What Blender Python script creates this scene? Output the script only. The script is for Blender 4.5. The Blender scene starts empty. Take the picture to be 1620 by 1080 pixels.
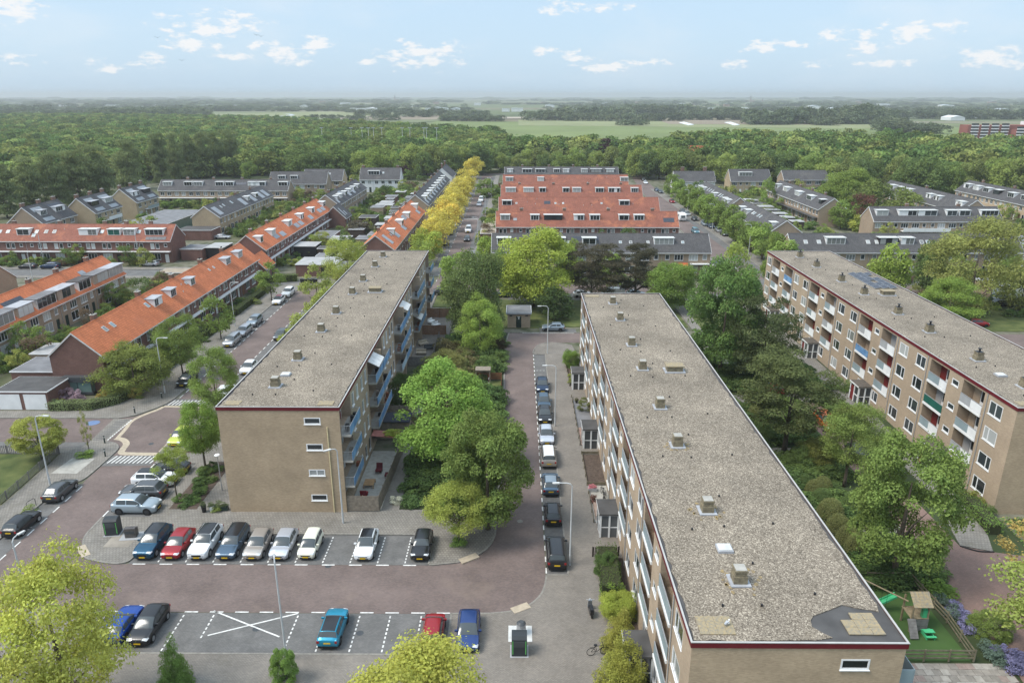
import bpy, math, random
import numpy as np
from mathutils import Vector, Matrix
random.seed(7)
rng = np.random.default_rng(7)
scene = bpy.context.scene
col = scene.collection
CAM_H, FOC, PITCH, YAW = 40.0, 1150.0, math.atan(390 / 1150), math.radians(0.45)
cam_d = bpy.data.cameras.new('camera')
cam_d.sensor_width = 36.0
cam_d.lens = 36.0 * FOC / 1620.0
cam_d.clip_start = 0.5
cam_d.clip_end = 40000
cam = bpy.data.objects.new('camera', cam_d)
col.objects.link(cam)
cam.location = (0, 0, CAM_H)
cam.rotation_euler = (math.pi / 2 - PITCH, 0, YAW)
scene.camera = cam
SUN_EL, SUN_AZ = math.radians(54), math.radians(-108)      # azimuth from +Y (north) towards +X
sun_d = bpy.data.lights.new('sun', 'SUN')
sun_d.energy = 2.1
sun_d.angle = math.radians(24)
sun_d.color = (1.0, 0.95, 0.87)
sun = bpy.data.objects.new('sun', sun_d)
col.objects.link(sun)
sd = Vector((math.sin(SUN_AZ) * math.cos(SUN_EL), math.cos(SUN_AZ) * math.cos(SUN_EL), math.sin(SUN_EL)))
sun.rotation_euler = sd.to_track_quat('Z', 'Y').to_euler()
sun.location = (0, 0, 200)
world = bpy.data.worlds.new('World')
scene.world = world
world.use_nodes = True
wn, wl = world.node_tree.nodes, world.node_tree.links
wn.clear()
def N(nodes, typ, **kw):
 n = nodes.new(typ)
 for k, v in kw.items():
  if k[0] == 'i' and k[1:].isdigit():
   n.inputs[int(k[1:])].default_value = v
  else:
   setattr(n, k, v)
 return n
def math_n(nodes, links, op, a, b=None, clamp=False):
 n = nodes.new('ShaderNodeMath')
 n.operation = op
 n.use_clamp = clamp
 for i, v in enumerate((a, b)):
  if v is None:
   continue
  if isinstance(v, (int, float)):
   n.inputs[i].default_value = v
  else:
   links.new(v, n.inputs[i])
 return n.outputs[0]
def build_world():
 m = lambda op, a, b=None, c=False: math_n(wn, wl, op, a, b, c)
 out = N(wn, 'ShaderNodeOutputWorld')
 bg = N(wn, 'ShaderNodeBackground')
 sky = N(wn, 'ShaderNodeTexSky', sky_type='NISHITA', sun_disc=False, sun_elevation=SUN_EL,
   sun_rotation=SUN_AZ, altitude=40, air_density=1.0, dust_density=1.6, ozone_density=1.2)
 bg.inputs['Strength'].default_value = 0.11
 tc = N(wn, 'ShaderNodeTexCoord')
 sep = N(wn, 'ShaderNodeSeparateXYZ')
 wl.new(tc.outputs['Generated'], sep.inputs[0])
 X, Y, Z = sep.outputs
 az = m('ARCTAN2', X, Y)
 el = m('ARCSINE', Z)
 comb = N(wn, 'ShaderNodeCombineXYZ')
 wl.new(X, comb.inputs[0]); wl.new(Y, comb.inputs[1]); wl.new(m('MULTIPLY', Z, 2.6), comb.inputs[2])
 nz = N(wn, 'ShaderNodeTexNoise'); nz.inputs['Scale'].default_value = 46; nz.inputs['Detail'].default_value = 7
 nz.inputs['Roughness'].default_value = 0.62
 wl.new(comb.outputs[0], nz.inputs['Vector'])
 nb = N(wn, 'ShaderNodeTexNoise'); nb.inputs['Scale'].default_value = 5.5; nb.inputs['Detail'].default_value = 8
 nb.inputs['Roughness'].default_value = 0.6
 wl.new(comb.outputs[0], nb.inputs['Vector'])
 clouds = []
 for px, py, w, h in [(340, 40, 62, 17), (455, 88, 34, 13), (497, 70, 26, 12), (235, 95, 26, 8), (165, 106, 20, 8),
       (675, 88, 62, 17), (655, 100, 40, 9), (880, 10, 26, 10), (912, 92, 30, 10), (965, 105, 42, 8),
       (1210, 74, 26, 9), (1258, 70, 16, 7), (1325, 56, 24, 9), (1375, 78, 34, 11), (1430, 52, 62, 12),
       (1580, 92, 46, 13), (290, 70, 42, 8), (1290, 104, 22, 6), (858, 80, 18, 7), (15, 10, 36, 16),
       (1160, 102, 24, 5), (1040, 101, 26, 6), (30, 95, 30, 6), (420, 70, 24, 8), (375, 90, 40, 6),
       (1480, 45, 40, 7), (940, 12, 60, 6), (585, 98, 16, 4), (1400, 100, 40, 5)]:
  u, v = (px - 810) / FOC, (540 - py) / FOC
  y = math.cos(PITCH) + v * math.sin(PITCH)
  z = -math.sin(PITCH) + v * math.cos(PITCH)
  x2, y2 = u * math.cos(YAW) - y * math.sin(YAW), u * math.sin(YAW) + y * math.cos(YAW)
  a, e = math.atan2(x2, y2), math.atan2(z, math.hypot(x2, y2))
  clouds.append((a, e, w / FOC * 0.95, h / FOC * 1.15))
 best = None
 for a, e, wa, we in clouds:
  p = m('POWER', m('ABSOLUTE', m('DIVIDE', m('SUBTRACT', az, a), wa)), 2.0)
  q = m('POWER', m('ABSOLUTE', m('DIVIDE', m('SUBTRACT', el, e), we)), 2.0)
  d = m('SUBTRACT', 1.0, m('ADD', p, q))
  best = d if best is None else m('MAXIMUM', best, d)
 best = m('MAXIMUM', best, -1.5)
 dens = m('ADD', m('MULTIPLY', best, 0.42), m('MULTIPLY', m('SUBTRACT', nz.outputs[0], 0.5), 3.6))
 mr = N(wn, 'ShaderNodeMapRange', interpolation_type='SMOOTHSTEP')
 wl.new(dens, mr.inputs[0]); mr.inputs[1].default_value = -0.02; mr.inputs[2].default_value = 0.6
 mv = N(wn, 'ShaderNodeMapRange', interpolation_type='SMOOTHSTEP')
 wl.new(nb.outputs[0], mv.inputs[0]); mv.inputs[1].default_value = 0.42; mv.inputs[2].default_value = 0.72
 ml = N(wn, 'ShaderNodeMapRange'); wl.new(el, ml.inputs[0]); ml.inputs[1].default_value = 0.03; ml.inputs[2].default_value = 0.45
 ml.inputs[3].default_value = 0.16; ml.inputs[4].default_value = 0.75
 veil = m('MULTIPLY', mv.outputs[0], ml.outputs[0])
 up = N(wn, 'ShaderNodeMapRange'); wl.new(el, up.inputs[0]); up.inputs[1].default_value = 0.2; up.inputs[2].default_value = 1.0; up.inputs[3].default_value = 1.0; up.inputs[4].default_value = 1.7
 base = N(wn, 'ShaderNodeMix', data_type='RGBA')
 base.inputs['Factor'].default_value = 0.82
 base.inputs['B'].default_value = (SKYV[0], SKYV[1], SKYV[2], 1)
 wl.new(sky.outputs[0], base.inputs['A'])
 c1 = N(wn, 'ShaderNodeMix', data_type='RGBA'); wl.new(veil, c1.inputs['Factor'])
 wl.new(base.outputs['Result'], c1.inputs['A']); c1.inputs['B'].default_value = CLOUDV
 c2 = N(wn, 'ShaderNodeMix', data_type='RGBA'); wl.new(m('MULTIPLY', mr.outputs[0], 0.95), c2.inputs['Factor'])
 wl.new(c1.outputs['Result'], c2.inputs['A']); c2.inputs['B'].default_value = CLOUDV
 c3 = N(wn, 'ShaderNodeVectorMath', operation='SCALE'); wl.new(c2.outputs['Result'], c3.inputs[0]); wl.new(up.outputs[0], c3.inputs['Scale'])
 wl.new(c3.outputs[0], bg.inputs['Color'])
 wl.new(bg.outputs[0], out.inputs['Surface'])
SKYV = (2.95, 3.95, 4.95)
CLOUDV = (4.75, 4.82, 4.9, 1)
build_world()
scene.view_settings.view_transform = 'Standard'
scene.view_settings.look = 'None'
scene.view_settings.exposure = 0.86
scene.view_settings.gamma = 1.0
scene.view_settings.use_curve_mapping = False
scene.cycles.use_denoising = True
scene.cycles.max_bounces = 6
scene.cycles.diffuse_bounces = 3
scene.cycles.glossy_bounces = 3
scene.cycles.transmission_bounces = 3
scene.cycles.transparent_max_bounces = 4
scene.cycles.volume_bounces = 1
scene.cycles.caustics_reflective = False
scene.cycles.caustics_refractive = False
def ray(px, py):
 u, v = (px - 810) / FOC, (540 - py) / FOC
 x, y, z = u, math.cos(PITCH) + v * math.sin(PITCH), -math.sin(PITCH) + v * math.cos(PITCH)
 c, s = math.cos(YAW), math.sin(YAW)
 return (x * c - y * s, x * s + y * c, z)
def G(px, py, z=0.0):
 d = ray(px, py)
 t = (z - CAM_H) / d[2]
 return (d[0] * t, d[1] * t)
def ZY(px, py, Y):            # x and z of a pixel on the vertical plane y = Y
 d = ray(px, py)
 t = Y / d[1]
 return (d[0] * t, CAM_H + d[2] * t)
def width_at(wpx, Y, z=0.0):  # metres that wpx pixels span at that place
 dz = z - CAM_H
 return wpx / FOC * (Y * math.cos(PITCH) - dz * math.sin(PITCH))
class MB:
 def __init__(s):
  s.v, s.f, s.m = [], [], []
 def add(s, vs, fs, m=0):
  b = len(s.v)
  s.v += [tuple(p) for p in vs]
  for f in fs:
   s.f.append(tuple(b + i for i in f)); s.m.append(m)
  return s
 def box(s, x0, x1, y0, y1, z0, z1, m=0):
  return s.add([(x0, y0, z0), (x1, y0, z0), (x1, y1, z0), (x0, y1, z0), (x0, y0, z1), (x1, y0, z1), (x1, y1, z1), (x0, y1, z1)],
      [(0, 3, 2, 1), (4, 5, 6, 7), (0, 1, 5, 4), (1, 2, 6, 5), (2, 3, 7, 6), (3, 0, 4, 7)], m)
 def hexa(s, lo, hi, m=0):      # two quads (4 points each), bottom and top
  return s.add(list(lo) + list(hi), [(0, 3, 2, 1), (4, 5, 6, 7), (0, 1, 5, 4), (1, 2, 6, 5), (2, 3, 7, 6), (3, 0, 4, 7)], m)
 def prism(s, poly, z0, z1, m=0, side=None):
  n = len(poly)
  area = sum(poly[i][0] * poly[(i + 1) % n][1] - poly[(i + 1) % n][0] * poly[i][1] for i in range(n))
  if area < 0:
   poly = poly[::-1]
  b = len(s.v)
  s.v += [(p[0], p[1], z0) for p in poly] + [(p[0], p[1], z1) for p in poly]
  s.f.append(tuple(b + n + i for i in range(n))); s.m.append(m)
  for i in range(n):
   j = (i + 1) % n
   s.f.append((b + i, b + j, b + n + j, b + n + i)); s.m.append(m if side is None else side)
  return s
 def tube(s, p0, p1, r0, r1=None, n=8, m=0, cap=True):
  r1 = r0 if r1 is None else r1
  p0, p1 = Vector(p0), Vector(p1)
  d = (p1 - p0).normalized()
  a = d.orthogonal().normalized(); b = d.cross(a)
  vs = []
  for p, r in ((p0, r0), (p1, r1)):
   for i in range(n):
    t = 2 * math.pi * i / n
    vs.append(p + (a * math.cos(t) + b * math.sin(t)) * r)
  fs = [(i, (i + 1) % n, n + (i + 1) % n, n + i) for i in range(n)]
  if cap:
   fs += [tuple(range(n - 1, -1, -1)), tuple(range(n, 2 * n))]
  return s.add(vs, fs, m)
 def path(s, pts, r, n=8, m=0):
  rr = r if isinstance(r, (list, tuple)) else [r] * len(pts)
  pts = [Vector(p) for p in pts]
  vs, up = [], None
  for i, p in enumerate(pts):
   d = (pts[min(i + 1, len(pts) - 1)] - pts[max(i - 1, 0)]).normalized()
   if up is None:
    up = d.orthogonal().normalized()
   up = (up - d * up.dot(d)).normalized()
   b = d.cross(up)
   for k in range(n):
    t = 2 * math.pi * k / n
    vs.append(p + (up * math.cos(t) + b * math.sin(t)) * rr[i])
  fs = []
  for i in range(len(pts) - 1):
   for k in range(n):
    fs.append((i * n + k, i * n + (k + 1) % n, (i + 1) * n + (k + 1) % n, (i + 1) * n + k))
  fs += [tuple(range(n - 1, -1, -1)), tuple((len(pts) - 1) * n + k for k in range(n))]
  return s.add(vs, fs, m)
 def sphere(s, c, r, n=12, k=7, m=0, sz=1.0):
  vs, fs = [], []
  for j in range(k + 1):
   ph = math.pi * j / k
   for i in range(n):
    t = 2 * math.pi * i / n
    vs.append((c[0] + r * math.sin(ph) * math.cos(t), c[1] + r * math.sin(ph) * math.sin(t), c[2] + r * sz * math.cos(ph)))
  for j in range(k):
   for i in range(n):
    fs.append((j * n + i, (j + 1) * n + i, (j + 1) * n + (i + 1) % n, j * n + (i + 1) % n))
  return s.add(vs, fs, m)
 def mesh(s, name, mats, smooth=False):
  me = bpy.data.meshes.new(name)
  me.from_pydata(s.v, [], s.f)
  for m in (mats if isinstance(mats, (list, tuple)) else [mats]):
   me.materials.append(m)
  if len(s.m):
   me.polygons.foreach_set('material_index', s.m)
  if smooth:
   me.polygons.foreach_set('use_smooth', [True] * len(s.f))
  me.update()
  return me
 def build(s, name, mats, parent=None, loc=(0, 0, 0), smooth=False, **tags):
  return put(s.mesh(name, mats, smooth), name, parent, loc, **tags)
def put(mesh, name, parent=None, loc=(0, 0, 0), rz=0.0, scale=None, mat=None, **tags):
 o = bpy.data.objects.new(name, mesh)
 col.objects.link(o)
 o.parent = parent
 o.location = loc
 if rz:
  o.rotation_euler = (0, 0, rz)
 if scale is not None:
  o.scale = scale if hasattr(scale, '__len__') else (scale,) * 3
 if mat is not None:
  for i, mm in (mat.items() if isinstance(mat, dict) else [(0, mat)]):
   o.material_slots[i].link = 'OBJECT'; o.material_slots[i].material = mm
 for k, v in tags.items():
  if v is not None:
   o[k] = v
 return o
def thing(name, label, cat, loc=(0, 0, 0), rz=0.0, group=None):
 o = bpy.data.objects.new(name, None)
 col.objects.link(o)
 o.empty_display_size = 0.2
 o.location = loc if len(loc) == 3 else (loc[0], loc[1], 0)
 o.rotation_euler = (0, 0, rz)
 o['label'] = label; o['category'] = cat
 if group:
  o['group'] = group
 return o
def copy_tree(src, loc, rz=0.0, label=None, parent=None, scale=None):
 r = src.copy(); col.objects.link(r)
 if parent is not None:
  r.parent = parent
 else:
  r.location = loc if len(loc) == 3 else (loc[0], loc[1], 0)
  r.rotation_euler = (0, 0, rz)
  if scale:
   r.scale = (scale,) * 3
 if label:
  r['label'] = label
 for c in src.children:
  copy_tree(c, None, parent=r)
 return r
MATS = {}
def new_mat(name):
 m = bpy.data.materials.new(name); m.use_nodes = True
 nt = m.node_tree
 b = nt.nodes['Principled BSDF']
 MATS[name] = m
 return m, nt.nodes, nt.links, b
def M(name, c, rough=0.8, var=0.12, scale=1.5, metal=0.0, spec=0.3, bump=0.0, bscale=30.0, coat=0.0, c2=None, detail=4.0):
 if name in MATS:
  return MATS[name]
 m, n, l, b = new_mat(name)
 b.inputs['Roughness'].default_value = rough
 b.inputs['Metallic'].default_value = metal
 b.inputs['Specular IOR Level'].default_value = spec
 b.inputs['Coat Weight'].default_value = coat
 if var or c2:
  g = n.new('ShaderNodeNewGeometry')
  t = n.new('ShaderNodeTexNoise'); t.inputs['Scale'].default_value = scale; t.inputs['Detail'].default_value = detail
  l.new(g.outputs['Position'], t.inputs['Vector'])
  r = n.new('ShaderNodeValToRGB')
  lo = tuple(max(0, x * (1 - var)) for x in c); hi = c2 if c2 else tuple(min(1, x * (1 + var)) for x in c)
  r.color_ramp.elements[0].color = (*lo, 1); r.color_ramp.elements[1].color = (*hi, 1)
  r.color_ramp.elements[0].position = 0.32; r.color_ramp.elements[1].position = 0.68
  l.new(t.outputs[0], r.inputs[0]); l.new(r.outputs[0], b.inputs['Base Color'])
 else:
  b.inputs['Base Color'].default_value = (*c, 1)
 if bump:
  g = n.new('ShaderNodeNewGeometry')
  t = n.new('ShaderNodeTexNoise'); t.inputs['Scale'].default_value = bscale; t.inputs['Detail'].default_value = 3
  l.new(g.outputs['Position'], t.inputs['Vector'])
  bu = n.new('ShaderNodeBump'); bu.inputs['Strength'].default_value = bump; bu.inputs['Distance'].default_value = 0.03
  l.new(t.outputs[0], bu.inputs['Height']); l.new(bu.outputs[0], b.inputs['Normal'])
 return m
def brick_mat(name, c1, c2, mortar, bw=0.22, bh=0.065, flat=False, rough=0.85, patch=0.22, pscale=0.35, bias=0.0, stain=None, soft=0.5):
 """walls: u = x + y, v = z;  flat: u = x, v = y (paving)"""
 m, n, l, b = new_mat(name)
 g = n.new('ShaderNodeNewGeometry')
 sx = n.new('ShaderNodeSeparateXYZ'); l.new(g.outputs['Position'], sx.inputs[0])
 cx = n.new('ShaderNodeCombineXYZ')
 if flat:
  l.new(sx.outputs[0], cx.inputs[0]); l.new(sx.outputs[1], cx.inputs[1])
 else:
  l.new(math_n(n, l, 'ADD', sx.outputs[0], sx.outputs[1]), cx.inputs[0]); l.new(sx.outputs[2], cx.inputs[1])
 bt = n.new('ShaderNodeTexBrick')
 bt.inputs['Scale'].default_value = 1.0
 bt.inputs['Brick Width'].default_value = bw; bt.inputs['Row Height'].default_value = bh
 bt.inputs['Mortar Size'].default_value = min(bw, bh) * 0.1; bt.inputs['Mortar Smooth'].default_value = soft
 bt.inputs['Bias'].default_value = bias
 bt.inputs['Color1'].default_value = (*c1, 1); bt.inputs['Color2'].default_value = (*c2, 1); bt.inputs['Mortar'].default_value = (*mortar, 1)
 l.new(cx.outputs[0], bt.inputs['Vector'])
 t = n.new('ShaderNodeTexNoise'); t.inputs['Scale'].default_value = pscale; t.inputs['Detail'].default_value = 9; t.inputs['Roughness'].default_value = 0.65
 l.new(g.outputs['Position'], t.inputs['Vector'])
 r = n.new('ShaderNodeMapRange'); r.inputs[1].default_value = 0.3; r.inputs[2].default_value = 0.7
 r.inputs[3].default_value = 1 - patch; r.inputs[4].default_value = 1 + patch
 l.new(t.outputs[0], r.inputs[0])
 mx = n.new('ShaderNodeVectorMath'); mx.operation = 'SCALE'
 l.new(bt.outputs['Color'], mx.inputs[0]); l.new(r.outputs[0], mx.inputs['Scale'])
 out = mx.outputs[0]
 if stain:      # worn patches of another colour: (colour, threshold, scale)
  t2 = n.new('ShaderNodeTexNoise'); t2.inputs['Scale'].default_value = stain[2]; t2.inputs['Detail'].default_value = 8; t2.inputs['Roughness'].default_value = 0.7
  l.new(g.outputs['Position'], t2.inputs['Vector'])
  r2 = n.new('ShaderNodeMapRange'); r2.inputs[1].default_value = stain[1]; r2.inputs[2].default_value = stain[1] + 0.12; r2.inputs[4].default_value = stain[3]
  l.new(t2.outputs[0], r2.inputs[0])
  mm = n.new('ShaderNodeMix'); mm.data_type = 'RGBA'; l.new(r2.outputs[0], mm.inputs['Factor'])
  l.new(out, mm.inputs['A']); mm.inputs['B'].default_value = (*stain[0], 1)
  out = mm.outputs['Result']
 l.new(out, b.inputs['Base Color'])
 b.inputs['Roughness'].default_value = rough
 b.inputs['Specular IOR Level'].default_value = 0.25
 bu = n.new('ShaderNodeBump'); bu.inputs['Strength'].default_value = 0.35; bu.inputs['Distance'].default_value = 0.01; bu.invert = True
 l.new(bt.outputs['Fac'], bu.inputs['Height']); l.new(bu.outputs[0], b.inputs['Normal'])
 return m
def gravel_mat(name, cols, cell=0.09, moss=None):
 m, n, l, b = new_mat(name)
 g = n.new('ShaderNodeNewGeometry')
 v = n.new('ShaderNodeTexVoronoi'); v.inputs['Scale'].default_value = 1 / cell
 l.new(g.outputs['Position'], v.inputs['Vector'])
 sx = n.new('ShaderNodeSeparateColor'); l.new(v.outputs['Color'], sx.inputs[0])
 r = n.new('ShaderNodeValToRGB'); r.color_ramp.interpolation = 'LINEAR'
 e = r.color_ramp.elements
 for i, (p, c) in enumerate(cols):
  if i < 2:
   e[i].position = p; e[i].color = (*c, 1)
  else:
   x = e.new(p); x.color = (*c, 1)
 l.new(sx.outputs[0], r.inputs[0])
 t = n.new('ShaderNodeTexNoise'); t.inputs['Scale'].default_value = 0.16; t.inputs['Detail'].default_value = 10; t.inputs['Roughness'].default_value = 0.7
 l.new(g.outputs['Position'], t.inputs['Vector'])
 mr = n.new('ShaderNodeMapRange'); mr.inputs[1].default_value = 0.3; mr.inputs[2].default_value = 0.7; mr.inputs[3].default_value = 0.66; mr.inputs[4].default_value = 1.3
 l.new(t.outputs[0], mr.inputs[0])
 mx = n.new('ShaderNodeVectorMath'); mx.operation = 'SCALE'; l.new(r.outputs[0], mx.inputs[0]); l.new(mr.outputs[0], mx.inputs['Scale'])
 out = mx.outputs[0]
 if moss:
  t2 = n.new('ShaderNodeTexNoise'); t2.inputs['Scale'].default_value = 0.9; t2.inputs['Detail'].default_value = 9; t2.inputs['Roughness'].default_value = 0.75
  l.new(g.outputs['Position'], t2.inputs['Vector'])
  r2 = n.new('ShaderNodeMapRange'); r2.inputs[1].default_value = 0.56; r2.inputs[2].default_value = 0.72; r2.inputs[4].default_value = 0.55
  l.new(t2.outputs[0], r2.inputs[0])
  mm = n.new('ShaderNodeMix'); mm.data_type = 'RGBA'; l.new(r2.outputs[0], mm.inputs['Factor'])
  l.new(out, mm.inputs['A']); mm.inputs['B'].default_value = (*moss, 1); out = mm.outputs['Result']
 l.new(out, b.inputs['Base Color'])
 b.inputs['Roughness'].default_value = 0.9; b.inputs['Specular IOR Level'].default_value = 0.2
 bu = n.new('ShaderNodeBump'); bu.inputs['Strength'].default_value = 0.5; bu.inputs['Distance'].default_value = 0.02
 l.new(v.outputs['Distance'], bu.inputs['Height']); bu.invert = True
 l.new(bu.outputs[0], b.inputs['Normal'])
 return m
def tile_roof_mat(name, c1, c2, c3, stainc=None, thr=0.56):
 """rows of pantiles in object space: x along the eave, y up the slope"""
 m, n, l, b = new_mat(name)
 tc = n.new('ShaderNodeTexCoord')
 bt = n.new('ShaderNodeTexBrick'); bt.offset = 0.0
 bt.inputs['Scale'].default_value = 1.0; bt.inputs['Brick Width'].default_value = 0.26; bt.inputs['Row Height'].default_value = 0.34
 bt.inputs['Mortar Size'].default_value = 0.028; bt.inputs['Mortar Smooth'].default_value = 0.8
 bt.inputs['Color1'].default_value = (*c1, 1); bt.inputs['Color2'].default_value = (*c2, 1); bt.inputs['Mortar'].default_value = (*c3, 1)
 l.new(tc.outputs['Object'], bt.inputs['Vector'])
 g = n.new('ShaderNodeNewGeometry')
 t = n.new('ShaderNodeTexNoise'); t.inputs['Scale'].default_value = 0.45; t.inputs['Detail'].default_value = 9; t.inputs['Roughness'].default_value = 0.7
 l.new(g.outputs['Position'], t.inputs['Vector'])
 r = n.new('ShaderNodeMapRange'); r.inputs[1].default_value = 0.3; r.inputs[2].default_value = 0.7; r.inputs[3].default_value = 0.8; r.inputs[4].default_value = 1.18
 l.new(t.outputs[0], r.inputs[0])
 mx = n.new('ShaderNodeVectorMath'); mx.operation = 'SCALE'; l.new(bt.outputs['Color'], mx.inputs[0]); l.new(r.outputs[0], mx.inputs['Scale'])
 out = mx.outputs[0]
 if stainc:
  r2 = n.new('ShaderNodeMapRange'); r2.inputs[1].default_value = thr; r2.inputs[2].default_value = thr + 0.12; r2.inputs[4].default_value = 0.75
  t2 = n.new('ShaderNodeTexNoise'); t2.inputs['Scale'].default_value = 0.22; t2.inputs['Detail'].default_value = 9; t2.inputs['Roughness'].default_value = 0.72
  l.new(g.outputs['Position'], t2.inputs['Vector']); l.new(t2.outputs[0], r2.inputs[0])
  mm = n.new('ShaderNodeMix'); mm.data_type = 'RGBA'; l.new(r2.outputs[0], mm.inputs['Factor'])
  l.new(out, mm.inputs['A']); mm.inputs['B'].default_value = (*stainc, 1); out = mm.outputs['Result']
 l.new(out, b.inputs['Base Color'])
 b.inputs['Roughness'].default_value = 0.8; b.inputs['Specular IOR Level'].default_value = 0.25
 bu = n.new('ShaderNodeBump'); bu.inputs['Strength'].default_value = 0.6; bu.inputs['Distance'].default_value = 0.04; bu.invert = True
 l.new(bt.outputs['Fac'], bu.inputs['Height']); l.new(bu.outputs[0], b.inputs['Normal'])
 return m
def leaf_mat(name, trans=0.35):
 """foliage; the object's own colour is the leaf colour, clumps vary a little in hue"""
 m, n, l, b = new_mat(name)
 n.remove(b)
 out = n['Material Output']
 oi = n.new('ShaderNodeObjectInfo')
 at = n.new('ShaderNodeAttribute'); at.attribute_name = 'tone'
 g = n.new('ShaderNodeNewGeometry')
 t = n.new('ShaderNodeTexNoise'); t.inputs['Scale'].default_value = 0.55; t.inputs['Detail'].default_value = 3
 l.new(g.outputs['Position'], t.inputs['Vector'])
 s = math_n(n, l, 'ADD', math_n(n, l, 'MULTIPLY', at.outputs['Fac'], 0.85), math_n(n, l, 'MULTIPLY', t.outputs[0], 0.75))
 s = math_n(n, l, 'ADD', s, 0.2)
 hs_sat = 0.9
 mx = n.new('ShaderNodeVectorMath'); mx.operation = 'SCALE'; l.new(oi.outputs['Color'], mx.inputs[0]); l.new(s, mx.inputs['Scale'])
 hs = n.new('ShaderNodeHueSaturation')
 l.new(math_n(n, l, 'ADD', 0.474, math_n(n, l, 'MULTIPLY', t.outputs[0], 0.03)), hs.inputs['Hue'])
 l.new(mx.outputs[0], hs.inputs['Color']); hs.inputs['Saturation'].default_value = hs_sat
 d = n.new('ShaderNodeBsdfDiffuse'); tr = n.new('ShaderNodeBsdfTranslucent'); gl = n.new('ShaderNodeBsdfGlossy')
 l.new(hs.outputs[0], d.inputs['Color'])
 hs2 = n.new('ShaderNodeHueSaturation'); hs2.inputs['Hue'].default_value = 0.485; hs2.inputs['Value'].default_value = 1.25
 l.new(hs.outputs[0], hs2.inputs['Color']); l.new(hs2.outputs[0], tr.inputs['Color'])
 a = n.new('ShaderNodeMixShader'); a.inputs[0].default_value = trans
 l.new(d.outputs[0], a.inputs[1]); l.new(tr.outputs[0], a.inputs[2])
 n.remove(gl); l.new(a.outputs[0], out.inputs[0])
 return m
def glass_mat(name, c, rough=0.06):
 m, n, l, b = new_mat(name)
 g = n.new('ShaderNodeObjectInfo')
 r = n.new('ShaderNodeMapRange'); r.inputs[3].default_value = 0.45; r.inputs[4].default_value = 1.6
 l.new(g.outputs['Random'], r.inputs[0])
 mx = n.new('ShaderNodeVectorMath'); mx.operation = 'SCALE'; mx.inputs[0].default_value = c; l.new(r.outputs[0], mx.inputs['Scale'])
 l.new(mx.outputs[0], b.inputs['Base Color'])
 b.inputs['Roughness'].default_value = rough; b.inputs['Specular IOR Level'].default_value = 0.6
 return m
LEAF = leaf_mat('leaf')
BARK = M('bark', (0.10, 0.08, 0.06), 0.9, 0.3, 6, bump=0.5, bscale=14)
WALL_T = brick_mat('tan_brick', (0.42, 0.32, 0.225), (0.35, 0.265, 0.185), (0.36, 0.31, 0.25), patch=0.13)
WALL_G = brick_mat('tan_gable_brick', (0.45, 0.335, 0.22), (0.36, 0.265, 0.17), (0.38, 0.315, 0.235), patch=0.15, stain=((0.40, 0.24, 0.15), 0.62, 0.5, 0.35))
WALL_R = brick_mat('red_brown_brick', (0.185, 0.085, 0.065), (0.13, 0.062, 0.05), (0.20, 0.16, 0.14), patch=0.2)
WALL_O = brick_mat('beige_brick', (0.36, 0.27, 0.19), (0.28, 0.205, 0.14), (0.32, 0.28, 0.23), patch=0.12)
WALL_Y = brick_mat('yellow_brick', (0.42, 0.33, 0.21), (0.34, 0.26, 0.16), (0.36, 0.31, 0.24), patch=0.12)
ROOF_O = tile_roof_mat('orange_tiles', (0.62, 0.20, 0.085), (0.50, 0.155, 0.065), (0.28, 0.085, 0.04), (0.44, 0.15, 0.075), 0.54)
ROOF_W = tile_roof_mat('weathered_orange_tiles', (0.30, 0.115, 0.078), (0.235, 0.09, 0.062), (0.15, 0.06, 0.04), (0.45, 0.17, 0.085), 0.54)
ROOF_D = tile_roof_mat('dark_tiles', (0.105, 0.10, 0.10), (0.08, 0.077, 0.078), (0.045, 0.045, 0.048), (0.13, 0.12, 0.11), 0.55)
GRAVEL = gravel_mat('roof_gravel', [(0.0, (0.092, 0.076, 0.058)), (1.0, (0.46, 0.40, 0.315)), (0.45, (0.195, 0.163, 0.126)), (0.85, (0.275, 0.234, 0.182))], 0.062, moss=(0.15, 0.122, 0.085))
ROAD = brick_mat('brick_road', (0.178, 0.133, 0.118), (0.138, 0.106, 0.097), (0.12, 0.10, 0.09), 0.21, 0.105, True, patch=0.24, pscale=0.22, stain=((0.215, 0.165, 0.135), 0.57, 0.13, 0.6))
PAVE = brick_mat('grey_paving', (0.235, 0.215, 0.19), (0.19, 0.175, 0.155), (0.13, 0.12, 0.10), 0.30, 0.30, True, patch=0.2, pscale=0.4, stain=((0.15, 0.135, 0.105), 0.55, 0.5, 0.6))
PAVE2 = brick_mat('brown_grey_clinkers', (0.235, 0.21, 0.18), (0.185, 0.168, 0.147), (0.12, 0.10, 0.085), 0.21, 0.105, True, patch=0.18, pscale=0.3, stain=((0.14, 0.125, 0.10), 0.58, 0.4, 0.5))
BAY = brick_mat('dark_grey_clinkers', (0.155, 0.15, 0.143), (0.125, 0.122, 0.118), (0.10, 0.095, 0.09), 0.21, 0.105, True, patch=0.2, pscale=0.5, stain=((0.215, 0.205, 0.195), 0.56, 0.35, 0.55))
ASPH = M('asphalt', (0.13, 0.128, 0.124), 0.9, 0.2, 0.6, bump=0.3, bscale=40, detail=9)
KERB = M('kerb_stone', (0.22, 0.205, 0.18), 0.85, 0.2, 3)
CREAM = M('cream_setts', (0.40, 0.335, 0.25), 0.85, 0.14, 2.5)
PAINT = M('road_paint', (0.62, 0.61, 0.58), 0.7, 0.22, 3.0)
WHITE = M('white_paint', (0.74, 0.74, 0.73), 0.5, 0.06, 1)
WHITEM = M('weathered_white', (0.55, 0.55, 0.53), 0.6, 0.15, 2)
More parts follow.
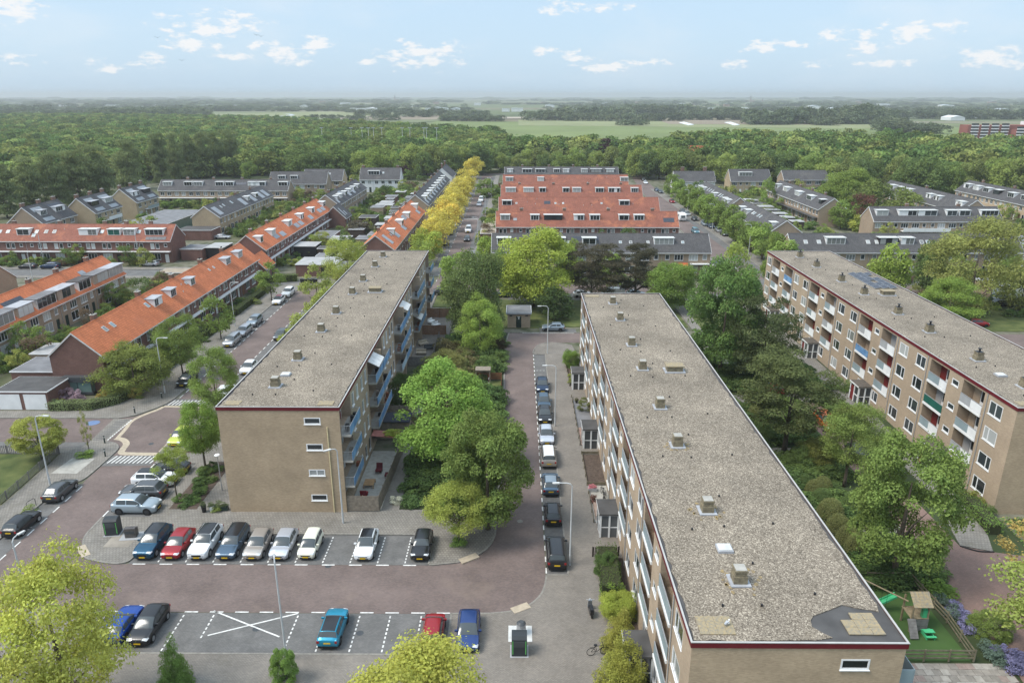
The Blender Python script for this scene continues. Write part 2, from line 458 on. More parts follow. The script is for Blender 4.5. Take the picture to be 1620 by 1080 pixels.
CREAMP = M('cream_paint', (0.66, 0.56, 0.33), 0.5, 0.08, 2)
RED = M('dark_red_fascia', (0.125, 0.012, 0.018), 0.5, 0.1, 1)
REDP = M('dark_red_panel', (0.17, 0.02, 0.02), 0.5, 0.1, 1)
GREYM = M('grey_metal', (0.42, 0.43, 0.44), 0.45, 0.08, 2, metal=0.4)
GREYP = M('light_grey_panel', (0.34, 0.345, 0.35), 0.6, 0.08, 1)
FROST = M('frosted_panel', (0.25, 0.31, 0.33), 0.4, 0.1, 0.8, spec=0.5)
BLUEP = M('blue_panel', (0.10, 0.22, 0.42), 0.5, 0.18, 1.2, c2=(0.19, 0.35, 0.55))
GREENP = M('dark_green_panel', (0.015, 0.10, 0.075), 0.5, 0.1, 1)
FELT = M('roof_felt', (0.075, 0.072, 0.07), 0.8, 0.2, 0.7)
FELTG = M('grey_felt', (0.17, 0.17, 0.175), 0.85, 0.2, 0.5, detail=9)
FELTL = M('light_felt', (0.33, 0.33, 0.325), 0.8, 0.15, 0.6, detail=9)
ZINC = M('zinc_sheet', (0.36, 0.37, 0.39), 0.5, 0.15, 1.2)
CONC = M('concrete', (0.34, 0.325, 0.29), 0.85, 0.15, 2)
LICHEN = M('lichen_slab', (0.27, 0.245, 0.195), 0.9, 0.2, 6, c2=(0.35, 0.27, 0.15), detail=8)
CHIM = M('lichen_chimney', (0.20, 0.165, 0.115), 0.9, 0.3, 3.5, c2=(0.25, 0.215, 0.14), detail=8)
WOOD = M('weathered_wood', (0.22, 0.185, 0.145), 0.85, 0.25, 3)
WOODR = M('brown_wood', (0.20, 0.10, 0.05), 0.8, 0.2, 3)
EDGE = M('roof_edge_metal', (0.40, 0.39, 0.37), 0.55, 0.08, 2)
WOODD = M('dark_wood', (0.06, 0.045, 0.038), 0.8, 0.2, 3)
BLACK = M('black_plastic', (0.018, 0.018, 0.02), 0.45, 0.0)
DARKG = M('dark_green_metal', (0.018, 0.035, 0.028), 0.45, 0.1)
DARKGREY = M('dark_grey_metal', (0.06, 0.065, 0.07), 0.45, 0.1)
SOLAR = M('solar_cells', (0.045, 0.05, 0.065), 0.4, 0.1, 3, spec=0.4)
SOLARL = M('painted_sheen_solar_cells', (0.26, 0.275, 0.29), 0.35, 0.12, 0.6, spec=0.4)  # pale copy of the cells, reflective sheen painted into the base colour
SOIL = M('bark_mulch', (0.085, 0.062, 0.048), 0.95, 0.3, 4, bump=0.6, bscale=12)
GRASS = M('lawn_grass', (0.060, 0.088, 0.022), 0.9, 0.25, 0.5, c2=(0.115, 0.13, 0.04), bump=0.5, bscale=25, detail=10)
TURF = M('artificial_turf', (0.052, 0.10, 0.026), 0.9, 0.15, 0.7, bump=0.4, bscale=30)
YARD = M('garden_ground', (0.065, 0.085, 0.03), 0.95, 0.3, 0.4, c2=(0.19, 0.175, 0.135), detail=10)
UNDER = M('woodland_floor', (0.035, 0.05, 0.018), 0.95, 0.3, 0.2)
GL_D = glass_mat('window_glass', (0.035, 0.042, 0.046))
GL_C = glass_mat('curtained_glass', (0.34, 0.35, 0.34), 0.12)
GL_G = glass_mat('green_tinted_glass', (0.16, 0.24, 0.22), 0.1)
GL_CAR = M('car_glass', (0.06, 0.07, 0.074), 0.14, 0.0, spec=0.5)
TERRA = M('terracotta', (0.28, 0.10, 0.05), 0.8, 0.2, 3)
def wall_holes(mb, L, z0, z1, holes, depth=0.12, m=0, y=0.0, x0=0.0, top=None):
 xs = sorted(set([x0, x0 + L] + [h[0] for h in holes] + [h[1] for h in holes]))
 zs = sorted(set([z0, z1] + [h[2] for h in holes] + [h[3] for h in holes]))
 xs = [x for x in xs if x0 <= x <= x0 + L]; zs = [z for z in zs if z0 <= z <= z1]
 inside = lambda x, z: any(h[0] < x < h[1] and h[2] < z < h[3] for h in holes)
 for j in range(len(zs) - 1):
  i = 0
  while i < len(xs) - 1:
   if inside((xs[i] + xs[i + 1]) / 2, (zs[j] + zs[j + 1]) / 2):
    i += 1; continue
   k = i
   while k + 1 < len(xs) - 1 and not inside((xs[k + 1] + xs[k + 2]) / 2, (zs[j] + zs[j + 1]) / 2):
    k += 1
   mb.add([(xs[i], y, zs[j]), (xs[k + 1], y, zs[j]), (xs[k + 1], y, zs[j + 1]), (xs[i], y, zs[j + 1])], [(0, 1, 2, 3)], m)
   i = k + 1
 for a, b, c, d in holes:
  mb.add([(a, y, c), (b, y, c), (b, y, d), (a, y, d), (a, y + depth, c), (b, y + depth, c), (b, y + depth, d), (a, y + depth, d)],
    [(0, 4, 5, 1), (1, 5, 6, 2), (2, 6, 7, 3), (3, 7, 4, 0)], m)
WIN = {}
def window(parent, x, z, w, h, y=0.0, rz=0.0, split=1, mat=None, frame=None, proud=0.02, sill=True, t=0.07, sub=None):
 """window centred at x, sill height z; frame mesh + pane mesh, shared between equal sizes"""
 key = (round(w, 2), round(h, 2), split, t, sill)
 if key not in WIN:
  f = MB()
  f.box(-w / 2, w / 2, -proud, 0.05, 0, t); f.box(-w / 2, w / 2, -proud, 0.05, h - t, h)
  f.box(-w / 2, -w / 2 + t, -proud, 0.05, t, h - t); f.box(w / 2 - t, w / 2, -proud, 0.05, t, h - t)
  cuts = {1: [], 2: [0.5], 3: [1 / 3, 2 / 3], 4: [.25, .5, .75], 5: [0.36], 6: [.64], 7: [.3, .7]}[split]
  for c in cuts:
   cx = -w / 2 + w * c
   f.box(cx - t * .5, cx + t * .5, -proud, 0.05, t, h - t)
  if sill:
   f.box(-w / 2 - 0.04, w / 2 + 0.04, -0.1, -proud - 0.002, -0.05, 0.0)
  p = MB().box(-w / 2 + t * .5, w / 2 - t * .5, 0.012, 0.03, t * .5, h - t * .5)
  WIN[key] = (f.mesh('window', WHITE), p.mesh('pane', GL_D))
 fm, pm = WIN[key]
 o = put(fm, 'window', parent, (x, y, z), rz, mat=frame)
 pmesh = put(pm, 'pane', o, mat=mat) if mat else put(pm, 'pane', o)
 return o
# ================================================================== the three apartment blocks
BL, BW, BH = 73.7, 11.75, 11.65
FLOORS = [0.15, 2.95, 5.75, 8.55]
def apartment_block(name, label, x0, y0, kind):
 """kind 'front': the visible long side is the entrance side (-x);  'back': the balcony side (+x) is the visible one.
 Local frame: x runs from the far end (0) to the near end (BL), y from the entrance side (0) to the back (BW)."""
 t = thing('apartment_block', label, 'apartment building', (x0, y0 + BL, 0), -math.pi / 2)
 rs = random.Random(hash(name) % 1000 if False else sum(map(ord, name)))
 loc = lambda s: BL - s
 holes, rec, wins, small = [], [], [], []
 for k in range(4):
  o = 18.3 * k
  for c in (3.0, 17.25):
   for f in FLOORS:
    holes.append((loc(o + c + 1.05), loc(o + c - 1.05), f + 0.75, f + 2.25)); wins.append((loc(o + c), f + 0.75, 2.1, 1.5))
  for f in FLOORS[1:]:
   zz = f + 1.25 if True else 0
   holes.append((loc(o + 10.75), loc(o + 9.45), zz, zz + 0.75)); small.append((loc(o + 10.1), zz, 1.3, 0.75))
  for a, b in ((5.0, 8.75), (11.45, 15.2)):
   for f in FLOORS[1:]:
    rec.append((loc(o + b), loc(o + a), f + 0.02, f + 2.55))
  for a in (6.9, 13.3):
   if kind == 'front':
    cx = a + (1.1 if a < 10 else -0.9)
    holes.append((loc(o + cx + 0.8), loc(o + cx - 0.8), 0.9, 2.35)); wins.append((loc(o + cx), 0.9, 1.6, 1.45))
 w = MB()
 allh = holes + rec
 xs = sorted(set([0, BL] + [v for h in allh for v in h[:2]]))
 wall_holes(w, BL, 0, BH - 0.35, allh, depth=0.09)
 for a, b, c, d in rec:      # the recess behind the balcony: sides, floor, ceiling and back wall
  y1 = 1.35
  w.add([(a, 0.09, c), (b, 0.09, c), (b, 0.09, d), (a, 0.09, d), (a, y1, c), (b, y1, c), (b, y1, d), (a, y1, d)],
    [(0, 4, 5, 1), (1, 5, 6, 2), (2, 6, 7, 3), (3, 7, 4, 0), (4, 7, 6, 5)], 0)
 wall = w.build('wall', [WALL_T], t)
 gm = MB()
 hl = [(8.3, 9.9, f + 1.3, f + 2.0) for f in FLOORS]
 wall_holes(gm, BW, 0, BH - 0.35, hl, depth=0.09)
 g = gm.build('gable_wall', [WALL_G], t, (BL, 0, 0)); g.rotation_euler = (0, 0, math.pi / 2)
 MATS
 for i, f in enumerate(FLOORS):
  wd = window(t, BL, f + 1.3, 1.6, 0.7, 0, 0, split=1 if i != 1 else 2, t=0.1, mat=(GL_D if i != 1 else GL_C))
  wd.location = (BL, 9.1, f + 1.3); wd.rotation_euler = (0, 0, math.pi / 2)
 fm = MB().add([(0, 0, 0), (0, BW, 0), (0, BW, BH - 0.35), (0, 0, BH - 0.35)], [(0, 3, 2, 1)], 0)
 fm.build('gable_wall', [WALL_G], t)
 for i, (x, z, ww, hh) in enumerate(wins):
  if kind == 'front':
   window(t, x, z, ww, hh, 0.04, split=rs.choice([5, 6, 2, 5]), mat=rs.choice([GL_D, GL_D, GL_C, GL_D]), t=0.12)
  else:
   window(t, x, z, ww, hh, 0.04, split=5, t=0.085)
 for x, z, ww, hh in small:
  window(t, x, z, ww, hh, 0.04, split=1, t=0.13)
 bal = {}
 for i, (a, b, c, d) in enumerate(rec):
  W_ = b - a
  if kind == 'front':
   e = MB().box(a - 0.02, b + 0.02, -0.12, 0.1, c - 0.2, c + 0.06).build('balcony', [WHITE], t)
   style = rs.random()
   if name == 'C':
    MB().box(a, b, -0.06, -0.02, c + 0.10, c + 1.05).build('railing_panel', [FROST], e)
    MB().box(a, b, -0.075, 0.0, c + 1.05, c + 1.10).build('handrail', [GREYM], e)
   else:
    cut = a + W_ * (0.5 if style < 0.7 else 0.62)
    pc = BLUEP if i in (20,) else (GREENP if i == 3 * 0 + 2 and False else WHITE)
    if i in NAVY_PANELS:
     pc = BLUEP
    if i in GREEN_PANELS:
     pc = GREENP
    if pc is WHITE:
     MB().box(a, cut, -0.06, -0.02, c + 0.12, c + 1.02).build('railing_panel', [FROST if style > 0.3 else GREYP], e)
     MB().box(cut + 0.03, b, -0.07, -0.03, c + 0.12, c + 1.02).build('railing_panel', [WHITE], e)
    else:
     MB().box(a, b, -0.06, -0.02, c + 0.12, c + 1.02).build('railing_panel', [pc], e)
    MB().box(a, b, -0.08, -0.005, c + 1.02, c + 1.07).build('handrail', [GREYM], e)
   px = a + 0.1
   pan = rs.choice([REDP, REDP, WALL_T, GREYP, REDP])
   MB().box(a + 0.1, a + 1.25, 1.28, 1.33, c + 0.05, d - 0.15).build('wall_panel', [pan], t)
   dr = MB()
   dr.box(a + 1.4, a + 1.48, 1.24, 1.33, c + 0.05, d - 0.2); dr.box(a + 2.2, a + 2.28, 1.24, 1.33, c + 0.05, d - 0.2)
   dr.box(a + 1.48, a + 2.2, 1.24, 1.33, d - 0.28, d - 0.2); dr.box(a + 1.48, a + 2.2, 1.24, 1.33, c + 0.05, c + 0.6)
   dd = dr.build('balcony_door', [WHITE], t)
   MB().box(a + 1.48, a + 2.2, 1.29, 1.32, c + 0.6, d - 0.28).build('pane', [GL_D], dd)
   window(t, a + 2.95, c + 0.85, 1.15, d - c - 1.05, 1.31, split=1, mat=rs.choice([GL_D, GL_C]))
 if kind == 'front':
  for k in range(4):
   s0 = 18.3 * k + 10.1
   p0, p1, yo = loc(s0 + 1.25), loc(s0 - 1.25), -1.75
   fr = MB()
   top = 2.55
   for (qx, qy) in ((p0, yo), (p1 - 0.09, yo), ((p0 + p1) / 2 - 0.045, yo), (p0, -0.92), (p1 - 0.09, -0.92), (p0, -0.09), (p1 - 0.09, -0.09)):
    fr.box(qx - 0.04, qx + 0.13, qy - 0.04, qy + 0.13, 0.0, top)
   for zz in (0.0, 1.15, top - 0.1):
    fr.box(p0 + 0.09, p1 - 0.09, yo + 0.01, yo + 0.08, zz, zz + 0.14)
    fr.box(p0 + 0.01, p0 + 0.08, yo + 0.09, -0.09, zz, zz + 0.1); fr.box(p1 - 0.08, p1 - 0.01, yo + 0.09, -0.09, zz, zz + 0.1)
   pr = fr.build('entrance_porch', [WHITE], t)
   g_ = MB()
   g_.box(p0 + 0.09, p1 - 0.09, yo + 0.03, yo + 0.05, 0.1, top - 0.1)
   g_.box(p0 + 0.03, p0 + 0.05, yo + 0.09, -0.09, 0.1, top - 0.1); g_.box(p1 - 0.05, p1 - 0.03, yo + 0.09, -0.09, 0.1, top - 0.1)
   g_.build('pane', [GL_P], pr)
   MB().box(p0 - 0.12, p1 + 0.12, yo - 0.14, -0.01, top, top + 0.16, 0).build('porch_roof', [FELT if name == 'C' else M('brown_felt', (0.10, 0.085, 0.07), 0.9, 0.2, 2)], pr)
   MB().box(p0 - 0.13, p1 + 0.13, yo - 0.15, yo - 0.141, top - 0.03, top + 0.17, 0).build('roof_edge', [WHITE], pr)
   MB().box((p0 + p1) / 2 - 0.95, (p0 + p1) / 2 - 0.1, yo - 0.02, yo - 0.005, 0.12, 2.2).build('door', [REDP if name == 'D' else GL_D], pr)
  for s0 in (4.45, 15.75, 22.75, 34.05, 41.05, 52.35, 59.35, 70.65):
   MB().tube((loc(s0), -0.06, 0.1), (loc(s0), -0.06, BH - 0.4), 0.045, n=6).build('drainpipe', [GREYM], t)
 bh_, brec, bw_ = [], [], []
 spans = [(0.25, 4.75)] + [(13.75 + 18.3 * k, 22.95 + 18.3 * k) for k in range(3)] + [(68.65, 73.4)]
 if kind == 'back':
  for k in range(4):
   for c in (6.0, 8.05, 10.4, 12.45):
    for f in FLOORS:
     s = 18.3 * k + c
     bh_.append((s - 0.5, s + 0.5, f + 0.62, f + 2.2)); bw_.append((s, f + 0.62, 1.0, 1.58))
  for a, b in spans:
   for f in FLOORS:
    brec.append((a, b, f + 0.02, f + 2.55))
  b_ = MB()
  wall_holes(b_, BL, 0, BH - 0.35, bh_ + brec, depth=0.09)
  for a, b, c, d in brec:
   y1 = 1.0
   b_.add([(a, 0.09, c), (b, 0.09, c), (b, 0.09, d), (a, 0.09, d), (a, y1, c), (b, y1, c), (b, y1, d), (a, y1, d)],
     [(0, 4, 5, 1), (1, 5, 6, 2), (2, 6, 7, 3), (3, 7, 4, 0), (4, 7, 6, 5)], 0)
  bo = b_.build('wall', [WALL_T], t, (BL, BW, 0)); bo.rotation_euler = (0, 0, math.pi)
  side = put(None, 'balcony_side', t, (BL, BW, 0), math.pi)       # local x = s from the near end, outward -y
  for s, z, ww, hh in bw_:
   q = window(t, 0, 0, ww, hh, split=rs.choice([1, 1, 2]), mat=rs.choice([GL_D, GL_D, GL_C]), t=0.1)
   q.location = (BL - s, BW - 0.04, z); q.rotation_euler = (0, 0, math.pi)
  bpy.data.objects.remove(side)
  def onb(mesh_mb, nm, mats, parent=t, **k):
   o = mesh_mb.build(nm, mats, parent)
   if parent is t:
    o.location = (BL, BW, 0); o.rotation_euler = (0, 0, math.pi)
   return o
  for a, b, c, d in brec:
   parts = [(a, b)] if b - a < 6 else [(a, (a + b) / 2 - 0.1), ((a + b) / 2 + 0.1, b)]
   if len(parts) == 2:
    onb(MB().box((a + b) / 2 - 0.1, (a + b) / 2 + 0.1, -0.75, 0.98, c, d), 'party_wall', [WALL_T])
   for a2, b2 in parts:
    if c > 1:
     e = onb(MB().box(a2 - 0.05, b2 + 0.05, -0.95, 0.3, c - 0.17, c + 0.02), 'balcony', [CONC])
     cl = MATS.get('pale_blue_panel') or M('pale_blue_panel', (0.36, 0.47, 0.55), 0.5, 0.1, 1)
     pm = cl if rs.random() < 0.12 else BLUEP
     MB().box(a2, b2, -0.95, -0.91, c + 0.06, c + 0.98).build('railing_panel', [pm], e)
     rl = MB()
     for xx in (a2, b2 - 0.03):
      for yy in np.arange(-0.85, 0.0, 0.14):
       rl.box(xx, xx + 0.03, yy, yy + 0.025, c + 0.02, c + 0.98)
      rl.box(xx, xx + 0.035, -0.9, 0.0, c + 0.981, c + 1.02)
     rl.box(a2, b2, -0.96, -0.9, c + 0.985, c + 1.03)
     rl.build('railing', [GREYM], e)
     if rs.random() < 0.22:
      MB().hexa([(a2 + 0.5, 0.0, d - 0.1), (b2 - 0.6, 0.0, d - 0.1), (b2 - 0.6, -1.25, d - 0.75), (a2 + 0.5, -1.25, d - 0.75)],
         [(a2 + 0.5, 0.0, d - 0.06), (b2 - 0.6, 0.0, d - 0.06), (b2 - 0.6, -1.25, d - 0.71), (a2 + 0.5, -1.25, d - 0.71)]).build('awning', [WHITEM], e)
     pl = MB()
     for q in range(rs.randint(1, 3)):
      qx = rs.uniform(a2 + 0.3, b2 - 0.4); pl.box(qx, qx + 0.4, -0.6, -0.25, c + 0.03, c + rs.uniform(0.4, 0.85))
     pl.build('planter', [rs.choice([DARKG, TERRA, BLACK, WOOD])], e)
    dw = MB()
    X0, X1 = a2 + 0.5, b2 - 0.5
    for xx in (X0, X0 + 0.9, X1 - 0.08):
     dw.box(xx, xx + 0.08, 0.9, 0.99, c + 0.05, d - 0.12)
    dw.box(X0, X1, 0.9, 0.99, d - 0.12, d - 0.03)
    dwo = onb(dw, 'balcony_door', [WHITE])
    MB().box(X0 + 0.08, X1 - 0.08, 0.95, 0.98, c + 0.05, d - 0.12).build('pane', [rs.choice([GL_D, GL_C, GL_D])], dwo)
    MB().box(X0 + 0.98, X1 - 0.08, 0.93, 0.949, c + 0.05, c + 0.8).build('wall_panel', [rs.choice([REDP, WHITE, GREYP])], dwo)
 else:
  fm = MB().add([(0, BW, 0), (BL, BW, 0), (BL, BW, BH - 0.35), (0, BW, BH - 0.35)], [(3, 2, 1, 0)], 0)
  fm.build('wall', [WALL_T], t)
  if name == 'C':      # one white-blue enclosed balcony peeps out at the near back corner
   e = MB().box(BL - 4.6, BL - 0.3, BW, BW + 0.95, FLOORS[3] - 0.17, FLOORS[3] + 0.02).build('balcony', [WHITE], t)
   MB().box(BL - 4.6, BL - 0.3, BW + 0.91, BW + 0.95, FLOORS[3] + 0.06, FLOORS[3] + 1.0).build('railing_panel', [FROST], e)
   MB().box(BL - 0.34, BL - 0.3, BW + 0.02, BW + 0.9, FLOORS[3] + 0.06, FLOORS[3] + 1.0).build('side_panel', [FROST], e)
 r = MB()
 z0, z1, q = BH - 0.35, BH, 0.07
 r.box(-q, BL + q, -q, -q + 0.05, z0, z1); r.box(-q, BL + q, BW + q - 0.05, BW + q, z0, z1)
 r.box(BL + q - 0.05, BL + q, -q + 0.05, BW + q - 0.05, z0, z1); r.box(-q, -q + 0.05, -q + 0.05, BW + q - 0.05, z0, z1)
 r.build('fascia', [RED], t)
 r = MB()
 e1 = 0.02
 for a in ((-q - 0.02, BL + q + 0.02, -q - 0.02, e1), (-q - 0.02, BL + q + 0.02, BW - e1, BW + q + 0.02)):
  r.box(*a, z1 + 0.002, z1 + 0.05)
 for a in ((BL - e1, BL + q + 0.02, e1 + 0.002, BW - e1 - 0.002), (-q - 0.02, e1, e1 + 0.002, BW - e1 - 0.002)):
  r.box(*a, z1 + 0.002, z1 + 0.05)
 r.build('roof_edge', [EDGE], t)
 MB().box(-0.018, BL + 0.018, -0.018, BW + 0.018, z0 + 0.1, z1 - 0.085).build('roof', [FELT], t)
 poly = []
 mgn = 0.2
 rr = random.Random(5)
 for i in range(121):
  poly.append((mgn + (BL - 2 * mgn) * i / 120, mgn + rr.uniform(-0.1, 0.12)))
 for i in range(1, 24):
  poly.append((BL - mgn + rr.uniform(-0.1, 0.1), mgn + (BW - 2 * mgn) * i / 24))
 for i in range(121):
  poly.append((BL - mgn - (BL - 2 * mgn) * i / 120, BW - mgn + rr.uniform(-0.12, 0.1)))
 for i in range(1, 24):
  poly.append((mgn + rr.uniform(-0.1, 0.1), BW - mgn - (BW - 2 * mgn) * i / 24))
 if name == 'C':      # bare felt in the near back corner, the gravel blown away from it
  cut = [(BL - 0.45, BW - 3.9), (BL - 0.8, BW - 4.3), (BL - 1.3, BW - 4.7), (BL - 1.8, BW - 4.6), (BL - 2.2, BW - 4.3), (BL - 2.8, BW - 3.0), (BL - 3.2, BW - 2.2), (BL - 2.9, BW - 1.5), (BL - 2.8, BW - 1.0),
    (BL - 2.7, BW - 0.6), (BL - 2.6, BW - 0.36)]
  poly = [p for p in poly if not (p[0] > BL - 2.7 and p[1] > BW - 4.5)]
  k = max(range(len(poly)), key=lambda i: (poly[i][0] > BL - 1.0 and poly[i][1] <= BW - 4.5, poly[i][1]) if poly[i][0] > BL - 1.0 else (False, -1))
  poly = poly[:k + 1] + cut + poly[k + 1:]
 MB().prism(poly, z1 - 0.08, z1 - 0.03).build('gravel_bed', [GRAVEL], t)
 for k in range(4):
  for s in (5.3 + 18.3 * k, 13.3 + 18.3 * k):
   fx, fy = loc(s), 4.05
   c = MB().box(fx - 0.42, fx + 0.42, fy - 0.42, fy + 0.42, z1 - 0.05, z1 + 0.55)
   c.box(fx - 0.36, fx + 0.36, fy - 0.36, fy + 0.36, z1 + 0.551, z1 + 0.85)
   c.box(fx - 0.40, fx + 0.40, fy - 0.40, fy + 0.40, z1 + 0.851, z1 + 0.97)
   co = c.build('chimney', [CHIM], t)
   MB().box(fx - 0.62, fx + 0.62, fy - 0.62, fy + 0.62, z1 - 0.03, z1 + 0.06).build('flashing', [ZINC], co)
   MB().box(fx - 0.34, fx + 0.34, fy - 0.34, fy + 0.34, z1 + 0.971, z1 + 1.01).build('cap', [CONC if name != 'D' else BLACK], co)
   if name == 'D':
    MB().tube((fx, fy, z1 + 1.0), (fx, fy, z1 + 1.35), 0.11, n=8).tube((fx, fy, z1 + 1.35), (fx, fy, z1 + 1.4), 0.22, n=8).build('flue_cap', [BLACK], co)
   for dx, dy in ((rr.uniform(1.8, 2.6), -1.6), (rr.uniform(1.8, 2.6), 0.7), (rr.uniform(-2.5, -1.5), 1.4), (rr.uniform(1.0, 3.0), 4.2)):
    MB().tube((fx + dx, fy + dy, z1 - 0.04), (fx + dx, fy + dy, z1 + 0.12), 0.07, n=6).build('roof_outlet', [BLACK], t)
 boxs = {'A': (43.2, 7.25), 'C': (41.4, 7.4), 'D': (41.6, 7.4)}[name]
 fx, fy = loc(boxs[0]), boxs[1]
 c = MB().box(fx - 0.55, fx + 0.55, fy - 0.85, fy + 0.85, z1 - 0.05, z1 + 0.6).build('roof_shaft', [CHIM], t)
 MB().box(fx - 0.66, fx + 0.66, fy - 0.97, fy + 0.97, z1 + 0.601, z1 + 0.72).build('cap', [LICHEN], c)
 MB().box(fx - 0.8, fx + 0.8, fy - 1.1, fy + 1.1, z1 - 0.03, z1 + 0.07).build('flashing', [ZINC], c)
 hs = {'A': (8.4, 4.15), 'C': (8.6, 4.05), 'D': (8.5, 3.6)}[name]
 fx, fy = loc(hs[0]), hs[1]
 c = MB().box(fx - 0.45, fx + 0.45, fy - 0.5, fy + 0.5, z1 - 0.03, z1 + 0.14).build('roof_hatch', [ZINC], t)
 MB().box(fx - 0.38, fx + 0.38, fy - 0.43, fy + 0.43, z1 + 0.141, z1 + 0.2).build('lid', [WHITEM], c)
 LR_ = MATS.get('lichen_spread') or M('lichen_spread', (0.20, 0.165, 0.115), 0.95, 0.2, 4, c2=(0.33, 0.24, 0.11), detail=8)
 if name == 'C':
  for k, s in enumerate((5.3, 13.3, 23.6)):
   for q in range(16):
    a, d = rr.uniform(0, 6.28), rr.uniform(0.75, 1.5 - .2 * k)
    MB().prism([(.16 * math.cos(w) * rr.uniform(.5, 1.3), .13 * math.sin(w) * rr.uniform(.5, 1.3)) for w in (0, .9, 1.8, 2.7, 3.6, 4.5, 5.4)], 0, 0.02).build('lichen_patch', [LR_], t, (loc(s) + d * math.cos(a), 4.05 + d * 1.1 * math.sin(a), z1 - 0.032), kind='stuff')
 for (sx, sy, nx, ny) in {'A': [(0.5, 0.5, 2, 3), (0.5, BW - 2.2, 2, 3)], 'C': [(0.6, 0.6, 3, 4)], 'D': [(0.6, 0.6, 2, 2)]}[name] + \
   ([(BL - 2.0, 0.5, 2, 4)] if name == 'C' else []):
  for i in range(nx):
   for j in range(ny):
    MB().box(-0.245, 0.245, -0.245, 0.245, 0, 0.05).build('slab', [LICHEN], t, (loc(sx + 0.25 + i * 0.5), sy + 0.25 + j * 0.5, z1 - 0.028), )
 if name == 'C':          # the loose stack of slabs on the bare felt
  for i, j in ((0, 0), (0, 1), (0, 2), (1, 0), (1, 1), (1, 2), (2, 1), (2, 2)):
   o = MB().box(-0.29, 0.29, -0.33, 0.33, 0, 0.06).build('slab', [LICHEN], t, (loc(0.95 + i * 0.6), BW - 2.55 + j * 0.68, z1 - 0.05)); o.rotation_euler = (0, 0, rr.uniform(-.03, .03))
 if name == 'A':
  MB().tube((BL + 0.06, 10.5, 0.05), (BL + 0.06, 10.5, 9.55), 0.055, n=8).build('gas_pipe', [CREAMP], t)
 return t
NAVY_PANELS, GREEN_PANELS = set(), set()
GL_P = glass_mat('porch_glass', (0.07, 0.075, 0.08), 0.12)
BLK_A = apartment_block('A', 'tan brick apartment block with blue balconies and four small gable windows', -28.9, 63.85, 'back')
BLK_C = apartment_block('C', 'tan brick apartment block nearest the camera, with frosted balconies beside the cul-de-sac', 9.62, 32.5, 'front')
NAVY_PANELS, GREEN_PANELS = {10}, {4}
BLK_D = apartment_block('D', 'tan brick apartment block with solar panels on its gravel roof, at the right', 47.95, 64.2, 'front')
for i in range(6):
 for j in range(3):
  s = 45.9 + i * 1.68
  y = 7.75 + j * 1.2
  if (i, j) in ((2, 1), (4, 2)):
   continue
  o = MB().hexa([(-0.8, -0.5, 0.0), (0.8, -0.5, 0.0), (0.8, 0.5, 0.22), (-0.8, 0.5, 0.22)],
      [(-0.8, -0.5, 0.04), (0.8, -0.5, 0.04), (0.8, 0.5, 0.26), (-0.8, 0.5, 0.26)]).build('solar_panel', [GREYM], BLK_D, (BL - s, y, BH + 0.03))
  MB().hexa([(-0.76, -0.46, 0.05), (0.76, -0.46, 0.05), (0.76, 0.46, 0.255), (-0.76, 0.46, 0.255)],
     [(-0.76, -0.46, 0.055), (0.76, -0.46, 0.055), (0.76, 0.46, 0.26), (-0.76, 0.46, 0.26)]).build('cells', [SOLAR], o)
# ================================================================== ground, roads, pavements
def sheet(name, poly, z, mat, z0=None, side=None, parent=None, kind='structure'):
 if z0 is None:
  area = sum(poly[i][0] * poly[(i + 1) % len(poly)][1] - poly[(i + 1) % len(poly)][0] * poly[i][1] for i in range(len(poly)))
  if area < 0:
   poly = poly[::-1]
  mb = MB().add([(p[0], p[1], z) for p in poly], [tuple(range(len(poly)))], 0)
 else:
  mb = MB().prism(poly, z0, z)
 return mb.build(name, [mat] + ([side] if side else []), parent, kind=kind if parent is None else None)
def rect(x0, x1, y0, y1):
 return [(x0, y0), (x1, y0), (x1, y1), (x0, y1)]
def offset_line(pts, d):
 out = []
 for i, p in enumerate(pts):
  a = Vector(pts[max(i - 1, 0)]); b = Vector(pts[min(i + 1, len(pts) - 1)])
  t = (b - a).normalized()
  out.append((p[0] - t.y * d, p[1] + t.x * d))
 return out
def smooth_line(pts, k=4):
 if len(pts) < 3:
  return list(pts)
 out = []
 for i in range(len(pts) - 1):
  p0, p1, p2, p3 = (Vector(pts[max(i - 1, 0)]), Vector(pts[i]), Vector(pts[i + 1]), Vector(pts[min(i + 2, len(pts) - 1)]))
  for j in range(k):
   t = j / k
   out.append(tuple(0.5 * ((2 * p1) + (-p0 + p2) * t + (2 * p0 - 5 * p1 + 4 * p2 - p3) * t * t + (-p0 + 3 * p1 - 3 * p2 + p3) * t ** 3)))
 out.append(tuple(pts[-1]))
 return out
def strip(name, pts, w, z0, z1, mat, parent=None, side=0.0, kind='structure'):
 a, b = offset_line(pts, side + w / 2), offset_line(pts, side - w / 2)
 mb = MB()
 n = len(pts)
 mb.v = [(p[0], p[1], z) for q in (a, b) for z in (z0, z1) for p in q]
 A0, A1, B0, B1 = 0, n, 2 * n, 3 * n
 for i in range(n - 1):
  for f in ((A1 + i, B1 + i, B1 + i + 1, A1 + i + 1), (A0 + i, A1 + i, A1 + i + 1, A0 + i + 1), (B0 + i, B0 + i + 1, B1 + i + 1, B1 + i)):
   mb.f.append(f); mb.m.append(0)
 mb.f += [(A0, B0, B1, A1), (A0 + n - 1, A1 + n - 1, B1 + n - 1, B0 + n - 1)]; mb.m += [0, 0]
 return mb.build(name, [mat], parent, kind=kind if parent is None else None)
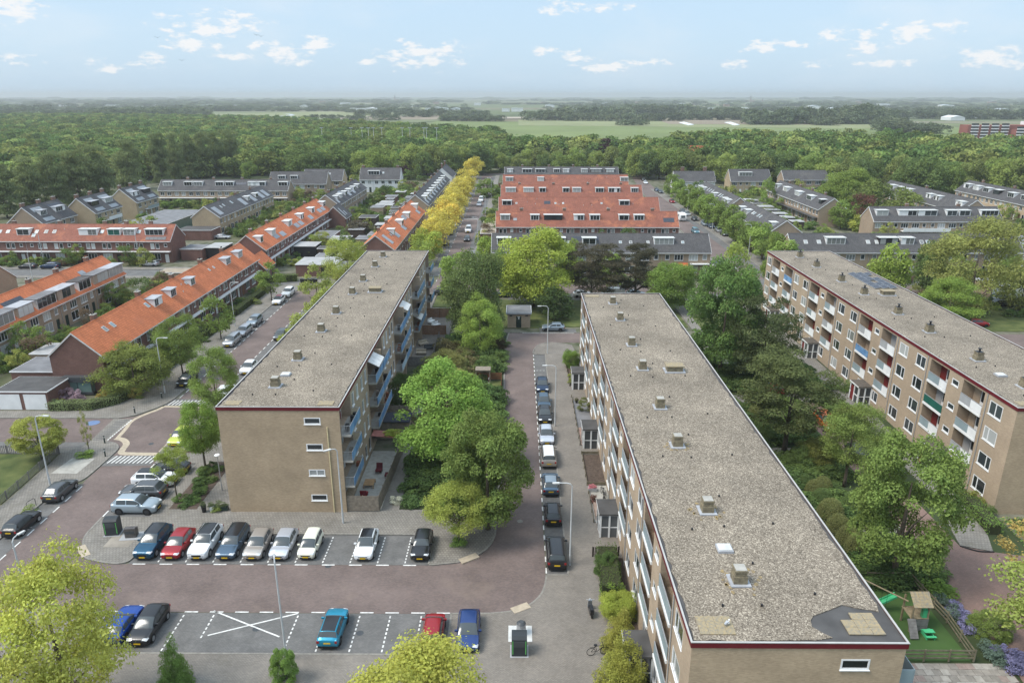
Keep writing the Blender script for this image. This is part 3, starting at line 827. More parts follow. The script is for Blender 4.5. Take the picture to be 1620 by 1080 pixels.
def field_mat():
 m, n, l, b = new_mat('farmland')
 g = n.new('ShaderNodeNewGeometry')
 mp = n.new('ShaderNodeMapping'); mp.inputs['Scale'].default_value = (0.0016, 0.0042, 0.001); mp.inputs['Rotation'].default_value = (0, 0, 0.12)
 l.new(g.outputs['Position'], mp.inputs[0])
 v = n.new('ShaderNodeTexVoronoi'); v.distance = 'CHEBYCHEV'; v.inputs['Scale'].default_value = 1.0; l.new(mp.outputs[0], v.inputs['Vector'])
 sc = n.new('ShaderNodeSeparateColor'); l.new(v.outputs['Color'], sc.inputs[0])
 r = n.new('ShaderNodeValToRGB'); r.color_ramp.interpolation = 'CONSTANT'
 e = r.color_ramp.elements
 cs = [(0, (0.12, 0.145, 0.07)), (0.25, (0.145, 0.165, 0.085)), (0.45, (0.10, 0.12, 0.065)), (0.62, (0.17, 0.15, 0.10)), (0.75, (0.13, 0.15, 0.08)), (0.88, (0.20, 0.19, 0.13))]
 e[0].position, e[0].color = cs[0][0], (*cs[0][1], 1); e[1].position, e[1].color = cs[1][0], (*cs[1][1], 1)
 for p, c in cs[2:]:
  x = e.new(p); x.color = (*c, 1)
 l.new(sc.outputs[0], r.inputs[0])
 t = n.new('ShaderNodeTexNoise'); t.inputs['Scale'].default_value = 0.02; t.inputs['Detail'].default_value = 8
 l.new(g.outputs['Position'], t.inputs['Vector'])
 mr = n.new('ShaderNodeMapRange'); mr.inputs[1].default_value = 0.3; mr.inputs[2].default_value = 0.7; mr.inputs[3].default_value = 0.8; mr.inputs[4].default_value = 1.2
 l.new(t.outputs[0], mr.inputs[0])
 mx = n.new('ShaderNodeVectorMath'); mx.operation = 'SCALE'; l.new(r.outputs[0], mx.inputs[0]); l.new(mr.outputs[0], mx.inputs['Scale'])
 l.new(mx.outputs[0], b.inputs['Base Color']); b.inputs['Roughness'].default_value = 1; b.inputs['Specular IOR Level'].default_value = 0.05
 return m
FIELD = field_mat()
sheet('ground', [(-13000, -300), (13000, -300), (13000, 13000), (-13000, 13000)], -0.3, FIELD)
sheet('town_ground', rect(-260, 330, -20, 520), 0.0, YARD, z0=-0.4)
ROAD1 = [(-47, 20), (-41, 20), (-41, 47), (-39.8, 48.6), (-38, 48.95), (-5.4, 48.87), (-1.7, 48.97), (0.1, 49.4), (1.3, 50.3), (2.1, 51.6), (2.45, 53), (2.55, 54.8),
   (2.62, 80), (2.55, 111.5), (2.9, 114.6), (4.0, 116.6), (6, 117.3), (30, 117.4), (30, 122.5), (-1.5, 122.5), (-2.1, 113), (-1.9, 91), (-2.04, 62), (-2.1, 59.7),
   (-2.8, 57.65), (-4.45, 56.0), (-7.5, 55.3), (-35.2, 55.3), (-36.6, 55.25), (-38.9, 55.8), (-39.7, 56.4), (-40.5, 57.65), (-41.3, 59.4), (-41.5, 61.5), (-41.5, 74.0), (-42.2, 76.2),
   (-42.2, 145), (-41, 148.5), (-38, 149.6), (130, 149.6), (130, 157), (-13.2, 157), (-13.2, 392), (-18.4, 392), (-18.4, 157), (-40, 157), (-44, 156), (-47.3, 153), (-47.6, 150), (-47.05, 146),
   (-47.05, 92), (-48.2, 89.5), (-50.2, 86.9), (-52, 86.15), (-200, 86.15), (-200, 79.4), (-49.8, 79.4), (-48.3, 78.6), (-47.5, 77), (-47.3, 74), (-47.3, 70.3), (-47.0, 68)]
sheet('road', ROAD1, 0.02, ROAD)
sheet('road', [(50.3, 157), (56.5, 157), (57.2, 200), (59.6, 270), (61.5, 330), (65, 392), (59.5, 392), (54.5, 330), (51.8, 270), (50.6, 200)], 0.02, ROAD)
sheet('road', rect(-200, 90, 392, 399), 0.02, ROAD)
sheet('road', rect(61, 150, 115.5, 122.5), 0.02, ROAD)
sheet('road', rect(-150, -72, 164.5, 171), 0.02, ASPH)
sheet('road', [(-72, 171), (-72, 164.5), (-53, 157), (-45, 155), (-45, 158.5), (-52, 163)], 0.02, ASPH)
for r_ in (rect(-33.2, -5.4, 44.3, 48.85), rect(-35.0, -8.0, 55.32, 59.95), rect(-49.1, -47.02, 20, 69.4), rect(-49.35, -47.08, 96, 146), rect(-42.18, -39.9, 92.5, 145),
   rect(-41.48, -36.7, 62.9, 74.0), rect(2.66, 4.45, 54.0, 111.3), rect(-20.7, -18.42, 165, 385), rect(-13.18, -11.6, 175, 385), rect(-200, -52, 77.7, 79.38),
   rect(4.0, 10.5, 122.52, 125.0), rect(-2, 45, 144.5, 149.58), rect(56.9, 59.2, 160, 265), rect(45, 130, 157.02, 162.5)):
 sheet('parking_bays', r_, 0.024, BAY)
KZ = 0.12
P1 = [(-49.15, 20), (-49.15, 69.3), (-48.2, 69.6), (-47.55, 70.4), (-47.5, 77.0), (-47.9, 78.2), (-48.7, 79.0), (-49.9, 79.35), (-52.0, 79.35), (-52.1, 77.65), (-200, 77.65), (-200, 76.4), (-53.6, 76.3), (-52.9, 66), (-52.6, 20)]
P2 = [(-200, 86.2), (-52, 86.2), (-50.5, 87.0), (-49.4, 88.4), (-48.4, 90.0), (-47.6, 92.2), (-47.6, 95.9), (-49.4, 96.1), (-49.4, 145), (-49.9, 148.5), (-47.8, 150.3), (-47.4, 153.4), (-44.4, 156.3), (-40, 157.1), (-21, 157.1), (-21, 162), (-44, 162),
  (-52, 156), (-53.4, 150), (-53.4, 100), (-53.8, 91.5), (-57, 88.6), (-62, 88.3), (-200, 88.3)]
P3 = [(-41.25, 59.4), (-40.4, 57.6), (-39.6, 56.45), (-38.8, 55.85), (-36.6, 55.32), (-35.5, 55.4), (-35.05, 55.9), (-35.02, 60.0), (-7.95, 60.0), (-7.9, 55.36), (-7.4, 55.36), (-4.5, 56.05), (-2.85, 57.7), (-2.15, 59.7), (-2.08, 64.3), (-29, 64.6), (-28.9, 138), (-17, 138), (-17, 149.5),
  (-37.8, 149.5), (-40.9, 148.4), (-42.0, 145.1), (-39.85, 145), (-39.85, 92.4), (-42.1, 92.4), (-42.1, 76.2), (-41.5, 74.1), (-36.65, 74.05), (-36.65, 62.85), (-41.4, 62.85), (-41.4, 61.4)]
P4 = [(2.6, 53.9), (2.5, 53), (2.15, 51.55), (1.35, 50.25), (0.15, 49.35), (-1.7, 48.92), (-5.35, 48.82), (-5.35, 44.25), (-33.25, 44.25), (-33.25, 48.8), (-38, 48.9), (-39.7, 48.5), (-40.9, 47), (-40.9, 15), (9.62, 15), (9.62, 111.5), (9.2, 115.6), (6, 117.25), (4.1, 116.5), (3.0, 114.5), (2.62, 111.4), (4.5, 111.35), (4.5, 53.9)]
for P, nm in ((P1, 'pavement'), (P2, 'pavement'), (P3, 'pavement'), (P4, 'pavement')):
 sheet(nm, P, KZ, PAVE if P is not P4 else PAVE2, z0=-0.1)
for P in (rect(-23.5, -20.75, 162, 390), rect(-11.55, -9.5, 160, 390), rect(59.3, 62.5, 163, 330), rect(47.3, 50.2, 157, 330), rect(-170, -68, 171.05, 173.5), rect(-170, -72, 162.3, 164.45)):
 sheet('pavement', P, KZ, PAVE, z0=-0.1)
def kerb(pts, parent=None):
 strip('kerb', smooth_line(pts, 4) if len(pts) > 2 else pts, 0.16, -0.1, KZ + 0.015, KERB)
kerb([(-49.15, 20), (-49.15, 69.3)]); kerb([(-49.15, 69.3), (-48.2, 69.6), (-47.55, 70.6), (-47.45, 74), (-47.5, 77.0), (-47.9, 78.2), (-48.7, 79.0), (-49.9, 79.38)])
kerb([(-200, 86.2), (-52, 86.2)]); kerb([(-52, 86.2), (-50.5, 87.0), (-49.4, 88.4), (-48.4, 90.0), (-47.7, 92.2), (-47.6, 95.9)]); kerb([(-49.35, 96), (-49.4, 145)])
kerb([(-49.4, 145), (-49.6, 148.5), (-47.8, 150.6), (-47.2, 153.4), (-44.4, 156.3), (-40, 157.1)]); kerb([(-40, 157.1), (-21, 157.1)])
kerb([(-41.4, 62.85), (-41.4, 61.4), (-41.25, 59.4), (-40.4, 57.6), (-39.6, 56.45), (-38.8, 55.85), (-36.6, 55.32), (-35.5, 55.4), (-35.05, 55.95), (-35.02, 57.5)])
kerb([(-35.02, 57.5), (-35.02, 60.0)]); kerb([(-35.02, 60.03), (-7.95, 60.03)]); kerb([(-7.92, 60.0), (-7.92, 55.36)])
kerb([(-7.9, 55.36), (-7.4, 55.34), (-5.9, 55.6), (-4.5, 56.05), (-2.85, 57.7), (-2.15, 59.7), (-2.08, 62), (-2.06, 64.3)])
kerb([(-42.15, 76.2), (-42.15, 92.4)]); kerb([(-39.85, 92.4), (-39.85, 145)]); kerb([(-36.62, 62.85), (-36.62, 74.05)]); kerb([(-36.65, 74.08), (-41.5, 74.1)])
kerb([(4.52, 111.35), (4.52, 53.9)]); kerb([(4.5, 53.9), (2.6, 53.9)]); kerb([(2.6, 53.9), (2.5, 53), (2.15, 51.55), (1.35, 50.25), (0.15, 49.35), (-1.7, 48.92), (-3.5, 48.85), (-5.35, 48.82)])
kerb([(-5.32, 48.8), (-5.32, 44.25)]); kerb([(-5.35, 44.22), (-33.25, 44.22)]); kerb([(-33.28, 44.2), (-33.28, 48.8)]); kerb([(-33.3, 48.84), (-38, 48.9), (-39.7, 48.5), (-40.9, 47), (-41, 44)]); kerb([(-41, 44), (-41, 15)])
kerb([(4.5, 111.35), (2.62, 111.4), (3.0, 114.5), (4.1, 116.5), (6, 117.25), (9.2, 115.8)]); kerb([(-2.0, 64.3), (-1.86, 91), (-2.06, 113), (-1.5, 122.5)]); kerb([(-2, 122.6), (30, 122.6)])
kerb([(-20.7, 162), (-20.7, 390)]); kerb([(-11.5, 160), (-11.5, 390)]); kerb([(59.25, 160), (59.3, 330)]); kerb([(50.25, 157), (50.3, 200), (51.5, 270), (54.2, 330)]); kerb([(-38, 149.55), (130, 149.55)])
strip('sett_band', smooth_line([(-42.3, 76.35), (-45, 76.4), (-46.6, 76.6), (-47.0, 77.6), (-47.3, 79.0), (-48.3, 80.1), (-49.4, 80.5)], 5), 0.75, 0.0, 0.03, CREAM)
strip('sett_band', smooth_line([(-49.2, 80.6), (-49.5, 83), (-49.9, 85.4), (-49.3, 87.3), (-48.3, 88.9), (-47.9, 90.0)], 5), 0.5, 0.0, 0.029, CREAM)
strip('sett_band', [(-47.9, 90.15), (-42.2, 89.75)], 0.5, 0.0, 0.031, CREAM)
strip('sett_band', [(-42.3, 77), (-42.3, 89.7)], 0.35, 0.0, 0.028, CREAM)
for p in ([(-40.75, 57.85), (-39.35, 56.3)], [(-5.1, 55.75), (-3.6, 56.75)], [(-0.35, 49.15), (1.0, 49.9)]):
 strip('dropped_kerb', p, 0.75, 0.0, KZ + 0.03, CREAM)
sheet('manhole', [(-16.9 + 0.3 * math.cos(a), 55.15 + 0.3 * math.sin(a)) for a in np.linspace(0, 6.28, 13)[:-1]], 0.033, DARKGREY)
for mx, my in ((-20.6, 47.0), (-12.3, 46.6), (-36.5, 47.5), (0.3, 62.5), (-0.2, 84), (-1.0, 79), (-44.5, 100), (-44.3, 79), (-39.5, 53.5), (-46.3, 51), (-17, 150.4), (-15.5, 200)):
 sheet('manhole', [(mx + 0.3 * math.cos(a), my + 0.3 * math.sin(a)) for a in np.linspace(0, 6.28, 13)[:-1]], 0.029, KERB if mx > -10 else DARKGREY)
ZP = 0.034
def mark(name, poly, z=ZP, mat=PAINT):
 return sheet(name, poly, z, mat)
def seg(a, b, w, name='painted_line', z=ZP):
 a, b = Vector(a), Vector(b); t = (b - a).normalized(); n_ = Vector((-t.y, t.x)) * (w / 2)
 return mark(name, [tuple(a - n_), tuple(b - n_), tuple(b + n_), tuple(a + n_)], z)
for i in range(11):       # bay edge dashes of the upper row
 x = -34.6 + 2.44 * i
 mark('painted_dash', rect(x, x + 1.15, 55.22, 55.36))
for i in range(10):
 x = G(335.5 - 43.6 * 2 + 43.6 * i, 891)[0]
 for k in range(9):
  y = 55.6 + k * 0.47
  mark('painted_dot', rect(x - 0.06, x + 0.06, y, y + 0.27))
for px in (291, 338.5, 472, 520, 569.7, 618, 667, 716):
 x = G(px, 973)[0]
 for k in range(9):
  y = 44.55 + k * 0.47
  if px == 338.5 and k < 3:
   continue
  mark('painted_dot', rect(x - 0.06, x + 0.06, y, y + 0.27))
for px in (170, 216, 292, 332, 372, 411, 452, 493, 570, 610, 651, 691):
 x = G(px, 968)[0]
 if px in (216,):
  continue
 mark('painted_dash', rect(x, x + 1.1, 48.9, 49.03))
seg(G(338, 966), G(442, 1007), 0.13); seg(G(328.6, 1005), G(472, 970), 0.13, z=ZP + 0.004)
for k in range(13):
 mark('painted_dash', rect(-47.0, -46.87, 43.2 + 2.05 * k, 44.3 + 2.05 * k))
for y in (60.6, 61.0, 69.0, 55.2):
 for x in (-48.9, -48.3, -47.7):
  mark('painted_dot', rect(x, x + 0.32, y, y + 0.12))
for k in range(26):
 mark('painted_dash', rect(-47.08, -46.96, 93 + 2.05 * k, 94.1 + 2.05 * k)); mark('painted_dash', rect(-42.25, -42.12, 93 + 2.05 * k, 94.1 + 2.05 * k))
for k in range(34):
 mark('painted_dash', rect(2.55, 2.66, 54.2 + 1.7 * k, 55.0 + 1.7 * k))
for y in (59.3, 64.9, 71, 77.1, 82.8, 88.5, 94.3, 100.2, 104):
 for x in (2.9, 3.4, 3.9):
  mark('painted_dot', rect(x, x + 0.3, y, y + 0.1))
for k in range(5):
 mark('painted_dash', rect(-41.55, -41.42, 62.9 + 2.45 * k, 64.1 + 2.45 * k))
for k in range(26):
 mark('painted_dash', rect(-60 - 6.5 * k, -58.7 - 6.5 * k, 79.33, 79.45) if k % 2 == 0 else rect(-56.8 - 3 * k, -55.7 - 3 * k, 79.33, 79.45))
for k in range(40):
 mark('painted_dash', rect(-18.46, -18.34, 160 + 5.5 * k, 161.4 + 5.5 * k))
mark('painted_dash', rect(-18.3, -13.3, 246.5, 247.2)); mark('painted_dash', rect(50.6, 57.0, 262, 262.8)); mark('painted_dash', rect(0.9, 10, 122.4, 122.52))
sheet('ramp', [(-47.35, 73.4), (-41.75, 73.6), (-42.2, 76.0), (-47.35, 75.9)], 0.030, BAY)
for k in range(11):
 x = -47.1 + k * 0.49
 mark('ramp_stripe', [(x, 74.1), (x + 0.16, 74.1), (x + 0.42, 75.85), (x + 0.26, 75.85)])
sheet('ramp', [(-48.2, 90.45), (-42.2, 90.05), (-42.2, 92.6), (-47.6, 92.7)], 0.030, BAY)
for k in range(11):
 x = -47.6 + k * 0.49
 mark('ramp_stripe', [(x, 90.55), (x + 0.16, 90.55), (x + 0.42, 92.2), (x + 0.26, 92.2)])
sheet('ramp', [(-52.1, 79.42), (-49.9, 79.5), (-50.2, 86.1), (-52.6, 86.1)], 0.030, PAVE)
for k in range(12):
 y = 79.9 + k * 0.5
 mark('ramp_stripe', [(-51.9, y), (-50.5, y + 0.14), (-50.5, y + 0.4), (-51.9, y + 0.2)], mat=BAY)
 if k < 12:
  mark('ramp_stripe', [(-50.15, y), (-50.0, y), (-50.05, y + 0.38), (-50.2, y + 0.38)])
M('blue_road_paint', (0.13, 0.19, 0.32), 0.7, 0.1, 2)
cx_, cy_ = G(147, 669)
mark('blue_zone_disc', [(cx_ + 0.85 * math.cos(a), cy_ + 0.75 * math.sin(a)) for a in np.linspace(0, 6.283, 25)[:-1]], mat=MATS['blue_road_paint'])
sheet('paving_panel', [(-51.9, 71.5), (-49.0, 71.5), (-48.9, 75.0), (-51.6, 75.2)], KZ + 0.006, CONC)
sheet('paving_panel', rect(-41.2 + 2.6, -36.2, 57.7, 60.0), KZ + 0.006, M('worn_paving', (0.27, 0.24, 0.20), 0.9, 0.25, 0.8, detail=9))
ZG = 0.10
sheet('lawn', [(-2.0, 125.2), (3.9, 125.2), (3.9, 126), (31, 126), (31, 144.3), (-12, 144.3), (-12, 128)], ZG, GRASS, z0=-0.1)
sheet('lawn', rect(33, 47, 108, 144), ZG, GRASS, z0=-0.1)
sheet('lawn', rect(62, 150, 124, 146), ZG, GRASS, z0=-0.1)
sheet('lawn', [(-62, 65), (-53.2, 65.2), (-53.9, 76.1), (-62, 76.1)], ZG, GRASS, z0=-0.1)
sheet('lawn', rect(-120, -62.2, 40, 76.0), ZG, GRASS, z0=-0.1)
sheet('lawn', [(-16.8, 139), (-12.4, 139), (-12.4, 149), (-16.8, 149)], ZG, GRASS, z0=-0.1)
sheet('planting_bed', [(-35.4, 64.3), (-32.6, 64.3), (-32.6, 74.3), (-35.2, 74.3)], KZ + 0.03, SOIL, z0=0)
sheet('planting_bed', rect(-39.4, -36.9, 76.5, 90), KZ + 0.03, SOIL, z0=0)
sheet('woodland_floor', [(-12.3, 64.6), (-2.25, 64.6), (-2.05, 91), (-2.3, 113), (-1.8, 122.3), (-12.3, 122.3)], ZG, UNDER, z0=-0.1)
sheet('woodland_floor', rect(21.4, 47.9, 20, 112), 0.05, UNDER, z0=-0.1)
sheet('footpath', [(36.9, 59), (36.6, 54), (36.4, 49.4), (36.9, 44.5), (36.4, 42), (36.4, 20), (46.5, 20), (46.5, 57), (44.0, 57.6), (41.4, 58.5), (41.5, 100), (37.6, 100), (37.8, 66)], 0.09, brick_mat('rose_brick_path', (0.24, 0.15, 0.125), (0.19, 0.125, 0.105), (0.14, 0.11, 0.09), 0.21, 0.105, True, patch=0.18), z0=0)
sheet('footpath', [(43.8, 66), (42.2, 61.6), (41.45, 58.6), (43.95, 57.65), (45.3, 60.9), (45.5, 64.5), (46.2, 69), (46.6, 83), (47.6, 92), (47.4, 140), (44.5, 140), (44.6, 92), (43.8, 83)], 0.14, PAVE, z0=0)
strip('kerb', smooth_line([(41.4, 58.5), (42.6, 57.7), (44.0, 57.6)], 4), 0.14, 0, 0.17, BLACK)
sheet('footpath', [(32.2, 58.4), (36.8, 59.2), (37.5, 62), (33.4, 61.4)], 0.10, PAVE, z0=0)
sheet('footpath', rect(29.3, 44.6, 92, 94.5), 0.11, PAVE, z0=0); sheet('footpath', rect(27, 34, 76.2, 78.4), 0.10, PAVE, z0=0)
sheet('footpath', [(31.5, 104), (33.2, 104), (33.0, 149), (31.2, 149)], 0.13, PAVE, z0=0)
sheet('footpath', [(-13.8, 63.9), (-12.0, 63.9), (-12.0, 140), (-13.4, 140)], 0.115, PAVE2, z0=0)
sheet('garden_paving', rect(-17.1, -13.45, 64.1, 77.2), 0.11, CONC, z0=0); sheet('garden_paving', rect(-17.1, -13.3, 86.6, 96.3), 0.11, PAVE, z0=0); sheet('garden_paving', rect(-17.1, -13.3, 105.6, 137), 0.11, PAVE2, z0=0)
sheet('lawn', rect(28.4, 33.85, 43.9, 53.1), 0.12, TURF, z0=0)
sheet('lawn', rect(62.3, 66.2, 190, 300), 0.05, GRASS)
sheet('lawn', rect(-23, 60, 399.5, 420), 0.05, GRASS)
ter = sheet('terrace_ground', rect(21.5, 36.2, 36, 43.7), 0.06, SOIL, z0=0)
rt = random.Random(3)
SLABM = [M('slab_pink_grey', (0.25, 0.225, 0.195), 0.85, 0.15, 3), M('slab_grey', (0.31, 0.285, 0.25), 0.85, 0.15, 3), M('slab_dull', (0.21, 0.19, 0.165), 0.85, 0.18, 3), M('slab_rose', (0.25, 0.195, 0.17), 0.85, 0.15, 3)]
sm = [MB().box(-0.29, 0.29, -0.29, 0.29, 0, 0.06).mesh('slab', m) for m in SLABM]
for j in range(6):
 for i in range(20):
  x, y = 26.2 + 0.6 * i + (0.3 if j % 2 else 0), 43.35 - 0.6 * j
  if x > 36.0:
   continue
  o = put(rt.choice(sm + sm[:2]), 'slab', ter, (x, y, 0.045 + rt.uniform(0, 0.02)), rt.uniform(-0.02, 0.02))
# ================================================================== vegetation
def leaf_mesh(name, P, Nrm, size, tone, r=None, mats=None, aspect=0.62):
 """P: (n,3) leaf centres, Nrm: (n,3) facing, size: (n,), tone: (n,) -> folded leaf quads"""
 r = r or rng
 n = len(P)
 Nrm = Nrm / (np.linalg.norm(Nrm, axis=1, keepdims=True) + 1e-9)
 a = r.normal(size=(n, 3)); t = np.cross(Nrm, a); t /= (np.linalg.norm(t, axis=1, keepdims=True) + 1e-9)
 b = np.cross(Nrm, t)
 s = size[:, None]
 V = np.empty((n, 4, 3))
 V[:, 0] = P - t * s; V[:, 2] = P + t * s
 V[:, 1] = P - b * s * aspect + Nrm * s * 0.28; V[:, 3] = P + b * s * aspect + Nrm * s * 0.28
 V = V.reshape(-1, 3)
 i = np.arange(n)[:, None] * 4
 T = np.concatenate([i + [0, 1, 2], i + [0, 2, 3]], axis=1).reshape(-1)
 me = bpy.data.meshes.new(name)
 me.vertices.add(len(V)); me.vertices.foreach_set('co', V.astype(np.float32).ravel())
 me.loops.add(len(T)); me.loops.foreach_set('vertex_index', T.astype(np.int32))
 me.polygons.add(len(T) // 3); me.polygons.foreach_set('loop_start', np.arange(0, len(T), 3, dtype=np.int32))
 me.update(calc_edges=True)
 at = me.attributes.new('tone', 'FLOAT', 'POINT'); at.data.foreach_set('value', np.repeat(tone, 4).astype(np.float32))
 me.materials.append(LEAF)
 return me
def crown(seed, n, leaf, lobes=26, spread=0.62, lobe_r=(0.22, 0.42), kind='round', inner=0.16, ragged=0.08):
 """a crown in the box -1..1; lobes of leaves standing round an uneven core"""
 r = np.random.default_rng(seed)
 C, R = [], []
 for i in range(lobes):
  while True:
   p = r.uniform(-1, 1, 3)
   if kind == 'cone':
    z = p[2]; lim = 0.9 * (1 - (z + 1) / 2) + 0.06
    if math.hypot(p[0], p[1]) < lim:
     break
   elif kind == 'column':
    lim = 0.62 * (1 - max(0, z_ := p[2]) ** 2 * 0.55) if True else 1
    if math.hypot(p[0], p[1]) < lim:
     break
   elif kind == 'flat':
    if math.hypot(p[0], p[1]) < 0.85 * math.sqrt(max(0.02, 1 - (0.8 * p[2]) ** 2)):
     break
   else:
    q = np.linalg.norm(p * [1, 1, 1.02])
    if 0.35 < q < 0.95:
     break
  if kind == 'round':
   p = p / np.linalg.norm(p) * (spread + r.uniform(-0.12, 0.1))
   p[2] = p[2] * 1.0 if p[2] > 0 else p[2] * 0.75
   rad = r.uniform(*lobe_r)
  elif kind == 'cone':
   rad = r.uniform(0.14, 0.26) * (1.15 - 0.5 * (p[2] + 1) / 2)
  elif kind == 'column':
   rad = r.uniform(0.22, 0.36)
  else:
   p[2] *= 0.8
   rad = r.uniform(*lobe_r)
  C.append(p); R.append(rad)
 C, R = np.array(C), np.array(R)
 w = R ** 2; w /= w.sum()
 k = r.choice(len(C), n, p=w)
 d = r.normal(size=(n, 3)); d /= np.linalg.norm(d, axis=1, keepdims=True)
 d[:, 2] = np.where(d[:, 2] < -0.25, -d[:, 2] * 0.8, d[:, 2])
 sq = np.array([1, 1, 0.8]) if kind != 'flat' else np.array([1, 1, 0.6])
 if kind == 'column':
  sq = np.array([1, 1, 0.55])
 rad = R[k][:, None] * (1 + r.normal(0, ragged, (n, 1)) - np.abs(r.normal(0, inner, (n, 1))))
 P = C[k] + d * rad * sq
 far = np.linalg.norm(P[:, :2], axis=1)
 Nn = d * 0.75 + r.normal(0, 0.55, (n, 3)) + np.array([0, 0, 0.35])
 lt = r.uniform(0.72, 1.28, len(C))[k]
 tone = lt * r.uniform(0.72, 1.28, n)
 size = leaf * r.uniform(0.6, 1.35, n)
 lo, hi = np.percentile(P, 0.7, axis=0), np.percentile(P, 99.3, axis=0)
 P = (P - (lo + hi) / 2) / ((hi - lo) / 2)
 me = leaf_mesh('crown', P, Nn, size, tone, r)
 return me, C, R
HI = [crown(s, 30000, 0.027, lobes=l, lobe_r=lr, spread=sp)[0] for s, l, lr, sp in ((11, 90, (0.13, 0.30), 0.70), (12, 110, (0.11, 0.26), 0.72), (13, 80, (0.15, 0.32), 0.66))]
HI_LOOSE = [crown(s, 24000, 0.025, lobes=l, lobe_r=(0.12, 0.26), spread=0.68, ragged=0.18)[0] for s, l in ((21, 80), (22, 64))]
HI_SPARSE = [crown(31, 8000, 0.034, lobes=30, lobe_r=(0.12, 0.24), spread=0.66, ragged=0.25)[0], crown(32, 2600, 0.042, lobes=24, lobe_r=(0.12, 0.26), spread=0.7, ragged=0.3)[0]]
HI_PINE = [crown(s, 24000, 0.025, lobes=l, lobe_r=(0.13, 0.25), kind='flat', ragged=0.16)[0] for s, l in ((41, 95), (42, 84))]
HI_CONE = crown(51, 24000, 0.028, lobes=200, kind='cone', ragged=0.08)[0]
MID = [crown(s, 3600, 0.062, lobes=l, lobe_r=(0.2, 0.36))[0] for s, l in ((61, 24), (62, 30), (63, 20), (64, 34))]
MID_LOOSE = [crown(s, 2100, 0.062, lobes=22, lobe_r=(0.16, 0.32), ragged=0.2)[0] for s in (71, 72)]
POPLAR = [crown(s, 13000, 0.05, lobes=80, kind='column', ragged=0.16)[0] for s in (81, 82, 83)]
LO = [crown(s, 520, 0.13, lobes=l, lobe_r=(0.24, 0.42))[0] for s, l in ((91, 14), (92, 18), (93, 12), (94, 20))]
BUSH = [crown(s, 1500, 0.085, lobes=14, lobe_r=(0.25, 0.45), spread=0.55)[0] for s in (101, 102, 103)]
BALL = crown(111, 6500, 0.038, lobes=1, lobe_r=(0.9, 0.95), spread=0.01, inner=0.03, ragged=0.02)[0]
def trunk_mesh(seed, h, r0, hc, rc, limbs=6, n=7):
 """tapered trunk to height h; limbs reach out to the crown centre hc, radius rc"""
 r = random.Random(seed)
 mb = MB()
 top = hc + rc * 0.25
 lean = (r.uniform(-.03, .03) * h, r.uniform(-.03, .03) * h)
 pts = [(lean[0] * t * t, lean[1] * t * t, top * t) for t in (0, 0.15, 0.35, 0.6, 0.8, 1.0)]
 mb.path(pts, [r0 * 1.25, r0, r0 * 0.85, r0 * 0.62, r0 * 0.4, r0 * 0.16], n)
 for i in range(limbs):
  a = i * 2.4 + r.uniform(-.4, .4); z0 = h * r.uniform(0.75, 1.05)
  z0 = min(z0, top * 0.75)
  q = z0 / top
  p0 = (lean[0] * q * q, lean[1] * q * q, z0)
  L = rc * r.uniform(0.55, 0.8)
  p1 = (p0[0] + math.cos(a) * L * 0.45, p0[1] + math.sin(a) * L * 0.45, z0 + L * r.uniform(0.25, 0.5))
  p2 = (p0[0] + math.cos(a) * L, p0[1] + math.sin(a) * L, z0 + L * r.uniform(0.6, 1.1))
  mb.path([p0, p1, p2], [r0 * 0.42, r0 * 0.28, r0 * 0.08], 5)
 return mb.mesh('trunk', BARK, True)
TRUNKS = {}
def tree(x, y, top, r, arche, colr, label, name='tree', cat='tree', h0=None, rz=None, ry=None, group=None, trunk=True, r0=None, z0=0.1, scale_h=None, solid=None):
 """top: crown top height; r: crown radius; h0: crown bottom"""
 h0 = top * 0.22 if h0 is None else h0
 rz = random.uniform(0, 6.28) if rz is None else rz
 t = thing(name, label, cat, (x, y, z0), 0, group)
 hz = (top - h0) / 2
 c = put(arche, 'crown', t, (0, 0, h0 + hz - z0), rz, (r, ry or r, hz))
 c.color = (*colr, 1)
 if trunk:
  key = (round(top), round(r), round(h0))
  if key not in TRUNKS:
   TRUNKS[key] = trunk_mesh(hash(key) % 999, h0, r0 or max(0.07, r * 0.055), h0 + hz - z0, r)
  put(TRUNKS[key], 'trunk', t, (0, 0, 0), rz)
 return t
def ptree(px, pyb, pyt, wpx, arche, colr, label, dx=0, **k):
 """from the photograph: trunk foot, crown top, crown width in pixels"""
 x, y = G(px, pyb)
 top = ZY(px, pyt, y)[1]
 w = width_at(wpx, y, top * 0.6) / 2
 return tree(x + dx, y, top, w, arche, colr, label, **k)
GREEN_MID, GREEN_DK, GREEN_YL, GREEN_LT = (0.123, 0.191, 0.034), (0.064, 0.101, 0.028), (0.239, 0.268, 0.042), (0.157, 0.247, 0.042)
PINEC, OLIVE, YELLOW, BRONZE, LIME = (0.058, 0.078, 0.030), (0.157, 0.177, 0.046), (0.43, 0.40, 0.045), (0.11, 0.055, 0.035), (0.185, 0.282, 0.036)
PURPLE = (0.05, 0.02, 0.022)
ptree(710, 742, 580, 150, HI[0], (0.150, 0.268, 0.039), 'big round bright green tree in the green strip between the left block and the cul-de-sac', h0=3.0)
ptree(772, 838, 656, 138, HI[1], (0.110, 0.163, 0.034), 'broad mid green tree leaning over the cul-de-sac road, behind the small tree on the corner', h0=2.6, solid=1)
ptree(727, 862, 768, 96, HI_LOOSE[0], (0.218, 0.268, 0.042), 'small yellow-green tree in the paving at the corner by the black hatchback', h0=2.2, r0=0.12)
ptree(760, 562, 470, 66, HI_LOOSE[0], (0.185, 0.282, 0.042), 'light green tree left of the transformer house', h0=1.2)
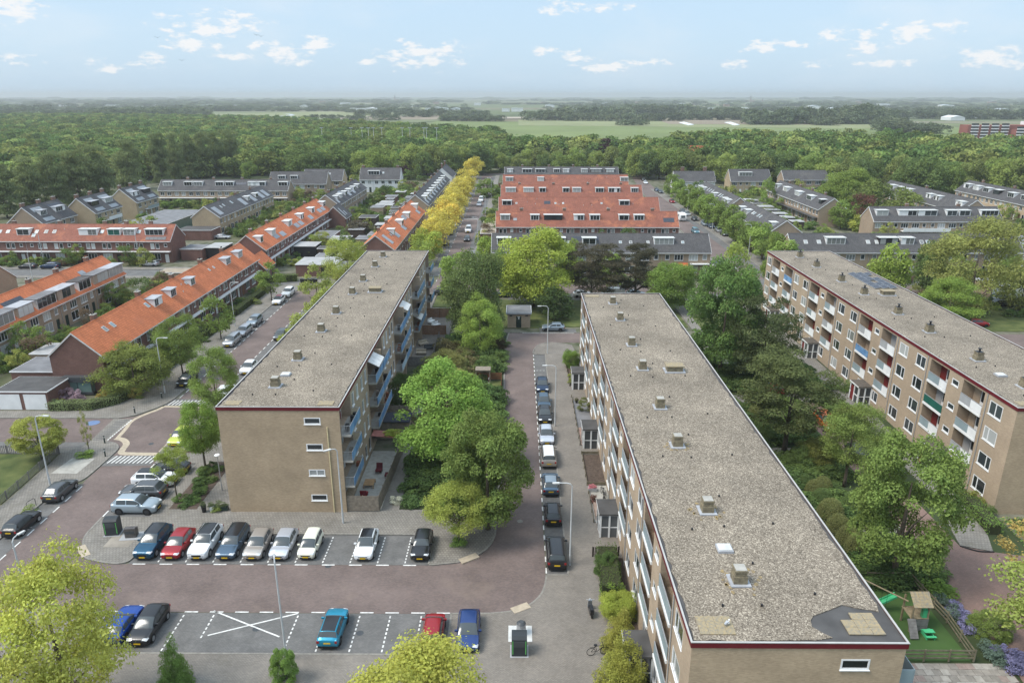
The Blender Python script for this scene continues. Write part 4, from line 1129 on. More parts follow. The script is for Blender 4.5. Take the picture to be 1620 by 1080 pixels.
ptree(750, 533, 400, 90, HI[2], (0.102, 0.148, 0.042), 'tall grey-green tree behind the light green one, left of the transformer house', h0=1.0)
tree(-12.2, 147.5, 9.2, 4.4, MID[1], GREEN_LT, 'green tree at the corner of the street, beside the magenta shrub', h0=1)
ptree(845, 486, 366, 124, HI[0], (0.232, 0.303, 0.034), 'large yellow-green tree on the lawn behind the transformer house', h0=2.2, r0=0.45)
ptree(935, 480, 386, 92, HI_PINE[0], (0.073, 0.068, 0.038), 'dark pine beyond the front block, the left of two by the grey terrace', h0=3, r0=0.25)
ptree(1004, 480, 390, 72, HI_PINE[1], (0.067, 0.066, 0.038), 'dark pine beyond the front block, the right of two by the grey terrace', h0=3, r0=0.25)
ptree(1058, 492, 416, 74, HI[2], (0.123, 0.205, 0.034), 'round green tree at the far right corner of the front block', h0=1.6)
ptree(1138, 592, 412, 112, HI[1], (0.088, 0.163, 0.036), 'tall green tree in the courtyard beside the far end of the front block', h0=3.2, r0=0.28)
ptree(1203, 612, 472, 100, HI_PINE[0], (0.064, 0.087, 0.032), 'dark pine near the far porches of the right block', h0=2.5, r0=0.22)
ptree(1240, 717, 560, 140, HI_PINE[1], (0.086, 0.110, 0.036), 'big dark pine with bare leaning trunk in the middle of the courtyard', h0=4.2, r0=0.28)
ptree(1335, 770, 640, 84, HI_LOOSE[1], (0.143, 0.205, 0.042), 'slim light green tree in the courtyard, right of the big pine', h0=3.2, r0=0.17)
ptree(1412, 915, 694, 158, HI[1], (0.125, 0.19, 0.038), 'large open green tree over the brick path by the near end of the right block', h0=3.4, r0=0.27)
tree(38.6, 43.2, 9.2, 4.1, HI_SPARSE[0], (0.20, 0.26, 0.05), 'thin yellow-green tree at the right edge beside the playground', h0=3.0, r0=0.18)
tree(42.4, 50.5, 8.0, 2.8, HI_SPARSE[1], (0.335, 0.275, 0.061), 'sparse yellowish tree over the path at the right edge', h0=3.6, r0=0.12)
tree(-29.2, 37.2, 13.2, 3.8, HI_LOOSE[0], (0.32, 0.36, 0.055), 'large yellow-green tree in the foreground at the left', h0=3.0, r0=0.3)
tree(-36.4, 35.0, 11.2, 3.7, HI_LOOSE[1], (0.20, 0.15, 0.055), 'brownish blossoming tree at the bottom left edge', h0=3.0)
tree(-5.6, 32.5, 10.3, 4.4, HI_LOOSE[0], (0.293, 0.319, 0.044), 'fresh yellow-green treetop at the bottom in front of the red car', h0=3.0)
ptree(326, 745, 640, 58, HI[2], (0.137, 0.233, 0.031), 'bright green tree on the pavement at the left corner of the left block', h0=2.6, r0=0.12)
ptree(281, 792, 706, 50, HI_SPARSE[0], (0.185, 0.247, 0.036), 'young tree rising from the planting bed beside the parked cars', h0=2.6, r0=0.08)
ptree(68, 728, 662, 72, HI[1], (0.225, 0.261, 0.042), 'low broad yellow-green tree behind the garden fence at the crossing', h0=1.5, r0=0.18)
ptree(142, 716, 650, 16, HI_SPARSE[1], (0.212, 0.239, 0.058), 'thin staked sapling on the pavement corner', h0=1.2, r0=0.05)
ptree(216, 622, 548, 104, HI_LOOSE[0], (0.137, 0.177, 0.036), 'spreading green tree in the garden in front of the orange-roofed terrace gable', h0=0.8)
ptree(290, 596, 503, 66, HI_LOOSE[1], (0.123, 0.183, 0.036), 'street tree left of the parked silver van, in front of the orange-roofed terrace', h0=2.4, r0=0.12)
ptree(345, 652, 549, 70, HI_LOOSE[0], (0.146, 0.224, 0.043), 'tree with pale green crown over the street left of the left block', h0=1.6, r0=0.14)
ptree(350, 537, 470, 46, MID_LOOSE[0], GREEN_MID, 'small street tree above the silver car on the left street', h0=1.6, r0=0.1)
ptree(430, 476, 415, 42, MID_LOOSE[1], GREEN_MID, 'street tree beside the white car at the bend of the left street', h0=1.6, r0=0.1)
tree(-36.0, 150.5, 11.4, 4.6, HI_LOOSE[1], (0.246, 0.303, 0.053), 'tall pale yellow-green tree behind the far end of the left block', h0=0.8)
tree(-40, 140.0, 8.2, 3.0, MID_LOOSE[1], (0.198, 0.253, 0.048), 'pale green tree at the far left corner of the left block', h0=0.6)
for i, (yy, hh, lb) in enumerate(((104, 3.6, 'nearest the lime car'), (110, 4.2, 'second along the left block'), (117, 4.0, 'halfway along the hidden wall of the left block'), (124, 4.8, 'fourth along the hidden wall of the left block'),
         (131, 5.0, 'near the far end of the left block'))):
 tree(-35.6, yy, hh + 1.6, 2.4, MID_LOOSE[i % 2], (0.212, 0.268, 0.048), 'small pale tree past the roof edge, ' + lb, h0=0.6)
ptree(1530, 492, 345, 138, HI_LOOSE[1], (0.192, 0.219, 0.053), 'huge olive-green willow behind the right block', h0=1.0, r0=0.4)
ptree(1497, 512, 440, 84, HI_LOOSE[0], (0.157, 0.247, 0.036), 'bright green spreading tree in front of the willow behind the right block', h0=0.8)
ptree(1402, 468, 388, 62, MID[0], (0.170, 0.247, 0.034), 'rounded light green tree just beyond the solar panels', h0=0.8)
ptree(1462, 462, 385, 50, MID[1], (0.088, 0.141, 0.036), 'dark green tree between the light green tree and the willow', h0=0.8)
ptree(1440, 500, 452, 40, MID_LOOSE[1], OLIVE, 'low brownish green shrub tree behind the right roof', h0=0.3)
ptree(1592, 455, 408, 36, MID[2], GREEN_MID, 'small green tree by the garages at the far right', h0=0.8)
ptree(1612, 492, 430, 60, MID_LOOSE[0], OLIVE, 'olive green tree at the right edge beside the garages', h0=0.8)
ptree(1165, 470, 385, 46, MID_LOOSE[0], (0.198, 0.268, 0.042), 'weeping light green tree beside the street behind the courtyard', h0=1.2)
ptree(1035, 430, 378, 30, MID[3], LIME, 'slim lime green tree against the grey terrace roof', h0=0.5)
ptree(1213, 470, 375, 26, MID_LOOSE[1], (0.143, 0.211, 0.036), 'drooping tree touching the far corner of the right block', h0=1.0)
ptree(905, 440, 380, 40, MID[2], (0.170, 0.247, 0.036), 'green tree behind the dark pines at the grey terrace', h0=0.5)
ptree(965, 455, 400, 40, MID[1], (0.157, 0.239, 0.036), 'green tree between the two dark pines', h0=0.5)
ptree(790, 440, 395, 36, MID[0], GREEN_MID, 'green tree left of the large yellow-green tree', h0=0.3)
ptree(770, 425, 375, 34, MID[3], LIME, 'lime green bush-like tree by the end of the grey terrace', h0=0.3)
ptree(875, 505, 455, 60, MID[1], (0.055, 0.092, 0.026), 'dark rounded shrub tree on the lawn behind the front block', h0=0.2, trunk=True)
ptree(762, 412, 390, 16, BUSH[0], (0.30, 0.04, 0.26), 'magenta flowering shrub at the street corner', name='flowering_shrub', cat='shrub', h0=0.2, trunk=False)
ORD = 'first second third fourth fifth sixth seventh eighth ninth tenth eleventh twelfth thirteenth'.split()
for i, (yy, c_, rr_, hh) in enumerate(((166, (0.170, 0.239, 0.036), 3.4, 8.0), (178, (0.225, 0.296, 0.036), 4.0, 8.6), (188, (0.372, 0.341, 0.033), 4.2, 9.0), (200, YELLOW, 4.4, 9.2), (212, YELLOW, 4.3, 9.4), (224, (0.494, 0.418, 0.038), 4.4, 9.2),
          (237, YELLOW, 4.4, 9.2), (250, YELLOW, 4.3, 9.2), (264, (0.43, 0.40, 0.045), 4.3, 9.0), (278, YELLOW, 4.2, 9.0), (292, YELLOW, 4.2, 8.8), (306, YELLOW, 4.2, 8.8), (322, (0.43, 0.40, 0.045), 4.4, 9.5), (372, (0.43, 0.40, 0.045), 5.0, 10.5))):
 tree(-22.0 - (0.8 if i < 2 else 0), yy, hh, rr_, (MID if i % 2 else MID_LOOSE)[i % 2], c_,
   'green street tree at the near end of the yellow avenue' if i == 0 else ('yellow-green street tree, second from the near end of the yellow avenue' if i == 1 else
   ('lone yellow tree at the far crossing beyond the yellow avenue' if i == 13 else 'bright yellow street tree, %s from the near end of the avenue' % ORD[i])),
   h0=1.6, group='trees of the yellow avenue' if 1 < i < 13 else None)
for i, (yy, c_, rr_) in enumerate(((166, GREEN_LT, 3.8), (174, GREEN_MID, 3.4), (183, GREEN_LT, 3.8), (193, GREEN_MID, 3.6), (205, GREEN_MID, 4.2), (222, GREEN_MID, 3.9), (233, GREEN_MID, 3.8), (245, GREEN_LT, 3.8), (258, GREEN_MID, 3.6), (272, GREEN_MID, 3.4), (288, GREEN_LT, 3.4), (304, GREEN_MID, 3.4))):
 tree(62.2 + (yy - 166) * 0.01, yy, 8.2 + (i % 3) * 0.5, rr_, MID[i % 4], c_, 'green street tree, %s from the near end of the east street' % ORD[i], h0=1.4, group='street trees of the east street')
for i, (px, pt, base) in enumerate(((12, 262, 345), (50, 250, 335), (93, 243, 330), (128, 240, 325), (163, 232, 320), (208, 222, 300), (258, 213, 292), (281, 212, 288), (303, 212, 284), (325, 211, 281), (347, 210, 278), (368, 207, 276))):
 x, y = G(px, base)
 tree(x, y, ZY(px, pt, y)[1], width_at(38 if i < 6 else 25, y) / 2 * 1.1, POPLAR[i % 3], (0.135, 0.175, 0.062) if i % 2 else (0.115, 0.155, 0.055), 'tall poplar, %s from the left in the row behind the houses' % ORD[i],
   name='poplar_tree', cat='poplar', h0=1.5, group='row of tall poplars')
rs = random.Random(21)
WOODC = [tuple(v * 1.25 for v in q) for q in [(0.100, 0.152, 0.032), (0.127, 0.183, 0.036), (0.082, 0.127, 0.032), (0.143, 0.191, 0.039), (0.110, 0.141, 0.036), (0.069, 0.110, 0.032)]]
def edge_trees(pts, step, depth, n_rows, label, group, hr=(11, 15), far=False):
 L = 0
 for a, b in zip(pts[:-1], pts[1:]):
  a, b = Vector(a), Vector(b); d = (b - a).length; t = (b - a).normalized(); nn = Vector((-t.y, t.x))
  s = rs.uniform(0, step)
  while s < d:
   for k in range(n_rows):
    p = a + t * (s + rs.uniform(-2, 2)) + nn * (k * depth + rs.uniform(-2, 2))
    h = rs.uniform(*hr); r = rs.uniform(0.36, 0.48) * h
    c_ = rs.choice(WOODC)
    tree(p.x, p.y, h, r, rs.choice(MID if not far else LO), c_, label, h0=h * 0.12, group=group, trunk=(k == 0))
   s += step
edge_trees([(230, 300), (160, 318), (120, 352), (72, 372), (60, 392)], 8.5, 9, 2, 'broad green tree at the edge of the wood on the right', 'trees at the right edge of the wood', (12, 16))
edge_trees([(60, 408), (-20, 412)], 9.5, 10, 2, 'green tree among the others beyond the far crossing', 'trees beyond the far crossing', (9, 14))
edge_trees([(-22, 402), (-60, 380), (-110, 372)], 8.5, 9, 2, 'green tree at the wood edge behind the far left houses', 'trees at the wood edge behind the far left houses', (12, 17))
for (px, pb, pt, w, c_, lb) in ((655, 275, 236, 46, (0.028, 0.042, 0.024), 'dark spreading tree at the wood edge behind the far houses'), (598, 272, 240, 50, (0.052, 0.055, 0.034), 'darker broad tree behind the grey-roofed far house'),
        (960, 262, 220, 42, PURPLE, 'dark copper beech among the villas'), (640, 285, 262, 18, PURPLE, 'small copper tree beside the far houses'), (538, 280, 255, 20, (0.10, 0.04, 0.03), 'reddish tree behind the far left house'),
        (415, 268, 245, 36, GREEN_MID, 'round tree at the wood edge left of the far houses'), (372, 282, 252, 30, GREEN_DK, 'round green tree right of the poplars'), (395, 285, 256, 26, GREEN_MID, 'smaller round tree right of the poplars')):
 ptree(px, pb, pt, w, MID[rs.randint(0, 3)], c_, lb, h0=1)
ptree(1335, 335, 268, 78, HI[0], (0.143, 0.211, 0.036), 'big bright green tree in the middle of the grey-roofed rows at the right', h0=1)
ptree(1378, 345, 285, 60, MID[1], (0.123, 0.169, 0.039), 'olive tree right of the big bright tree among the grey-roofed rows', h0=1)
ptree(1420, 352, 298, 56, MID[2], (0.143, 0.191, 0.042), 'loose green tree behind the long grey terrace', h0=1)
ptree(1358, 352, 308, 40, MID_LOOSE[0], BRONZE, 'bronze-leaved tree beside the long grey terrace', h0=1)
ptree(1330, 362, 318, 40, MID[0], GREEN_MID, 'green tree against the brick gable of the grey-roofed row', h0=0.6)
ptree(1353, 365, 340, 24, BUSH[1], (0.280, 0.324, 0.048), 'yellow-green bush beside the long grey terrace', name='bush', cat='bush', h0=0.1, trunk=False)
ptree(1412, 302, 270, 30, MID[1], (0.323, 0.275, 0.061), 'yellowish tree at the edge of the right wood', h0=1)
ptree(1212, 330, 282, 22, MID[2], GREEN_LT, 'green tree in front of the far yellow-brick house', h0=1)
ptree(888, 293, 276, 26, MID[1], (0.055, 0.078, 0.026), 'dark shrub tree between the orange roofs', h0=0.3)
ptree(770, 312, 284, 36, MID[0], GREEN_MID, 'green garden tree at the left end of the orange roofs', h0=0.3)
ptree(782, 350, 333, 24, MID[1], GREEN_DK, 'dark garden tree beside the flat-roofed garages', h0=0.3)
ptree(152, 478, 447, 52, MID[0], (0.11, 0.045, 0.035), 'dark red-leaved tree in the garden between the left terraces', h0=0.4)
ptree(566, 372, 350, 44, MID[1], (0.091, 0.083, 0.050), 'grey-brown shrub tree in the back gardens', h0=0.3)
ptree(280, 322, 306, 26, MID[2], GREEN_MID, 'round garden tree in front of the grey-roofed far row', h0=0.3)
def forest_points():
 r = np.random.default_rng(5)
 out = []
 def poly_fill(poly, spacing, hr, patch=0.0):
  xs = [p[0] for p in poly]; ys = [p[1] for p in poly]
  for x in np.arange(min(xs), max(xs), spacing):
   for y in np.arange(min(ys), max(ys), spacing):
    px, py = x + r.uniform(-.42, .42) * spacing, y + r.uniform(-.42, .42) * spacing
    ins = False
    j = len(poly) - 1
    for i in range(len(poly)):
     if (poly[i][1] > py) != (poly[j][1] > py) and px < (poly[j][0] - poly[i][0]) * (py - poly[i][1]) / (poly[j][1] - poly[i][1] + 1e-9) + poly[i][0]:
      ins = not ins
     j = i
    if ins and r.random() > patch:
     out.append((px, py, r.uniform(*hr), spacing))
 poly_fill([(-110, 392), (-60, 400), (-20, 425), (-12, 440), (-8, 560), (-20, 700), (-120, 800), (-330, 1060), (-700, 1250), (-950, 1150), (-800, 900), (-560, 600), (-330, 330), (-245, 250), (-212, 262), (-240, 330), (-172, 366)], 8.8, (9, 13.5), 0.03)
 poly_fill([(62, 396), (76, 386), (126, 366), (165, 332), (235, 312), (480, 300), (620, 400), (700, 560), (520, 560), (330, 540), (240, 600), (130, 600), (105, 520), (60, 500), (10, 540), (-4, 500), (-4, 432), (60, 430)], 9.6, (11, 15.5), 0.05)
 return np.array(out)
FP = forest_points()
def instance_mass(name, pts, archs, colours, flat=1.0, kind_label=None, seed=1):
 """one object; geometry nodes set a crown on every point"""
 r = np.random.default_rng(seed)
 me = bpy.data.meshes.new(name)
 n = len(pts)
 me.vertices.add(n)
 h = pts[:, 2]
 co = np.column_stack([pts[:, 0], pts[:, 1], h * 0.52])
 me.vertices.foreach_set('co', co.astype(np.float32).ravel())
 sc = np.column_stack([pts[:, 3] * r.uniform(0.62, 0.86, n) * flat, pts[:, 3] * r.uniform(0.62, 0.86, n) * flat, h * 0.48])
 a = me.attributes.new('sc', 'FLOAT_VECTOR', 'POINT'); a.data.foreach_set('vector', sc.astype(np.float32).ravel())
 a = me.attributes.new('rot', 'FLOAT_VECTOR', 'POINT'); a.data.foreach_set('vector', np.column_stack([r.normal(0, .08, n), r.normal(0, .08, n), r.uniform(0, 6.28, n)]).astype(np.float32).ravel())
 o = bpy.data.objects.new(name, me); col.objects.link(o)
 o['kind'] = 'stuff'
 ng = bpy.data.node_groups.new(name, 'GeometryNodeTree')
 ng.interface.new_socket('Geometry', in_out='INPUT', socket_type='NodeSocketGeometry'); ng.interface.new_socket('Geometry', in_out='OUTPUT', socket_type='NodeSocketGeometry')
 nd, lk = ng.nodes, ng.links
 gi, go = nd.new('NodeGroupInput'), nd.new('NodeGroupOutput')
 join = nd.new('GeometryNodeJoinGeometry')
 k = len(archs) * len(colours)
 idx = nd.new('FunctionNodeRandomValue'); idx.data_type = 'INT'; idx.inputs['Min'].default_value = 0; idx.inputs['Max'].default_value = k - 1
 ii = nd.new('GeometryNodeInputIndex'); lk.new(ii.outputs[0], idx.inputs['ID'])
 g2i = nd.new('GeometryNodeGeometryToInstance')
 col_pieces = []
 for q, (m_, c_) in enumerate([(m_, c_) for m_ in archs for c_ in colours]):
  m2 = m_.copy(); m2.materials.clear(); m2.materials.append(c_)
  bp = bpy.data.objects.new('crown_source', m2)
  col_pieces.append(bp)
 inst = None
 for q, bp in enumerate(col_pieces):
  oi = nd.new('GeometryNodeObjectInfo'); oi.inputs['Object'].default_value = bp
  cmp_ = nd.new('FunctionNodeCompare'); cmp_.data_type = 'INT'; cmp_.operation = 'EQUAL'
  lk.new(idx.outputs[2], cmp_.inputs[2]); cmp_.inputs[3].default_value = q
  iop = nd.new('GeometryNodeInstanceOnPoints')
  lk.new(gi.outputs[0], iop.inputs['Points']); lk.new(oi.outputs['Geometry'], iop.inputs['Instance']); lk.new(cmp_.outputs[0], iop.inputs['Selection'])
  na = nd.new('GeometryNodeInputNamedAttribute'); na.data_type = 'FLOAT_VECTOR'; na.inputs[0].default_value = 'sc'
  nr = nd.new('GeometryNodeInputNamedAttribute'); nr.data_type = 'FLOAT_VECTOR'; nr.inputs[0].default_value = 'rot'
  lk.new(na.outputs[0], iop.inputs['Scale'])
  er = nd.new('FunctionNodeEulerToRotation'); lk.new(nr.outputs[0], er.inputs[0]); lk.new(er.outputs[0], iop.inputs['Rotation'])
  lk.new(iop.outputs[0], join.inputs[0])
 lk.new(join.outputs[0], go.inputs[0])
 md = o.modifiers.new('scatter', 'NODES'); md.node_group = ng
 return o
def fixed_leaf(name, c):
 m, n, l, b = new_mat(name)
 n.remove(b)
 out = n['Material Output']
 at = n.new('ShaderNodeAttribute'); at.attribute_name = 'tone'
 g = n.new('ShaderNodeNewGeometry')
 t = n.new('ShaderNodeTexNoise'); t.inputs['Scale'].default_value = 0.02; t.inputs['Detail'].default_value = 3
 l.new(g.outputs['Position'], t.inputs['Vector'])
 oi = n.new('ShaderNodeObjectInfo')
 s = math_n(n, l, 'MULTIPLY', at.outputs['Fac'], math_n(n, l, 'ADD', math_n(n, l, 'MULTIPLY', oi.outputs['Random'], 0.5), 0.75))
 mx = n.new('ShaderNodeVectorMath'); mx.operation = 'SCALE'; mx.inputs[0].default_value = c; l.new(s, mx.inputs['Scale'])
 hs = n.new('ShaderNodeHueSaturation'); l.new(math_n(n, l, 'ADD', 0.455, math_n(n, l, 'MULTIPLY', t.outputs[0], 0.085)), hs.inputs['Hue'])
 l.new(mx.outputs[0], hs.inputs['Color']); hs.inputs['Saturation'].default_value = 0.9
 d = n.new('ShaderNodeBsdfDiffuse'); tr = n.new('ShaderNodeBsdfTranslucent'); l.new(hs.outputs[0], d.inputs[0]); l.new(hs.outputs[0], tr.inputs[0])
 a = n.new('ShaderNodeMixShader'); a.inputs[0].default_value = 0.3; l.new(d.outputs[0], a.inputs[1]); l.new(tr.outputs[0], a.inputs[2]); l.new(a.outputs[0], out.inputs[0])
 return m
FL = [fixed_leaf('wood_leaf', (0.168, 0.250, 0.052)), fixed_leaf('wood_leaf_olive', (0.224, 0.269, 0.062)), fixed_leaf('wood_leaf_dark', (0.106, 0.179, 0.043))]
forest = instance_mass('forest', FP, LO[:3], FL, 1.0)
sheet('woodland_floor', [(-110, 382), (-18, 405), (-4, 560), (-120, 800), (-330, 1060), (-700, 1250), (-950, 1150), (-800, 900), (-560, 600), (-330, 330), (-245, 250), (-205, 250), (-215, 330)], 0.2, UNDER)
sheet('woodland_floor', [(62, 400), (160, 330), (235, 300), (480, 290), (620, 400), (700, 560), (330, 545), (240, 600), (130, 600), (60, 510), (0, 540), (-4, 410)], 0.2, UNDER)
# ================================================================== the plain beyond the wood
fieldc = {k: M(k, c, 1.0, 0.12, 0.01, spec=0.05, detail=6) for k, c in dict(green_field=(0.165, 0.20, 0.085), pale_green_field=(0.22, 0.235, 0.125), brown_field=(0.24, 0.20, 0.15), grey_green_field=(0.16, 0.18, 0.10),
                 sandy_field=(0.36, 0.31, 0.25)).items()}
def pxfield(name, pts, mat, z):
 return sheet(name, [G(*p) for p in pts], z, fieldc[mat])
pxfield('field', [(690, 192), (1510, 201), (1560, 220), (1000, 222), (640, 214)], 'green_field', 0.25)
pxfield('field', [(820, 190), (1000, 190), (1500, 197), (1510, 205), (820, 199)], 'pale_green_field', 0.35)
pxfield('field', [(1040, 190.5), (1310, 191), (1330, 198), (1060, 197)], 'brown_field', 0.45)
pxfield('field', [(330, 178), (700, 177), (800, 184), (660, 194), (330, 192)], 'grey_green_field', 0.3)
pxfield('field', [(330, 181), (520, 177), (640, 181), (560, 187), (380, 191)], 'pale_green_field', 0.5)
pxfield('field', [(520, 186), (740, 183), (830, 187), (700, 190), (540, 190)], 'brown_field', 0.6)
pxfield('field', [(560, 184.5), (640, 184), (650, 186.5), (560, 187)], 'sandy_field', 0.8)
pxfield('field', [(770, 186), (830, 185.6), (832, 188.5), (765, 188.8)], 'sandy_field', 0.8)
for i, (a, b, c, d, y0, y1, k) in enumerate(((430, 700, 710, 400, 170, 174, 'pale_green_field'), (980, 1180, 1200, 960, 174, 178, 'pale_green_field'), (300, 420, 430, 280, 173, 176, 'grey_green_field'),
           (1000, 1110, 1120, 1000, 168, 170, 'pale_green_field'), (1400, 1620, 1620, 1380, 173, 176, 'grey_green_field'))):
 pxfield('field', [(a, y0), (b, y0), (c, y1), (d, y1)], k, 0.7)
pl = M('plastic_sheeting', (0.72, 0.74, 0.74), 0.5, 0.05, 0.1)
for k, (pts) in enumerate(([(1074, 195), (1082, 194), (1098, 198.3), (1089, 199)], [(1146, 194.6), (1156, 194), (1170, 198.5), (1162, 199.3)], [(1430, 199.2), (1450, 199.2), (1452, 200.4), (1432, 200.4)])):
 o = sheet('row_cover', [G(*p) for p in pts], 1.0, pl, z0=0.3); o['label'] = ['white plastic row cover on the brown field, the left of two', 'white plastic row cover on the brown field, the right of two', 'small pale row cover on the green field at the right'][k]; o['category'] = 'row cover'; del o['kind']
strip('canal', smooth_line([G(330, 186), G(400, 186.5), G(460, 183.5), G(455, 181)], 4), 9, 0.3, 0.9, M('pale_canal_water', (0.55, 0.58, 0.60), 0.2, 0.0))
rb = np.random.default_rng(77)
def belt(name, a, b, rows, hr, spacing, dens=1.0, depth=None, seed=1, mats=None):
 pts = []
 A, B = np.array(a, float), np.array(b, float)
 L = np.linalg.norm(B - A); t = (B - A) / L; nn = np.array([-t[1], t[0]])
 for k in range(rows):
  for s in np.arange(0, L, spacing):
   if rb.random() > dens:
    continue
   p = A + t * (s + rb.uniform(-.4, .4) * spacing) + nn * (k * (depth or spacing) + rb.uniform(-.4, .4) * spacing)
   pts.append((p[0], p[1], rb.uniform(*hr), spacing))
 return np.array(pts)
def pxbelt(x0, x1, y, h, rows, spacing, dens=1.0, depth=None, y2=None):
 h *= 0.72 if h > 19 else 1
 return belt('x', G(x0, y), G(x1, y2 or y), rows, (h * 0.75, h), spacing, dens, depth)
mid_belts = [pxbelt(900, 1080, 192, 13, 2, 10), pxbelt(1185, 1410, 197, 30, 3, 13), pxbelt(1195, 1240, 198, 22, 3, 13), pxbelt(1300, 1320, 199, 20, 3, 12), pxbelt(985, 1022, 199, 9, 2, 9), pxbelt(1080, 1190, 190, 14, 3, 12),
    pxbelt(700, 790, 192, 10, 3, 11), pxbelt(840, 900, 191, 22, 2, 15, .85), pxbelt(480, 640, 191, 10, 2, 11, .7), pxbelt(855, 900, 190, 26, 2, 15, .9), pxbelt(900, 1000, 187, 28, 3, 16), pxbelt(1000, 1110, 183, 30, 4, 18),
    pxbelt(1100, 1200, 186, 25, 3, 17), pxbelt(1420, 1500, 188, 24, 2, 16), pxbelt(1500, 1640, 189, 24, 3, 16), pxbelt(1405, 1450, 205, 14, 4, 12), pxbelt(1400, 1500, 212, 12, 3, 10), pxbelt(560, 720, 186, 14, 2, 14, .6),
    pxbelt(1250, 1300, 196, 34, 3, 15), pxbelt(1330, 1400, 196, 38, 3, 15), pxbelt(610, 700, 183, 16, 2, 16, .7), pxbelt(715, 770, 187, 14, 3, 14)]
BL_ = [fixed_leaf('belt_leaf', (0.15, 0.185, 0.095)), fixed_leaf('belt_leaf_dark', (0.12, 0.155, 0.08))]
instance_mass('tree_belts', np.concatenate(mid_belts), [LO[0], LO[3]], BL_, 1.0, seed=3)
far = []
for y, h, sp, dens in ((176, 13, 16, .45), (174, 14, 20, .5), (171, 13, 24, .45), (168.5, 13, 28, .45), (166, 14, 34, .45), (164, 14, 44, .45), (162, 14, 56, .5), (160.3, 13, 72, .5), (158.6, 12, 95, .5), (157.2, 11, 130, .5)):
 x0 = -120
 while x0 < 1740:
  w = rb.uniform(60, 300)
  if rb.random() < (0.72 if y < 172 else 0.5):
   far.append(pxbelt(x0, x0 + w, y + rb.uniform(-.5, .5), h * rb.uniform(.6, 1.2), 2, sp * 0.9, dens, depth=sp * 1.5))
  x0 += w + rb.uniform(0, 60)
for x0, x1, y, h in ((-20, 110, 188, 20), (110, 260, 190, 18), (140, 330, 186, 18), (270, 390, 176, 20), (-20, 60, 180, 18), (200, 300, 180, 16)):
 far.append(pxbelt(x0, x1, y, h, 4, 16, .9))
for i in range(70):
 x0 = rb.uniform(-60, 1650); y = rb.uniform(159, 181)
 far.append(pxbelt(x0, x0 + rb.uniform(20, 120), y, rb.uniform(7, 13), 2, 14 + (181 - y) * 1.3, .7))
instance_mass('far_tree_belts', np.concatenate(far), [LO[1], LO[2]], BL_, 1.0, seed=4)
FARW = M('far_white_wall', (0.66, 0.67, 0.67), 0.6, 0.06, 0.1)
FARG = M('greenhouse_glass', (0.45, 0.48, 0.49), 0.3, 0.1, 0.05)
FARB = M('far_brick_wall', (0.28, 0.19, 0.15), 0.8, 0.1, 0.1)
FARR = M('far_grey_roof', (0.22, 0.22, 0.23), 0.8, 0.1, 0.1)
def far_building(px, py, wpx, h, d, wall, roof, label, group=None, name='shed', cat='building', gable=False):
 x, y = G(px, py)
 w = width_at(wpx, y)
 t = thing(name, label, cat, (x, y, 0), 0, group)
 MB().box(-w / 2, w / 2, 0, d, 0, h).build('wall', [wall], t)
 if gable:
  n = max(1, int(w / 30))
  r = MB()
  for i in range(n):
   a, b = -w / 2 + w * i / n, -w / 2 + w * (i + 1) / n
   r.add([(a, -0.3, h + .02), (b, -0.3, h + .02), ((a + b) / 2, -0.3, h + 3.0), (a, d + .3, h + .02), (b, d + .3, h + .02), ((a + b) / 2, d + .3, h + 3.0)], [(0, 1, 2), (3, 5, 4), (0, 2, 5, 3), (1, 4, 5, 2), (0, 3, 4, 1)])
  r.build('roof', [roof], t)
 else:
  MB().box(-w / 2 - .3, w / 2 + .3, -0.3, d + .3, h + .01, h + .5).build('roof', [roof], t)
 return t
grp = 'white greenhouses and sheds scattered over the far plain'
lab = 'small white greenhouse or shed far out on the plain'
for (px, py, w, h) in ((565, 176.5, 24, 7), (585, 176.5, 22, 7), (690, 176, 36, 7), (720, 176, 14, 6), (800, 177, 12, 7), (818, 177, 18, 8), (915, 178, 22, 8), (170, 170, 24, 7), (100, 169, 14, 6), (215, 173, 10, 8),
      (320, 170, 22, 7), (1130, 175, 12, 6), (1175, 175, 20, 7), (1020, 172, 18, 6), (1290, 172, 16, 7), (1320, 177, 14, 7), (1545, 187, 30, 8), (1520, 186, 14, 7), (250, 168, 12, 6), (430, 167, 22, 6),
      (480, 171, 12, 6), (650, 170, 16, 7), (870, 170, 14, 7), (960, 167, 18, 7), (1080, 168, 14, 7), (1240, 166, 20, 7), (1400, 168, 16, 8), (20, 167, 22, 7), (755, 167, 10, 9), (545, 166, 14, 8), (1500, 171, 18, 8), (1590, 181, 16, 9), (1515, 191, 22, 5)):
 far_building(px, py, w, h, 30, FARW, FARW if px % 2 else FARG, lab, grp, name='greenhouse', gable=(px % 3 == 0))
for (px, py, w, h) in ((370, 172, 10, 8), (300, 166, 10, 9), (60, 165, 12, 9), (510, 164, 9, 12), (860, 165, 10, 9), (1010, 164, 8, 10), (1150, 169, 9, 8), (1360, 164, 10, 10), (1450, 165, 12, 9), (1570, 166, 12, 12), (140, 166, 9, 9), (690, 165, 9, 10)):
 far_building(px, py, w, h, 14, FARB, FARR, 'tiny brick building far out on the plain', 'brick buildings far out on the plain', name='farmhouse', gable=True)
